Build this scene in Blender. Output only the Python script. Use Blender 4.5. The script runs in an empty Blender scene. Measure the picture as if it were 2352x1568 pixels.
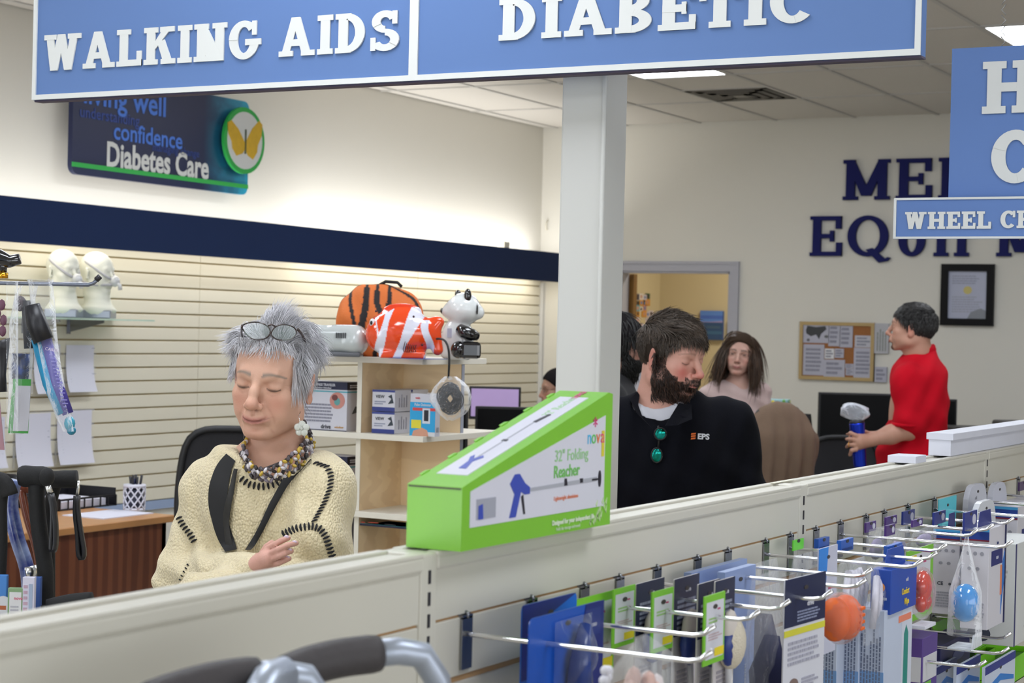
import bpy, bmesh, math, random
import numpy as np
from mathutils import Vector, Matrix
PI = math.pi
random.seed(7)
rng = np.random.default_rng(7)
SC = bpy.context.scene
COL = SC.collection

# ------------------------------------------------------------------ camera
# world: x runs along the display panels into the shop, y to the left, z up; metres
FPX = 4250.0; YAW = math.radians(28.67); PITCH = -29 / 4250.0; ROLL = math.atan(.024); CAMZ = 1.63
_fh = np.array([math.cos(YAW), math.sin(YAW), 0.]); _up = np.array([0, 0, 1.]); _rt = np.array([math.sin(YAW), -math.cos(YAW), 0.])
_fw = _fh * math.cos(PITCH) + _up * math.sin(PITCH); _u2 = np.cross(_rt, _fw)
_R = _rt * math.cos(ROLL) + _u2 * math.sin(ROLL); _U = _u2 * math.cos(ROLL) - _rt * math.sin(ROLL)
_C = np.array([0, 0, CAMZ])
def at(u, v, **k):
    """where a sight line of the photograph meets a known plane of the shop (x=, y=, z= or distance d=)"""
    d = _fw + _R * (u - 1176) / FPX - _U * (v - 784) / FPX
    if 'd' in k: return _C + d * k['d']
    for i, a in enumerate('xyz'):
        if a in k: return _C + d * (k[a] - _C[i]) / d[i]
camd = bpy.data.cameras.new('camera'); cam = bpy.data.objects.new('camera', camd); COL.objects.link(cam); SC.camera = cam
m = Matrix.Identity(4)
for i in range(3):
    m[i][0] = _R[i]; m[i][1] = _U[i]; m[i][2] = -_fw[i]; m[i][3] = _C[i]
cam.matrix_world = m
camd.sensor_width = 36; camd.lens = 36 * FPX / 2352; camd.clip_start = .05; camd.clip_end = 80
camd.dof.use_dof = True; camd.dof.focus_distance = 3.75; camd.dof.aperture_fstop = 11.0

# ------------------------------------------------------------------ light and exposure
SC.view_settings.view_transform = 'Standard'; SC.view_settings.look = 'None'
SC.view_settings.exposure = 0.0; SC.view_settings.gamma = 1.0; SC.view_settings.use_curve_mapping = False
SC.cycles.max_bounces = 7; SC.cycles.diffuse_bounces = 4; SC.cycles.glossy_bounces = 3; SC.cycles.transparent_max_bounces = 12
SC.cycles.transmission_bounces = 4
SC.cycles.sample_clamp_indirect = 4.0
SC.cycles.caustics_reflective = False; SC.cycles.caustics_refractive = False
wd = bpy.data.worlds.new('world'); SC.world = wd; wd.use_nodes = True
wd.node_tree.nodes['Background'].inputs[0].default_value = (.75, .85, 1, 1)
wd.node_tree.nodes['Background'].inputs[1].default_value = .6
def area(name, loc, direction, sx, sy, power, col=(1, 1, 1), spread=PI, rot=None):
    l = bpy.data.lights.new(name, 'AREA'); l.shape = 'RECTANGLE'; l.size = sx; l.size_y = sy; l.energy = power; l.color = col; l.spread = spread
    o = bpy.data.objects.new(name, l); COL.objects.link(o); o.location = loc
    o.rotation_euler = rot if rot else Vector(direction).to_track_quat('-Z', 'Z').to_euler()
    return o
# daylight through the shop front behind the camera
area('daylight_front', (-3.35, 3.3, 1.75), (1, .05, .0), 4.8, 2.4, 150, (.93, .97, 1.0))
area('daylight_front_right', (-3.35, -2.6, 1.75), (1, .3, .0), 4.0, 2.4, 50, (.9, .95, 1.0))
# side light added to brighten right-facing surfaces, set at added windows
area('added_side_light', (.4, -4.85, 1.7), (0, 1, .05), 7.0, 2.2, 122, (.95, .97, 1.0))
# strip lamps hidden in the blue band: one washes the wall and ceiling above, one the slats below
area('band_uplight', (11.2, 6.69, 2.14), (0, 0, 1), 3.2, .12, 20, (1, .98, .95), rot=(PI - .10, 0, 0))
area('band_uplight', (8.0, 6.69, 2.14), (0, 0, 1), 3.2, .12, 9, (1, .98, .95), rot=(PI - .04, 0, 0))
area('band_downlight', (11.2, 6.69, 2.06), (0, 0, -1), 3.2, .12, 14, (1, .93, .80), rot=(.05, 0, 0))
area('band_downlight', (8.0, 6.69, 2.06), (0, 0, -1), 3.2, .12, 7, (1, .95, .86), rot=(.05, 0, 0))

# ------------------------------------------------------------------ materials
MATS = {}
def mat(name, col=(.8, .8, .8), rough=.5, metal=0., spec=.5, var=0., vscale=8., bump=0., bscale=40., alpha=1., trans=0., emit=None, estr=0., attr=False, coat=0., stretch=None, sheen=0., sss=0., col2=None, wave=None):
    if name in MATS: return MATS[name]
    M = bpy.data.materials.new(name); M.use_nodes = True; MATS[name] = M
    nt = M.node_tree; N = nt.nodes; L = nt.links; b = N['Principled BSDF']
    b.inputs['Base Color'].default_value = (*col, 1); b.inputs['Roughness'].default_value = rough
    b.inputs['Metallic'].default_value = metal; b.inputs['Specular IOR Level'].default_value = spec
    b.inputs['Alpha'].default_value = alpha; b.inputs['Transmission Weight'].default_value = trans
    b.inputs['Coat Weight'].default_value = coat; b.inputs['Sheen Weight'].default_value = sheen
    if sss: b.inputs['Subsurface Weight'].default_value = sss; b.inputs['Subsurface Radius'].default_value = (.012, .004, .002)
    if emit: b.inputs['Emission Color'].default_value = (*emit, 1); b.inputs['Emission Strength'].default_value = estr
    src = None
    tc = N.new('ShaderNodeTexCoord'); mp = N.new('ShaderNodeMapping'); L.new(tc.outputs['Object'], mp.inputs[0])
    if stretch: mp.inputs['Scale'].default_value = stretch
    if attr:
        a = N.new('ShaderNodeAttribute'); a.attribute_name = 'Col'; src = a.outputs['Color']
    if var or col2:
        n = N.new('ShaderNodeTexNoise'); n.inputs['Scale'].default_value = vscale; n.inputs['Detail'].default_value = 4
        L.new(mp.outputs[0], n.inputs['Vector'])
        if wave:
            n2 = N.new('ShaderNodeTexWave'); n2.inputs['Scale'].default_value = wave; n2.inputs['Distortion'].default_value = 6; n2.inputs['Detail'].default_value = 3
            L.new(mp.outputs[0], n2.inputs['Vector']); fac = n2.outputs['Fac']
        else: fac = n.outputs['Fac']
        mx = N.new('ShaderNodeMix'); mx.data_type = 'RGBA'
        if col2:
            r = N.new('ShaderNodeValToRGB'); r.color_ramp.elements[0].position = .35; r.color_ramp.elements[1].position = .65
            L.new(fac, r.inputs[0]); L.new(r.outputs[0], mx.inputs[0])
            mx.inputs[6].default_value = (*col, 1); mx.inputs[7].default_value = (*col2, 1)
        else:
            mx.blend_type = 'MULTIPLY'; mx.inputs[0].default_value = 1
            r = N.new('ShaderNodeMapRange'); r.inputs['To Min'].default_value = 1 - var; r.inputs['To Max'].default_value = 1 + var
            L.new(fac, r.inputs[0]); L.new(r.outputs[0], mx.inputs[7])
            if src: L.new(src, mx.inputs[6])
            else: mx.inputs[6].default_value = (*col, 1)
        src = mx.outputs[2]
    if src: L.new(src, b.inputs['Base Color'])
    if bump:
        n = N.new('ShaderNodeTexNoise'); n.inputs['Scale'].default_value = bscale; n.inputs['Detail'].default_value = 3
        L.new(mp.outputs[0], n.inputs['Vector'])
        bp = N.new('ShaderNodeBump'); bp.inputs['Strength'].default_value = bump; bp.inputs['Distance'].default_value = .004
        L.new(n.outputs['Fac'], bp.inputs['Height']); L.new(bp.outputs[0], b.inputs['Normal'])
    return M
def rgb(r, g, b):   # photograph colour 0-255 -> linear
    f = lambda c: (c / 255 / 12.92) if c / 255 <= .04045 else ((c / 255 + .055) / 1.055) ** 2.4
    return (f(r), f(g), f(b))
def flat(r, g, b, rough=.5, **k):
    return mat('paint_%02x%02x%02x_%d' % (r, g, b, int(rough * 100)), rgb(r, g, b), rough, var=.04, vscale=15, **k)
def film(name='clear_film', tint=(.93, .95, 1), a=.07):
    """thin clear wrapping: mostly see-through with a glossy sheen"""
    if name in MATS: return MATS[name]
    M = bpy.data.materials.new(name); M.use_nodes = True; MATS[name] = M
    nt = M.node_tree; N = nt.nodes; L = nt.links; b = N['Principled BSDF']; out = N['Material Output']
    b.inputs['Base Color'].default_value = (*tint, 1); b.inputs['Roughness'].default_value = .12
    t = N.new('ShaderNodeBsdfTransparent'); mx = N.new('ShaderNodeMixShader'); fr = N.new('ShaderNodeFresnel'); fr.inputs[0].default_value = 1.45
    n = N.new('ShaderNodeTexNoise'); n.inputs['Scale'].default_value = 28; n.inputs['Detail'].default_value = 5; n.inputs['Distortion'].default_value = 1.2
    tc = N.new('ShaderNodeTexCoord'); L.new(tc.outputs['Object'], n.inputs['Vector'])
    bp = N.new('ShaderNodeBump'); bp.inputs['Strength'].default_value = .8; bp.inputs['Distance'].default_value = .01
    L.new(n.outputs['Fac'], bp.inputs['Height']); L.new(bp.outputs[0], b.inputs['Normal']); L.new(bp.outputs[0], fr.inputs['Normal'])
    ad = N.new('ShaderNodeMath'); ad.operation = 'ADD'; ad.inputs[1].default_value = a; ad.use_clamp = True
    ms = N.new('ShaderNodeMath'); ms.operation = 'MULTIPLY'; ms.inputs[1].default_value = .5; L.new(fr.outputs[0], ms.inputs[0]); L.new(ms.outputs[0], ad.inputs[0]); L.new(ad.outputs[0], mx.inputs[0])
    L.new(t.outputs[0], mx.inputs[1]); L.new(b.outputs[0], mx.inputs[2]); L.new(mx.outputs[0], out.inputs[0])
    return M

# ------------------------------------------------------------------ mesh building
class MB:
    def __init__(s): s.v = []; s.f = []; s.mi = []; s.mats = []; s.sm = []
    def slot(s, M):
        if M not in s.mats: s.mats.append(M)
        return s.mats.index(M)
    def raw(s, vs, fs, M=None, smooth=False):
        o = len(s.v); i = s.slot(M) if M else 0
        s.v += [tuple(map(float, p)) for p in vs]
        for f in fs: s.f.append(tuple(o + k for k in f)); s.mi.append(i); s.sm.append(smooth)
        return s
    def box(s, lo, hi, M=None, bev=0., X=None):
        lo = np.minimum(lo, hi).astype(float) if not isinstance(lo, float) else lo; hi = np.maximum(lo, hi).astype(float)
        if bev <= 0:
            vs = [(x, y, z) for x in (lo[0], hi[0]) for y in (lo[1], hi[1]) for z in (lo[2], hi[2])]
            fs = [(0, 1, 3, 2), (4, 6, 7, 5), (0, 4, 5, 1), (2, 3, 7, 6), (0, 2, 6, 4), (1, 5, 7, 3)]
        else:
            bm = bmesh.new(); bmesh.ops.create_cube(bm, size=1)
            for v in bm.verts: v.co = Vector([(lo[i] + hi[i]) / 2 + v.co[i] * (hi[i] - lo[i]) for i in range(3)])
            bmesh.ops.bevel(bm, geom=list(bm.edges), offset=min(bev, .45 * min(hi - lo)), segments=2, affect='EDGES', profile=.5)
            vs = [tuple(v.co) for v in bm.verts]; bm.verts.index_update(); fs = [tuple(v.index for v in f.verts) for f in bm.faces]; bm.free()
        if X is not None: vs = [tuple(X @ Vector(p)) for p in vs]
        return s.raw(vs, fs, M)
    def prism(s, poly, d, M=None, X=None, smooth=False):
        """2D polygon in local xy, pushed d along z, placed by matrix X"""
        n = len(poly); vs = [(p[0], p[1], 0) for p in poly] + [(p[0], p[1], d) for p in poly]
        fs = [tuple(range(n))[::-1], tuple(range(n, 2 * n))] + [(i, (i + 1) % n, n + (i + 1) % n, n + i) for i in range(n)]
        if X is not None: vs = [tuple(X @ Vector(p)) for p in vs]
        return s.raw(vs, fs, M, smooth)
    def tube(s, pts, r, M=None, n=8, cap=True, closed=False, smooth=True, flatz=1.):
        P = np.array(pts, float); k = len(P); rr = np.full(k, r) if np.isscalar(r) else np.array(r, float)
        T = np.gradient(P, axis=0) if not closed else (np.roll(P, -1, 0) - np.roll(P, 1, 0))
        T /= np.linalg.norm(T, axis=1)[:, None] + 1e-12
        a = np.array([0, 0, 1.]) if abs(T[0][2]) < .9 else np.array([1., 0, 0]); vs = []
        for i in range(k):
            a = a - T[i] * (a @ T[i]); a /= np.linalg.norm(a) + 1e-12; b = np.cross(T[i], a)
            for j in range(n):
                th = 2 * PI * j / n; vs.append(P[i] + rr[i] * (math.cos(th) * a * flatz + math.sin(th) * b))
        fs = []
        for i in range(k if closed else k - 1):
            i2 = (i + 1) % k
            for j in range(n): fs.append((i * n + j, i * n + (j + 1) % n, i2 * n + (j + 1) % n, i2 * n + j))
        if cap and not closed: fs += [tuple(range(n))[::-1], tuple(range((k - 1) * n, k * n))]
        return s.raw(vs, fs, M, smooth)
    def lathe(s, prof, M=None, n=24, c=(0, 0, 0), X=None, smooth=True):
        """profile [(r,z)...] turned round z"""
        vs = []; fs = []; k = len(prof)
        for r, z in prof:
            for j in range(n): vs.append((c[0] + r * math.cos(2 * PI * j / n), c[1] + r * math.sin(2 * PI * j / n), c[2] + z))
        for i in range(k - 1):
            for j in range(n): fs.append((i * n + j, i * n + (j + 1) % n, (i + 1) * n + (j + 1) % n, (i + 1) * n + j))
        fs += [tuple(range(n))[::-1], tuple(range((k - 1) * n, k * n))]
        if X is not None: vs = [tuple(X @ Vector(p)) for p in vs]
        return s.raw(vs, fs, M, smooth)
    def ball(s, c, r, M=None, n=16, X=None, smooth=True):
        r = (r, r, r) if np.isscalar(r) else r; vs = []; fs = []; m_ = n // 2
        for i in range(m_ + 1):
            t = PI * i / m_
            for j in range(n): vs.append((c[0] + r[0] * math.sin(t) * math.cos(2 * PI * j / n), c[1] + r[1] * math.sin(t) * math.sin(2 * PI * j / n), c[2] + r[2] * math.cos(t)))
        for i in range(m_):
            for j in range(n): fs.append((i * n + j, (i + 1) * n + j, (i + 1) * n + (j + 1) % n, i * n + (j + 1) % n))
        if X is not None: vs = [tuple(X @ Vector(p)) for p in vs]
        return s.raw(vs, fs, M, smooth)
    def quad(s, a, b, c, d, M=None): return s.raw([a, b, c, d], [(0, 1, 2, 3)], M)
    def grid(s, P, M=None, smooth=True):
        """P: rows x cols x 3"""
        P = np.array(P, float); r, c = P.shape[:2]
        return s.raw(P.reshape(-1, 3), [(i * c + j, i * c + j + 1, (i + 1) * c + j + 1, (i + 1) * c + j) for i in range(r - 1) for j in range(c - 1)], M, smooth)
    def mesh(s, name):
        me = bpy.data.meshes.new(name); me.from_pydata(s.v, [], s.f)
        for M in s.mats: me.materials.append(M)
        me.polygons.foreach_set('material_index', s.mi); me.polygons.foreach_set('use_smooth', s.sm); me.update(); return me
def resample(pts, n):
    P = np.array(pts, float); d = np.r_[0, np.cumsum(np.linalg.norm(np.diff(P, axis=0), axis=1))]; t = np.linspace(0, d[-1], n)
    return np.stack([np.interp(t, d, P[:, i]) for i in range(P.shape[1])], 1)
def smooth_path(pts, n):
    P = resample(pts, n); 
    for _ in range(3): P[1:-1] = (P[:-2] + 2 * P[1:-1] + P[2:]) / 4
    return P
def chain(o):
    M = Matrix.Identity(4)
    while o: M = o.matrix_basis @ M; o = o.parent
    return M
def place(name, me, parent=None, world=False, label=None, kind=None):
    if world and parent: me.transform(chain(parent).inverted())
    o = bpy.data.objects.new(name, me); COL.objects.link(o); o.parent = parent
    if label: o['label'] = label
    if kind: o['kind'] = kind
    return o
def part(name, mb, parent, world=False, label=None, kind=None, M=None):
    if M is not None: mb.mats = [M]
    return place(name, mb.mesh(name), parent, world, label, kind)
def tag(o, label, cat, group=None):
    o['label'] = label; o['category'] = cat
    if group: o['group'] = group
    return o
def thing(name, label, cat, loc=(0, 0, 0), rz=0., group=None, rot=None):
    o = bpy.data.objects.new(name, None); COL.objects.link(o); o.location = [float(c) for c in loc]
    o.rotation_euler = rot if rot else (0, 0, rz); o.empty_display_size = .05
    return tag(o, label, cat, group)
def solo(name, mb, label, cat, loc=(0, 0, 0), rz=0., group=None, world=True, M=None):
    if M is not None: mb.mats = [M]
    me = mb.mesh(name); o = bpy.data.objects.new(name, me); COL.objects.link(o); o.location = [float(c) for c in loc]; o.rotation_euler = (0, 0, rz)
    if world: me.transform(o.matrix_basis.inverted())
    return tag(o, label, cat, group)
def struct(name, mb, parent=None, M=None):
    if M is not None: mb.mats = [M]
    o = place(name, mb.mesh(name), parent)
    if not parent: o['kind'] = 'structure'
    return o
def copy_tree(o, parent=None):
    c = o.copy(); COL.objects.link(c); c.parent = parent
    for ch in [x for x in o.children]: copy_tree(ch, c)
    return c

# ------------------------------------------------------------------ lettering
def text_mesh(s, size, M, depth=.0006, align='CENTER', bold=0., sx=1., spacing=1.):
    cu = bpy.data.curves.new('t', 'FONT'); cu.body = s; cu.size = size; cu.extrude = depth / 2; cu.offset = bold; cu.resolution_u = 3
    cu.align_x = align; cu.align_y = 'CENTER'; cu.space_character = spacing
    o = bpy.data.objects.new('t', cu); COL.objects.link(o)
    dg = bpy.context.evaluated_depsgraph_get(); me = bpy.data.meshes.new_from_object(o.evaluated_get(dg))
    bpy.data.objects.remove(o); bpy.data.curves.remove(cu)
    if sx != 1: me.transform(Matrix.Diagonal((sx, 1, 1, 1)))
    me.materials.clear(); me.materials.append(M); return me
def frame(o, ex, ey):
    """4x4 with origin o, x axis ex, y axis ey"""
    ex = Vector(ex).normalized(); ey = Vector(ey); ey = (ey - ex * ey.dot(ex)).normalized(); ez = ex.cross(ey); M = Matrix.Identity(4)
    for i in range(3): M[i][0] = ex[i]; M[i][1] = ey[i]; M[i][2] = ez[i]; M[i][3] = o[i]
    return M
def mesh_into(mb, me, X):
    M = me.materials[0] if me.materials else None
    mb.raw([X @ v.co for v in me.vertices], [tuple(p.vertices) for p in me.polygons], M); bpy.data.meshes.remove(me)
def text(mb, s, size, M, X, **k): mesh_into(mb, text_mesh(s, size, M, **k), X)
# ------------------------------------------------------------------ sculpting with smooth volumes
def axis_grid(lo, hi, fine, step, coarse):
    """grid line positions: step inside the fine intervals, coarse outside"""
    out = [lo]
    while out[-1] < hi:
        x = out[-1]; s = coarse
        for a, b in fine:
            if a <= x < b: s = step
            elif x < a < x + s: s = max(a - x, step * .6)
        out.append(x + s)
    return np.array(out, dtype=np.float32)
class Frame:
    def __init__(s, o, R=None, k=1.): s.o = np.array(o, float); s.R = np.eye(3) if R is None else np.array(R, float); s.k = k   # columns of R = local axes
    def w(s, p): return s.o + s.R @ (np.array(p, float) * s.k)
    def inv(s, P): return (np.asarray(P) - s.o) @ s.R / s.k
def rotz(a): c, s = math.cos(a), math.sin(a); return np.array([[c, -s, 0], [s, c, 0], [0, 0, 1]])
def roty(a): c, s = math.cos(a), math.sin(a); return np.array([[c, 0, s], [0, 1, 0], [-s, 0, c]])
def rotx(a): c, s = math.cos(a), math.sin(a); return np.array([[1, 0, 0], [0, c, -s], [0, s, c]])
ID = Frame((0, 0, 0))
class Vol:
    def __init__(s, xs, ys, zs): s.ax = [xs, ys, zs]; s.F = np.full((len(xs), len(ys), len(zs)), .2, np.float32)
    def sub(s, c, R):
        sl = []
        for i in range(3):
            a = np.searchsorted(s.ax[i], c[i] - R); b = np.searchsorted(s.ax[i], c[i] + R, 'right'); sl.append(slice(max(a - 1, 0), b + 1))
        return tuple(sl)
    def pts(s, sl):
        return np.meshgrid(s.ax[0][sl[0]], s.ax[1][sl[1]], s.ax[2][sl[2]], indexing='ij', sparse=True)
    def local(s, sl, fr):
        X, Y, Z = s.pts(sl); o, R, k = fr.o, fr.R, fr.k
        X = X - o[0]; Y = Y - o[1]; Z = Z - o[2]
        return [((X * R[0, i] + Y * R[1, i] + Z * R[2, i]) / k).astype(np.float32) for i in range(3)]
    def mix(s, sl, D, k, op):
        A = s.F[sl]
        if op == 'u':
            if k <= 0: R = np.minimum(A, D)
            else: h = np.maximum(k - np.abs(A - D), 0) / k; R = np.minimum(A, D) - h * h * k * .25
        elif op == 's':
            D = -D
            if k <= 0: R = np.maximum(A, D)
            else: h = np.maximum(k - np.abs(A - D), 0) / k; R = np.maximum(A, D) + h * h * k * .25
        s.F[sl] = R
    def ell(s, c, r, k=.01, fr=ID, op='u', R=None):
        f2 = Frame(fr.w(c), fr.R @ (np.eye(3) if R is None else R), fr.k); r = np.array([r] * 3 if np.isscalar(r) else r, float)
        sl = s.sub(f2.o, (r.max() + .012) * fr.k + k * fr.k + .012); x, y, z = s.local(sl, f2)
        k0 = np.sqrt((x / r[0]) ** 2 + (y / r[1]) ** 2 + (z / r[2]) ** 2) + 1e-6; k1 = np.sqrt((x / r[0] ** 2) ** 2 + (y / r[1] ** 2) ** 2 + (z / r[2] ** 2) ** 2) + 1e-6
        s.mix(sl, (k0 * (k0 - 1) / k1) * fr.k, k * fr.k, op); return s
    def cap(s, a, b, ra, rb=None, k=.01, fr=ID, op='u', flat_=None):
        rb = ra if rb is None else rb; a = fr.w(a); b = fr.w(b); ra *= fr.k; rb *= fr.k; c = (a + b) / 2
        sl = s.sub(c, np.linalg.norm(b - a) / 2 + max(ra, rb) + k * fr.k + .015); X, Y, Z = s.pts(sl)
        d = b - a; L2 = d @ d + 1e-9; x = X - a[0]; y = Y - a[1]; z = Z - a[2]
        t = np.clip((x * d[0] + y * d[1] + z * d[2]) / L2, 0, 1)
        D = np.sqrt((x - t * d[0]) ** 2 + (y - t * d[1]) ** 2 + (z - t * d[2]) ** 2) - (ra + (rb - ra) * t)
        s.mix(sl, D.astype(np.float32), k * fr.k, op); return s
    def chainc(s, pts, rs, k=.01, fr=ID, op='u'):
        for i in range(len(pts) - 1): s.cap(pts[i], pts[i + 1], rs[i], rs[i + 1], k, fr, op)
        return s
    def boxr(s, c, h, rad=.01, k=.01, fr=ID, op='u', R=None):
        f2 = Frame(fr.w(c), fr.R @ (np.eye(3) if R is None else R), fr.k); h = np.array(h, float)
        sl = s.sub(f2.o, (np.linalg.norm(h) + k + .015) * fr.k); x, y, z = s.local(sl, f2)
        qx = np.abs(x) - h[0] + rad; qy = np.abs(y) - h[1] + rad; qz = np.abs(z) - h[2] + rad
        D = np.sqrt(np.maximum(qx, 0) ** 2 + np.maximum(qy, 0) ** 2 + np.maximum(qz, 0) ** 2) + np.minimum(np.maximum(qx, np.maximum(qy, qz)), 0) - rad
        s.mix(sl, D * fr.k, k * fr.k, op); return s
    def ripple(s, fn, sl=None):
        """small surface folds: fn(X,Y,Z) in metres added to the field"""
        sl = sl or (slice(None),) * 3; X, Y, Z = s.pts(sl); s.F[sl] += fn(X, Y, Z).astype(np.float32)
    def mesh(s):
        F = s.F; F[F == 0] = 1e-6; S = F < 0; nx, ny, nz = F.shape
        cnt = sum(S[i:nx - 1 + i, j:ny - 1 + j, k:nz - 1 + k].astype(np.int8) for i in (0, 1) for j in (0, 1) for k in (0, 1))
        I = np.argwhere((cnt > 0) & (cnt < 8)); idx = np.full((nx - 1, ny - 1, nz - 1), -1, np.int32); idx[tuple(I.T)] = np.arange(len(I))
        acc = np.zeros((len(I), 3)); n = np.zeros(len(I)); ax = s.ax
        cs = [(i, j, k) for i in (0, 1) for j in (0, 1) for k in (0, 1)]
        for a in cs:
            for d in range(3):
                if a[d]: continue
                b = list(a); b[d] = 1
                ia = I + a; ib = I + b; fa = F[tuple(ia.T)]; fb = F[tuple(ib.T)]; mk = (fa < 0) != (fb < 0)
                t = np.where(mk, fa / (fa - fb + 1e-12), 0)
                for q in range(3):
                    pa = ax[q][ia[:, q]]; pb = ax[q][ib[:, q]]; acc[:, q] += np.where(mk, pa + (pb - pa) * t, 0)
                n += mk
        V = acc / n[:, None]; fs = []
        for d in range(3):
            sh = [slice(None)] * 3; sh2 = [slice(None)] * 3; sh[d] = slice(0, -1); sh2[d] = slice(1, None)
            E = np.argwhere(S[tuple(sh)] != S[tuple(sh2)]); e1, e2 = (d + 1) % 3, (d + 2) % 3
            E = E[(E[:, e1] > 0) & (E[:, e2] > 0) & (E[:, e1] < F.shape[e1] - 1) & (E[:, e2] < F.shape[e2] - 1)]
            ins = S[tuple(E.T)]; q = []
            for o1, o2 in ((-1, -1), (0, -1), (0, 0), (-1, 0)):
                c = E.copy(); c[:, e1] += o1; c[:, e2] += o2; q.append(idx[tuple(c.T)])
            q = np.stack(q, 1); q[~ins] = q[~ins][:, ::-1]; fs.append(q)
        return V, np.concatenate(fs)
def relax(V, Fq, it=1, lam=.5):
    for _ in range(it):
        a = np.zeros_like(V); c = np.zeros(len(V))
        for i in range(4):
            for j in (1, 3):
                np.add.at(a, Fq[:, i], V[Fq[:, (i + j) % 4]]); np.add.at(c, Fq[:, i], 1)
        V = V + (a / np.maximum(c, 1)[:, None] - V) * lam
    return V
def np_mesh(name, V, Fq, M, col=None, smooth=True):
    me = bpy.data.meshes.new(name); k = Fq.shape[1]
    me.vertices.add(len(V)); me.vertices.foreach_set('co', np.ascontiguousarray(V, dtype=np.float32).ravel())
    me.loops.add(len(Fq) * k); me.loops.foreach_set('vertex_index', np.ascontiguousarray(Fq, dtype=np.int32).ravel())
    me.polygons.add(len(Fq)); me.polygons.foreach_set('loop_start', np.arange(0, len(Fq) * k, k, dtype=np.int32))
    me.polygons.foreach_set('use_smooth', np.full(len(Fq), smooth)); me.update(calc_edges=True); me.validate()
    if M: me.materials.append(M)
    if col is not None:
        a = me.color_attributes.new('Col', 'FLOAT_COLOR', 'POINT'); a.data.foreach_set('color', np.c_[col, np.ones(len(col))].astype(np.float32).ravel())
    return me
def ringpath(n): return np.linspace(0, 2 * PI, n, endpoint=False)

# ---- a head in its own frame: x to the nose, y to the subject's left, z up; origin midway between the ears at eye height
def head_sculpt(v, fr, p={}):
    g = lambda k, d: p.get(k, d)
    jw = g('jaw', 1.); fat = g('fat', 0.); nz = g('nose', 1.)
    v.ell((-.012, 0, .030), (.096, .074, .084), .012, fr)
    v.ell((.022, 0, .028), (.062, .066, .066), .02, fr)                                  # forehead
    v.ell((.030, 0, -.030), (.058, .060 + fat, .070), .02, fr)                            # mid face
    v.ell((.034, 0, -.072), (.048, .044 * jw + fat, .034), .022, fr)                       # lower jaw
    for s in (-1, 1):
        v.ell((.052, s * .040, -.026), (.026, .024, .020), .016, fr)                       # cheekbone
        v.ell((.050, s * .036, -.055), (.026, .020 + fat, .024), .018, fr)                  # cheek
        v.ell((.002, s * (.050 * jw + fat), -.062), (.030, .014, .022), .02, fr)               # jaw angle
        v.cap((.004, s * (.052 * jw + fat), -.070), (.066, s * .018, -.098), .013, .013, .018, fr)
    v.ell((.074, 0, -.094), (.018, .022 * jw, .017), .014, fr)                              # chin
    v.cap((.080, -.030, .022), (.080, .030, .022), .012, .012, .014, fr)                    # brow
    for s in (-1, 1):
        v.ell((.093, s * .033, .000), (.017, .019, .013), .012, fr, 's')                    # socket
        v.ell((.0705, s * .0325, -.001), (.0155, .0165, .0140), .004, fr)                     # lids over the eye
        v.cap((.0845, s * .019, .0145), (.072, s * .045, .0120), .005, .003, .012, fr)         # brow fold
    v.chainc([(.087, 0, .012), (.100, 0, -.012), (.112 * nz, 0, -.032)], [.0075, .0085, .0095], .009, fr)
    tp = g('tip', 1.); v.ell((.1105 * nz, 0, -.036), (.0115 * tp, .011 * tp, .0098 * tp), .008, fr)
    for s in (-1, 1):
        v.ell((.098 * nz, s * .0130 * tp, -.0405), (.011, .0078, .0075), .006, fr)
        v.ell((.1015 * nz, s * .0068, -.0485), (.005, .0035, .004), .003, fr, 's')
    v.ell((.083, 0, -.064), (.019, .031, .021), .012, fr)                                 # muzzle
    v.cap((.099, 0, -.050), (.1005, 0, -.058), .003, .003, .003, fr, 's')                    # philtrum
    sm = g('smile', 0.)
    mw = g('mw', 1.)
    for pts_, rs_, k_, op_ in (([(.088, -.023, -.066 + sm), (.0985, -.010, -.0655), (.101, 0, -.0665)], [.002, .0042, .0045], .004, 'u'), ([(.088, -.022, -.070 + sm), (.0965, -.010, -.0745), (.0985, 0, -.0755)], [.002, .0048, .0055], .004, 'u'), ([(.090, -.026, -.0675 + sm), (.1025, -.010, -.0695), (.106, 0, -.0702)], [.0018, .0016, .0014], .002, 's')):
        for s in (-1, 1): v.chainc([(a_ - (.004 if (abs(b_) > .02 and mw > 1) else 0), b_ * s * mw, c_) for a_, b_, c_ in pts_], rs_, k_, fr, op_)
    v.cap((.092, -.014, -.084), (.092, .014, -.084), .006, .006, .012, fr, 's')               # chin hollow
    for s in (-1, 1):
        fo = g('folds', .35)
        v.chainc([(.094, s * .019, -.040), (.090, s * .030, -.054), (.080, s * .037, -.070)], [.0022 * fo, .003 * fo, .002 * fo], .009, fr, 's')
        # ear
        E = rotz(s * .35) @ rotx(-s * .12)
        v.ell((-.010, s * .078, -.006), (.017, .0055, .030), .006, fr, R=E)
        v.ell((-.006, s * .0765, -.033), (.010, .006, .010), .006, fr)
        v.ell((-.006, s * .087, -.004), (.0105, .0065, .019), .005, fr, 's', R=E)
        v.ell((-.004, s * .079, -.008), (.006, .004, .011), .004, fr, R=E)
    if g('neck', True):
        n0 = fr.inv(p['neck_to']) if 'neck_to' in p else np.array((-.045, 0, -.19)); nr = g('neck_r', .052)
        v.chainc([(-.022, 0, -.045), tuple(np.array((-.024, 0, -.10)) * .6 + n0 * .4), tuple(n0)], [nr * 1.05, nr, nr * 1.12], .024, fr)
def G(P, c, s): return np.exp(-(((P - np.array(c)) / np.array(s)) ** 2).sum(1))
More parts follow.
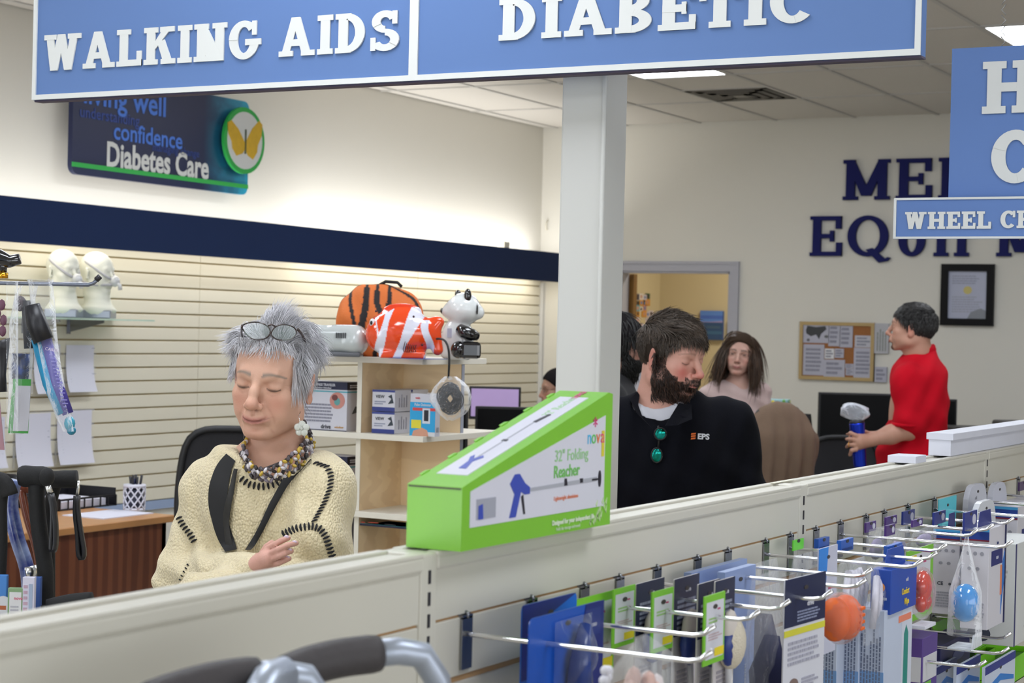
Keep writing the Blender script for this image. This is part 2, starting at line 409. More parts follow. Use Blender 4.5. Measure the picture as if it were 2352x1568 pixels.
def face_colour(P, V, base, p):
    """P: vertices in the head frame; skin colour, plus shade painted into creases, nostrils and lip line"""
    g = lambda k, d: p.get(k, d)
    C = np.tile(np.array(base, float), (len(P), 1)); ay = np.abs(P); ay[:, 0] = P[:, 0]; ay[:, 2] = P[:, 2]
    def blend(w, c, a=1.):
        nonlocal C
        w = np.clip(w * a, 0, 1)[:, None]; C = C * (1 - w) + np.array(c) * w
    red = g('red', (.55, .16, .12))
    blend(G(ay, (.085, .042, -.036), (.03, .022, .022)), red, g('blush', .45))
    blend(G(ay, (.115, 0, -.038), (.02, .018, .014)), red, g('blush', .45) * .9)
    blend(G(ay, (-.008, .085, -.01), (.03, .015, .04)), red, .45)
    blend(G(ay, (.09, .0, -.1), (.025, .022, .016)), red, .25)
    sm = g('smile', 0.); lz = -.070 + sm * (ay[:, 1] / (.024 * g('mw', 1.))) ** 2
    lip = np.exp(-(((P[:, 2] - lz) / .0072) ** 4) - (ay[:, 1] / (.0215 * g('mw', 1.))) ** 4 - ((P[:, 0] - .098) / .016) ** 4)
    blend(lip, g('lip', (.42, .13, .11)), .75)
    ml = np.exp(-(((P[:, 2] - lz) / .0016) ** 2) - (ay[:, 1] / (.025 * g('mw', 1.))) ** 4 - ((P[:, 0] - .098) / .018) ** 4)
    blend(ml, (.10, .02, .02), .8)
    bt = np.clip((ay[:, 1] - .014) / .038, 0, 1)
    bz = g('browz', .0215) + .008 * np.sin(bt * PI * .80) - .009 * bt
    br = np.exp(-((P[:, 2] - bz) / (.0040 * (1.2 - .8 * bt))) ** 2) * (ay[:, 1] > .012) * (ay[:, 1] < .054) * (P[:, 0] > .045)
    blend(br, g('brow', (.12, .09, .07)), g('browa', .7))
    if 'age' in p:   # crease shade painted darker: laughter lines, lower lids, wrinkles
        ag = p['age']; dk = np.array(base) * np.array((.62, .50, .46))
        for s in (-1, 1):
            for pts_, w_ in (([(.100, .0185, -.036), (.094, .029, -.048), (.086, .036, -.062), (.080, .037, -.074)], .0020), ([(.084, .020, -.014), (.082, .032, -.0185), (.074, .045, -.014)], .0022), ([(.070, .052, -.002), (.064, .060, -.008)], .0012), ([(.070, .052, .002), (.063, .061, .004)], .0012), ([(.078, .030, -.086), (.074, .034, -.094)], .002)):
                for i in range(len(pts_) - 1):
                    for f_ in np.linspace(0, 1, 7):
                        c_ = np.array(pts_[i]) * (1 - f_) + np.array(pts_[i + 1]) * f_; c_[1] *= s; blend(np.exp(-(((P[:, 1:] - c_[1:]) / w_) ** 2).sum(1)) * (P[:, 0] > .04), dk, .16 * ag)
    if 'open' in p:
        for yy_ in (.0325,): blend(np.exp(-((ay[:, 1] - yy_) / .0085) ** 4 - ((P[:, 2] + .001) / .0045) ** 4) * (P[:, 0] > .06), (.035, .025, .02), .85)
    # lash line / lids (downcast eye) drawn where the lashes are
    ez = g('lash_z', -.0095) + .0035 * ((ay[:, 1] - .0325) / .013) ** 2
    la = np.exp(-((P[:, 2] - ez) / .0014) ** 2) * (np.abs(ay[:, 1] - .0325) < .0145) * (P[:, 0] > .06)
    blend(la, g('lash', (.03, .02, .02)), g('lasha', .95))
    if 'slit' in p: blend(np.exp(-((P[:, 2] - ez - .0020) / .0022) ** 2 - ((ay[:, 1] - .032) / .0085) ** 4) * (P[:, 0] > .06), g('slit', 0), .8)
    blend(G(ay, (.08, .034, .008), (.015, .014, .0045)), g('lid', (.30, .13, .09)), .35)
    blend(G(ay, (.103, .0065, -.048), (.006, .0045, .003)), (.08, .02, .02), .9)
    return np.clip(C, 0, 1)

# ---- hair as real tapering strands
def strands(paths, r0, cols, name, parent, M, seg_sides=3):
    """paths: N x K x 3 points, r0 root radius, cols N x 3"""
    P = np.asarray(paths); N_, K, _ = P.shape; T = np.gradient(P, axis=1); T /= np.linalg.norm(T, axis=2, keepdims=True) + 1e-9
    up = np.tile(np.array([.3, .4, .85]), (N_, K, 1)); A = np.cross(T, up); A /= np.linalg.norm(A, axis=2, keepdims=True) + 1e-9; B = np.cross(T, A)
    r0 = np.broadcast_to(r0, (N_,))
    rad = (r0[:, None] * np.clip(1.0 - (np.linspace(0, 1, K) ** 2.2) * .93, .05, 1)[None])[..., None]
    ring = [P + rad * (math.cos(t) * A + math.sin(t) * B) for t in [2 * PI * j / seg_sides for j in range(seg_sides)]]
    V = np.stack(ring, 2).reshape(-1, 3); base = (np.arange(N_) * K * seg_sides)[:, None, None]
    k = np.arange(K - 1)[None, :, None] * seg_sides; j = np.arange(seg_sides)[None, None, :]; j2 = (j + 1) % seg_sides
    Fq = np.stack([base + k + j, base + k + j2, base + k + seg_sides + j2, base + k + seg_sides + j], -1).reshape(-1, 4)
    col = np.repeat(cols, K * seg_sides, 0)
    if N_ * K: 
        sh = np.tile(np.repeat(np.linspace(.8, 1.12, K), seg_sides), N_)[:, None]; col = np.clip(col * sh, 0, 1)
    return place(name, np_mesh(name, V, Fq, M, col), parent, kind='stuff')
def grow(roots, nrm, flow, fr, skull, K, L, jitter=.12, lift=.3, grav=0., curl=0., curlf=40., lo=0., clump=0.):
    """roots in head frame; flow(P)->direction; strands hug an ellipsoid (centre, radii)"""
    P = roots.copy(); out = [P.copy()]; N_ = len(P); L = np.broadcast_to(L, (N_,)); c, r = skull
    rv = rng.normal(0, jitter, (N_, 3)); ph = rng.uniform(0, 2 * PI, N_)
    if clump:   # neighbouring strands lean together into tufts
        kx = np.random.default_rng(4).normal(0, 1, (3, 6, 3)) * 75; pf = np.random.default_rng(8).uniform(0, 6.3, (3, 6))
        rv = rv + clump * np.stack([np.sin(P @ kx[a].T + pf[a]).sum(1) / 2.2 for a in range(3)], 1)
    for i in range(1, K):
        t = i / (K - 1); n = (P - c) / np.array(r) ** 2; n /= np.linalg.norm(n, axis=1)[:, None] + 1e-9
        d = flow(P); d = d - n * (d * n).sum(1)[:, None]; d /= np.linalg.norm(d, axis=1)[:, None] + 1e-9
        lf = lift if not callable(lift) else lift(P)[:, None]
        v = d + n * lf * (1 - t * 1.1) + rv * (0.6 + t) + np.array([0, 0, -grav * t])
        v /= np.linalg.norm(v, axis=1)[:, None] + 1e-9
        P = P + v * (L / (K - 1))[:, None]
        q = (P - c) / np.array(r); k = np.linalg.norm(q, axis=1); m_ = k < 1.02 + lo
        P = np.where(m_[:, None], c + (P - c) / np.maximum(k, 1e-3)[:, None] * (1.02 + lo), P)
        if curl:
            s = np.sin(curlf * t * L + ph) * curl; P = P + np.cross(n, d) * s[:, None]
        out.append(P.copy())
    return np.stack(out, 1)
def scatter_scalp(n, mask, skull, seed=1):
    """random points on the skull ellipsoid passing the mask"""
    R_ = np.random.default_rng(seed); c, r = skull; out = []
    while sum(map(len, out)) < n:
        d = R_.normal(size=(n * 2, 3)); d /= np.linalg.norm(d, axis=1)[:, None]; P = c + d * np.array(r); out.append(P[mask(P)])
        if len(out) > 60: break
    return np.concatenate(out)[:n]
# ------------------------------------------------------------------ drawn capital letters (slab and roman)
def glyph(ch, w=.27, h=.17, sl=.14, e=.09):
    s = sl
    P = []
    def R(x0, y0, x1, y1): P.append([(x0, y0), (x1, y0), (x1, y1), (x0, y1)])
    def stem(x, top=True, bot=True):
        R(x, 0, x + w, 1)
        if bot: R(x - e, 0, x + w + e, s)
        if top: R(x - e, 1 - s, x + w + e, 1)
    def diag(xb, xt, ww=None, y0=0, y1=1): ww = ww or w; P.append([(xb, y0), (xb + ww, y0), (xt + ww, y1), (xt, y1)])
    def arc(cx, cy, rx, ry, a0, a1, wx=None, wy=None, n=16):
        wx = wx or w; wy = wy or h
        for i in range(n):
            t0 = math.radians(a0 + (a1 - a0) * i / n); t1 = math.radians(a0 + (a1 - a0) * (i + 1) / n)
            q = [(cx + rx * math.cos(t0), cy + ry * math.sin(t0)), (cx + rx * math.cos(t1), cy + ry * math.sin(t1)), (cx + (rx - wx) * math.cos(t1), cy + (ry - wy) * math.sin(t1)), (cx + (rx - wx) * math.cos(t0), cy + (ry - wy) * math.sin(t0))]
            P.append(q if a1 > a0 else q[::-1])
    a = .86
    if ch == 'I': stem(e); a = w + 2 * e
    elif ch == 'H': stem(e); stem(e + w + .30); R(e + w, .5 - h / 2, e + w + .30, .5 + h / 2); a = 2 * w + .30 + 2 * e
    elif ch == 'L': stem(e); R(e, 0, .82, h); R(.82 - .16, 0, .82, .40); a = .82
    elif ch == 'E':
        stem(e); R(e, 0, .80, h); R(e, 1 - h, .78, 1); R(e, .5 - h / 2, .60, .5 + h / 2); R(.66, 0, .80, .34); R(.64, .68, .78, 1); R(.50, .36, .60, .64); a = .80
    elif ch == 'T': stem(.43 - w / 2, top=False); R(0, 1 - h, .86, 1); R(0, .62, .14, 1); R(.72, .62, .86, 1)
    elif ch == 'P': stem(e); arc(e + w - .02, .72, .44, .28, -90, 90); R(e, 1 - h, e + w, 1); a = .84
    elif ch == 'R': stem(e); arc(e + w - .02, .72, .44, .28, -90, 90); R(e, 1 - h, e + w, 1); P.append([(e + w + .04, .48), (e + w + .30, 0), (e + w + .56, 0), (e + w + .30, .52)]); R(e + w + .22, 0, e + w + .64, s); a = e + w + .64
    elif ch == 'B': stem(e); arc(e + w - .02, .74, .40, .26, -90, 90, wy=h); arc(e + w - .02, .28, .45, .28, -90, 90); R(e, 0, e + w, h); R(e, 1 - h, e + w, 1); a = .86
    elif ch == 'D': stem(e); arc(e + w - .04, .5, .52, .5, -90, 90, n=22); a = .92
    elif ch == 'O': arc(.46, .5, .46, .51, 0, 360, n=32); a = .92
    elif ch == 'Q': arc(.50, .5, .50, .51, 0, 360, n=32); P.append([(.46, .16), (.62, .20), (1.0, -.12), (.78, -.16)]); P.append([(.78, -.16), (1., -.12), (1.06, -.04), (1.0, -.02)]); a = 1.04
    elif ch == 'C': arc(.46, .5, .46, .51, 42, 318, n=28); R(.70, .62, .84, .99); a = .86
    elif ch == 'G': arc(.46, .5, .46, .51, 42, 360, n=28); R(.70, .62, .84, .99); R(.50, .36, .98, .52); a = .96
    elif ch == 'S': arc(.42, .73, .37, .28, 20, 270, wx=w * .9); arc(.42, .27, .40, .28, 90, -160, wx=w * .9); R(.62, .66, .76, .99); R(.02, .01, .16, .34); a = .84
    elif ch == 'U': R(e, .35, e + w, 1); R(e + w + .24, .35, e + 2 * w + .24, 1); R(0, 1 - s, w + 2 * e, 1); R(w + .24, 1 - s, 2 * w + .24 + 2 * e, 1); arc(e + w + .12, .38, w + .12, .39, 180, 360); a = 2 * w + .24 + 2 * e
    elif ch == 'N': stem(e, bot=True); stem(e + w + .30, bot=False); P.append([(e + w + .06, 0), (e + w + .30 + w, 0), (e + w * .95, 1), (e, 1)]); a = 2 * w + .30 + 2 * e
    elif ch == 'M':
        stem(e, top=False); stem(e + w + .52, top=False); R(0, 1 - s, e + w, 1); R(e + w + .52, 1 - s, 2 * w + .52 + 2 * e, 1)
        P.append([(e + w + .15, .1), (e + w + .37, .1), (e + w * .9, 1), (e, 1)]); P.append([(e + w + .15, .1), (e + w + .37, .1), (e + 2 * w + .52, 1), (e + w * 1.1 + .52, 1)]); a = 2 * w + .52 + 2 * e
    elif ch == 'W':
        for xb, xt in ((.22, .06), (.22, .46), (.70, .46), (.70, .90)): diag(xb, xt, w * .92)
        R(0, 1 - s, .06 + w + e, 1); R(.90 - e, 1 - s, .90 + w + e, 1); a = 1.0 + w
    elif ch == 'A':
        diag(.06, .36, w * .85); diag(.70, .36, w * .95); R(.25, .26, .78, .26 + h); R(0, 0, .06 + w + e, s); R(.66, 0, .70 + w + e, s); a = .79 + w
    elif ch == 'K':
        stem(e); P.append([(e + w, .40), (e + w, .62), (e + w + .30, 1), (e + w + .56, 1)]); P.append([(e + w + .08, .58), (e + w + .30, 0), (e + w + .58, 0), (e + w + .30, .66)])
        R(e + w + .16, 1 - s, e + w + .62, 1); R(e + w + .20, 0, e + w + .66, s); a = e + w + .66
    elif ch == ' ': a = .42
    return P, a
def lettering(s, height, M, X, depth=.002, gap=.07, each=None, sx=1., **k):
    """row of capitals from the origin of X along its x; each(ch, mb) is called per letter if given, else one mesh"""
    x = 0; mb = MB(); out = []
    for ch in s:
        P, a = glyph(ch, **k); g = MB() if each else mb
        for qi, q in enumerate(P): g.prism([((x + px_ * sx) * height, py * height) for px_, py in q], depth + .00009 * (qi % 12), M, X)
        if each and ch != ' ': each(ch, g)
        x += (a + gap) * sx
    return mb, x * height

# ------------------------------------------------------------------ the room
YW, XB, ZC = 6.87, 13.0, 3.225     # left wall, back wall, ceiling
wallp = mat('wall_paint', rgb(217, 214, 205), .75, var=.025, vscale=1.2, bump=.06, bscale=160)
ceilm = mat('ceiling_tile', rgb(214, 210, 204), .9, var=.05, vscale=90, bump=.25, bscale=120)
gridm = mat('ceiling_grid', rgb(198, 196, 192), .6)
b = MB(); b.box((-3.6, -5.2, -.12), (16.4, 7.2, 0), mat('floor_vinyl', rgb(178, 172, 160), .35, var=.1, vscale=4)); struct('floor', b)
b = MB(); b.box((-3.6, YW, 0), (XB + .12, YW + .15, ZC + .2), wallp); wl = struct('wall_left', b)
b = MB()
for x0, x1, z0, z1 in ((-3.6, XB + .12, 0, .55), (-3.6, XB + .12, 2.85, ZC + .2), (-3.6, -3.2, .55, 2.85), (4.0, XB + .12, .55, 2.85)): b.box((x0, -5.2, z0), (x1, -5.05, z1), wallp)
struct('wall_right', b)
# back wall with its doorway
DY0, DY1, DZ = 5.25, 6.16, 2.10
b = MB(); b.box((XB, -5.2, 0), (XB + .12, DY0, ZC + .2), wallp); b.box((XB, DY1, 0), (XB + .12, YW + .15, ZC + .2), wallp); b.box((XB, DY0, DZ), (XB + .12, DY1, ZC + .2), wallp); struct('wall_back', b)
trimm = mat('door_trim', rgb(172, 172, 182), .4)
b = MB()
for k_, (y0, y1, z0, z1) in enumerate(((DY0 - .075, DY0, 0, DZ), (DY1, DY1 + .075, 0, DZ), (DY0 - .075, DY1 + .075, DZ, DZ + .075))):
    b.box((XB - .018, y0, z0), (XB, y1, z1), trimm); e_ = ((y0, y0 + .02, z0, z1 + .055), (y1 - .02, y1, z0, z1 + .055), (y0, y1, z1 - .02, z1))[k_]; b.box((XB - .027, e_[0], e_[2]), (XB - .017, e_[1], e_[3]), trimm)
b.box((XB, DY0, 0), (XB + .12, DY0 + .015, DZ), trimm); b.box((XB, DY1 - .015, 0), (XB + .12, DY1, DZ), trimm); b.box((XB, DY0, DZ - .015), (XB + .12, DY1, DZ), trimm)
struct('trim_1', b)
b = MB(); b.prism([(XB + .135, DY1 - .05), (XB + .175, DY1 - .06), (XB + .33, DY1 + .72), (XB + .29, DY1 + .73)][::1], DZ - .03, mat('door_wood', rgb(128, 92, 45), .45, var=.25, vscale=4, stretch=(3, 3, .4)), Matrix.Translation((0, 0, .01))); d1 = struct('door_1', b)
b = MB(); b.lathe([(.01, 0), (.012, .03), (.028, .04), (.026, .06), (.005, .066)], mat('brushed_metal', rgb(170, 165, 155), .3, .9), 16, (0, 0, 0), frame((XB + .32, DY1 + .66, 1.0), (0, -1, 0), (0, 0, 1))); place('handle', b.mesh('handle'), d1)
# office beyond the doorway
beige = mat('office_paint', rgb(198, 184, 150), .8, var=.03, vscale=2)
b = MB(); b.box((15.6, 3.2, 0), (15.72, 7.2, ZC + .2), beige); struct('wall_office_back', b)
b = MB(); b.box((XB + .12, 6.99, 0), (15.6, 7.11, ZC), beige); struct('wall_office_left', b)
b = MB(); b.box((XB + .12, 3.2, 0), (15.6, 3.32, ZC), beige); struct('wall_office_right', b)
# shop front with glazing
b = MB(); X0 = -3.6
for y0, y1, z0, z1 in ((-5.2, 7.02, 0, .45), (-5.2, 7.02, 2.95, ZC + .2), (-5.2, -4.6, .45, 2.95), (.35, .95, .45, 2.95), (6.5, 7.02, .45, 2.95)): b.box((X0, y0, z0), (X0 + .15, y1, z1), wallp)
struct('wall_front', b)
glassm = film('window_glass', (.9, .95, .95), .04)
b = MB(); alm = mat('aluminium', rgb(120, 120, 122), .4, .6)
for x in np.linspace(-3.2, 4.0, 5): b.box((x - .03, -5.16, .55), (x + .03, -5.10, 2.85), alm)
for z in (.55, 2.79): b.box((-3.2, -5.16, z), (4.0, -5.10, z + .06), alm)
w_ = struct('window_3', b); xs = np.linspace(-3.2, 4.0, 5)  # unseen side window, added to go with the side light
for i in range(4):
    g = MB(); g.box((xs[i] + .03, -5.133, .61), (xs[i + 1] - .03, -5.127, 2.79), glassm); place('pane', g.mesh('pane'), w_)
for n_, (y0, y1) in enumerate(((-4.6, .35), (.95, 6.5))):
    b = MB()
    for y in np.linspace(y0, y1, 4): b.box((X0 + .04, y - .03, .45), (X0 + .10, y + .03, 2.95), mat('aluminium', rgb(120, 120, 122), .4, .6))
    for z in (.45, 2.89): b.box((X0 + .04, y0, z), (X0 + .10, y1, z + .06), mat('aluminium'))
    w_ = struct('window_%d' % (n_ + 1), b)
    for i in range(3):
        g = MB(); ys = np.linspace(y0, y1, 4); g.box((X0 + .065, ys[i] + .03, .51), (X0 + .071, ys[i + 1] - .03, 2.89), glassm); place('pane', g.mesh('pane'), w_)
# ceiling: grid, tiles, lights
b = MB(); b.box((-3.6, -5.2, ZC + .03), (16.4, 7.2, ZC + .2), ceilm); cl = struct('ceiling', b)
TX0, TY0 = 10.62, 4.31; LX, LY = 1.22, .61
lights = [(TX0 - LX, TY0), (TX0 - LX, TY0 - 4 * LY), (TX0 - 3 * LX, TY0), (TX0 - 3 * LX, TY0 - 4 * LY), (TX0 - 3 * LX, TY0 - 8 * LY), (TX0 - 5 * LX, TY0), (TX0 - 5 * LX, TY0 - 4 * LY), (TX0 - 7 * LX, TY0), (TX0 - 7 * LX, TY0 - 4 * LY), (TX0 - 7 * LX, TY0 - 8 * LY), (TX0 - 9 * LX, TY0 - 4 * LY), (TX0 - 9 * LX, TY0)]
b = MB(); g = MB()
for i in range(-9, 3):
    x = TX0 + i * LX; g.box((x - .012, -5.05, ZC - .002), (x + .012, YW, ZC + .03), gridm)
for j in range(-15, 5):
    y = TY0 + j * LY; g.box((-3.4, y - .012, ZC - .003), (XB, y + .012, ZC + .029), gridm)
g.box((TX0 + LX / 2 - .012, TY0, ZC - .002), (TX0 + LX / 2 + .012, TY0 + LY, ZC + .03), gridm)
place('ceiling_grid', g.mesh('ceiling_grid'), cl)
tm = MB(); tm.box((.014, .014, .004), (LX - .014, LY - .014, .028), ceilm); tm = tm.mesh('ceiling_tile')
for i in range(-5, 2):
    for j in range(-9, 5):
        x, y = TX0 + i * LX, TY0 + j * LY
        if any(abs(x - a) < .01 and abs(y - c) < .01 for a, c in lights) or (i == 0 and j == 0): continue
        if x < 4 or y > YW - .1: continue
        o = place('ceiling_tile', tm, cl); o.location = (x, y, ZC); o.scale = (min(1, (XB - .02 - x) / LX), min(1, (YW - .01 - y) / LY), 1)
tm2 = MB(); tm2.box((.014, .014, .004), (LX / 2 - .014, LY - .014, .028), ceilm); o = place('ceiling_tile', tm2.mesh('ceiling_tile_half'), cl); o.location = (TX0, TY0, ZC)
lens = mat('light_lens', (.9, .92, 1), .4, emit=(.88, .93, 1), estr=14.0)
fm = MB()
for q in ((.01, .01, LX - .01, .03), (.01, LY - .03, LX - .01, LY - .01), (.01, .01, .03, LY - .01), (LX - .03, .01, LX - .01, LY - .01)): fm.box((q[0], q[1], -.004), (q[2], q[3], .02), gridm)
fm = fm.mesh('frame'); lm = MB(); lm.box((.03, .03, .002), (LX - .03, LY - .03, .012), lens); lm = lm.mesh('diffuser')
LBL = ['rectangular ceiling light beside the column top, under the long blue sign', 'rectangular ceiling light above the blue sign at the right edge']
for k_, (x, y) in enumerate(lights):
    if k_ < 2: t = thing('ceiling_light', LBL[k_], 'ceiling light', (x, y, ZC))
    else: t = thing('ceiling_light', 'rectangular ceiling light nearer the shop front, outside the picture', 'ceiling light', (x, y, ZC), group='ceiling lights out of the picture')
    place('frame', fm, t); place('diffuser', lm, t)
t = thing('ceiling_vent', 'square grey air vent in the ceiling tiles near the back wall', 'vent', (TX0 + LX / 2, TY0, ZC)); ventm = mat('vent_metal', rgb(92, 88, 82), .6)
for k_ in range(4):
    o_ = .02 + k_ * .062; z = -.004 - .004 * k_; b = MB(); e_ = LX / 2 - o_; w_ = .045
    for q in ((o_, o_, e_, o_ + w_), (o_, e_ - w_, e_, e_), (o_, o_, o_ + w_, e_), (e_ - w_, o_, e_, e_)): b.box((q[0], q[1], z), (q[2], q[3], z + .008), ventm)
    part('louvre', b, t)
b = MB(); b.box((.26, .26, -.014), (.35, .35, -.002), mat('vent_face', rgb(150, 146, 138), .6)); part('centre_plate', b, t); b = MB(); b.box((.014, .014, .006), (LX / 2 - .014, LX / 2 - .014, .02), mat('vent_dark', rgb(45, 42, 40), .8)); part('back_box', b, t)

# slatted lower part of the left wall
cream = mat('cream_slat', rgb(222, 217, 200), .45, var=.015, vscale=2)
mdf = mat('raw_board', rgb(200, 182, 138), .7, var=.06, vscale=30)
SX = [3.2, 6.24, 8.68, 11.12, XB - .02]; SL0 = .60
b = MB(); b.box((SX[0], YW - .006, SL0), (SX[-1], YW, 2.12), mdf); place('slat_backing', b.mesh('slat_backing'), wl)
for i in range(4):
    L_ = SX[i + 1] - SX[i] - .004; sm_ = MB(); sm_.box((0, -.019, 0), (L_, 0, .0675), cream, .003); sm_ = sm_.mesh('slat')
    for k_ in range(20):
        o = place('slat', sm_, wl); o.location = (SX[i], YW - .004, SL0 + .0045 + k_ * .0762)
b = MB(); b.box((SX[0], YW - .024, SL0 - .05), (XB - .02, YW, SL0), mat('blue_trim', rgb(150, 168, 200), .35)); struct('baseboard_left', b)
navy = mat('navy_paint', rgb(24, 42, 80), .7, spec=.2, var=.03, vscale=3)
b = MB(); b.box((3.2, YW - .30, 0), (XB - .05, YW - .28, .225), navy); b.box((3.2, YW - .28, .09), (XB - .05, YW - .001, .11), cream)
me = b.mesh('wall_band'); me.transform(Matrix.Translation((0, 0, 2.0))); o = place('trim_2', me); o['kind'] = 'structure'
b = MB(); b.box((XB - .03, YW - .05, .5), (XB, YW, 2.0), mat('wall_corner_strip', rgb(205, 205, 205), .5)); o = struct('trim_3', b)
b = MB(); b.tube([(XB - .02, 6.80, 2.50), (XB - .05, 6.80, 2.46), (XB - .03, 6.81, 2.43), (XB - .01, 6.81, 2.42)], .005, cream); solo('wall_hook', b, 'small pale hook on the back wall beside the corner, above the blue band', 'hook', (XB - .02, 6.8, 2.46))
b = MB(); b.box((11.9, YW - .28, 2.226), (11.98, YW - .22, 2.27), cream); solo('clip_block', b, 'tiny cream block on top of the navy band by the corner', 'block', (11.94, YW - .25, 2.226))

# column
colm = mat('column_paint', rgb(194, 194, 190), .55, var=.02, vscale=3)
b = MB(); b.box((3.50, 1.702, 0), (3.606, 1.808, ZC), colm, .006); b.tube([(3.499, 1.706, .02), (3.499, 1.706, ZC - .01)], .006, colm, 8); o = solo('column', b, 'square cream column between the two women and the bearded man', 'column', (3.55, 1.755, 0)); o['label'] = 'square cream column standing in the middle of the picture'; o['kind'] = 'structure'
# ------------------------------------------------------------------ hanging signs
blue = mat('sign_blue', rgb(92, 120, 170), .7, spec=.25, var=.015, vscale=3); signw = mat('sign_white', rgb(208, 210, 208), .6); dark = mat('sign_edge_dark', rgb(70, 60, 80), .6)
zb = 2.160; zt = 2.420; SXn = 3.40
t = thing('hanging_sign', 'long blue hanging sign reading WALKING AIDS and DIABETIC', 'sign', (SXn, 2.1, zb))
for n_, (ya, yb) in enumerate(((3.209, 2.117), (2.117, 1.003))):
    b = MB(); b.box((SXn, yb, zb), (SXn + .032, ya, zt), blue); pn = part('panel', b, t, True)
    b = MB()
    for y0, y1, z0, z1 in ((yb, ya, zb, zb + .012), (yb, ya, zt - .012, zt), (yb, yb + .011, zb + .012, zt - .012), (ya - .011, ya, zb + .012, zt - .012)): b.box((SXn - .004, y0, z0), (SXn + .001, y1, z1), signw)
    place('border', b.mesh('border'), pn, True)
b = MB(); b.box((SXn + .006, 1.003, zb - .004), (SXn + .034, 3.209, zb), dark); part('underside_channel', b, t, True)
def sign_text(s, y0, y1, z0, hgt, depth, X_, name, parent):
    """capitals filling y0 (left) to y1 (right) at height z0"""
    _, L_ = lettering(s, hgt, signw, Matrix.Identity(4)); k_ = (y0 - y1) / (L_ - .07 * hgt)
    lettering(s, hgt, signw, frame((X_, y0, z0), (0, -1, 0), (0, 0, 1)), depth, sx=k_, each=lambda c, g: part('letter', g, parent, True))
p0 = at(103, 165, x=SXn); p1 = at(920, 115, x=SXn); hh = at(103, 83, x=SXn)[2] - p0[2]
sign_text('WALKING AIDS', p0[1], p1[1], p0[2] + .001, hh, .003, SXn - .001, 'lettering', t)
p0 = at(1147, 95, x=SXn); p1 = at(1868, 50, x=SXn)
sign_text('DIABETIC', p0[1], p1[1], (p0[2] + p1[2]) / 2, hh * 1.0, .003, SXn - .001, 'lettering', t)
ch = MB()
for y in (3.0, 1.2): ch.tube([(SXn + .016, y, zt), (SXn + .016, y, ZC)], .0015, mat('chain_metal', rgb(150, 150, 150), .4, .8), 6)
part('hanging_wire', ch, t, True, kind='stuff')
XH = 4.2; q0 = at(2187, 112, x=XH); q1 = at(2178, 457, x=XH); q2 = at(2063, 457, x=XH); q3 = at(2063, 550, x=XH); bl2 = mat('sign_blue_deep', rgb(88, 120, 178), .6, var=.015, vscale=3)
t = thing('hanging_sign', 'tall blue hanging sign with large white capitals at the right edge', 'sign', (XH, q0[1] - .6, q1[2]))
b = MB(); b.box((XH, q0[1] - .62, q1[2]), (XH + .02, (q0[1] + q1[1]) / 2, q0[2]), bl2); part('panel', b, t, True)
pH = at(2256, 262, x=XH); hH = at(2256, 143, x=XH)[2] - pH[2]; lettering('HOME', hH, signw, frame((XH - .001, pH[1], pH[2]), (0, -1, 0), (0, 0, 1)), .003, each=lambda c, g: part('letter', g, t, True))
pC = at(2276, 421, x=XH); hC = at(2276, 301, x=XH)[2] - pC[2]; lettering('CARE', hC, signw, frame((XH - .001, pC[1], pC[2]), (0, -1, 0), (0, 0, 1)), .003, each=lambda c, g: part('letter', g, t, True), w=.27, h=.19)
cy_ = at(2302, 60, x=XH)[1]; b = MB(); zz = q0[2]
for i in range(34):
    z = zz + i * .024
    if z > ZC: break
    a = .005 * (1 if i % 2 else -1); b.tube([(XH + .01, cy_ - a, z), (XH + .01, cy_ + a, z + .012), (XH + .01, cy_ - a, z + .024)], .0012, mat('chain_metal'), 5)
part('chain', b, t, True, kind='stuff')
t2 = thing('hanging_sign', 'small blue hanging sign reading WHEEL CHAIRS, cut by the right edge', 'sign', (XH - .03, q2[1] - .5, q3[2]))
XW = XH - .03; b = MB(); b.box((XW, q2[1] - .86, q3[2]), (XW + .016, q2[1], q2[2] + .0), bl2); pn = part('panel', b, t2, True); b = MB()
for y0, y1, z0, z1 in ((q2[1] - .86, q2[1], q3[2], q3[2] + .005), (q2[1] - .86, q2[1], q2[2] - .005, q2[2]), (q2[1] - .006, q2[1], q3[2] + .005, q2[2] - .005)): b.box((XW - .003, y0, z0), (XW + .001, y1, z1), signw)
place('border', b.mesh('border'), pn, True)
pW = at(2079, 526, x=XW); pE = at(2277, 524, x=XW); hW = at(2079, 487, x=XW)[2] - pW[2]
sign_text('WHEEL', pW[1], pE[1], pW[2], hW, .002, XW - .001, 'lettering', t2); pW = at(2298, 524, x=XW)
lettering('CHAIRS', hW, signw, frame((XW - .001, pW[1], pW[2]), (0, -1, 0), (0, 0, 1)), .002, each=lambda c, g: part('letter', g, t2, True))
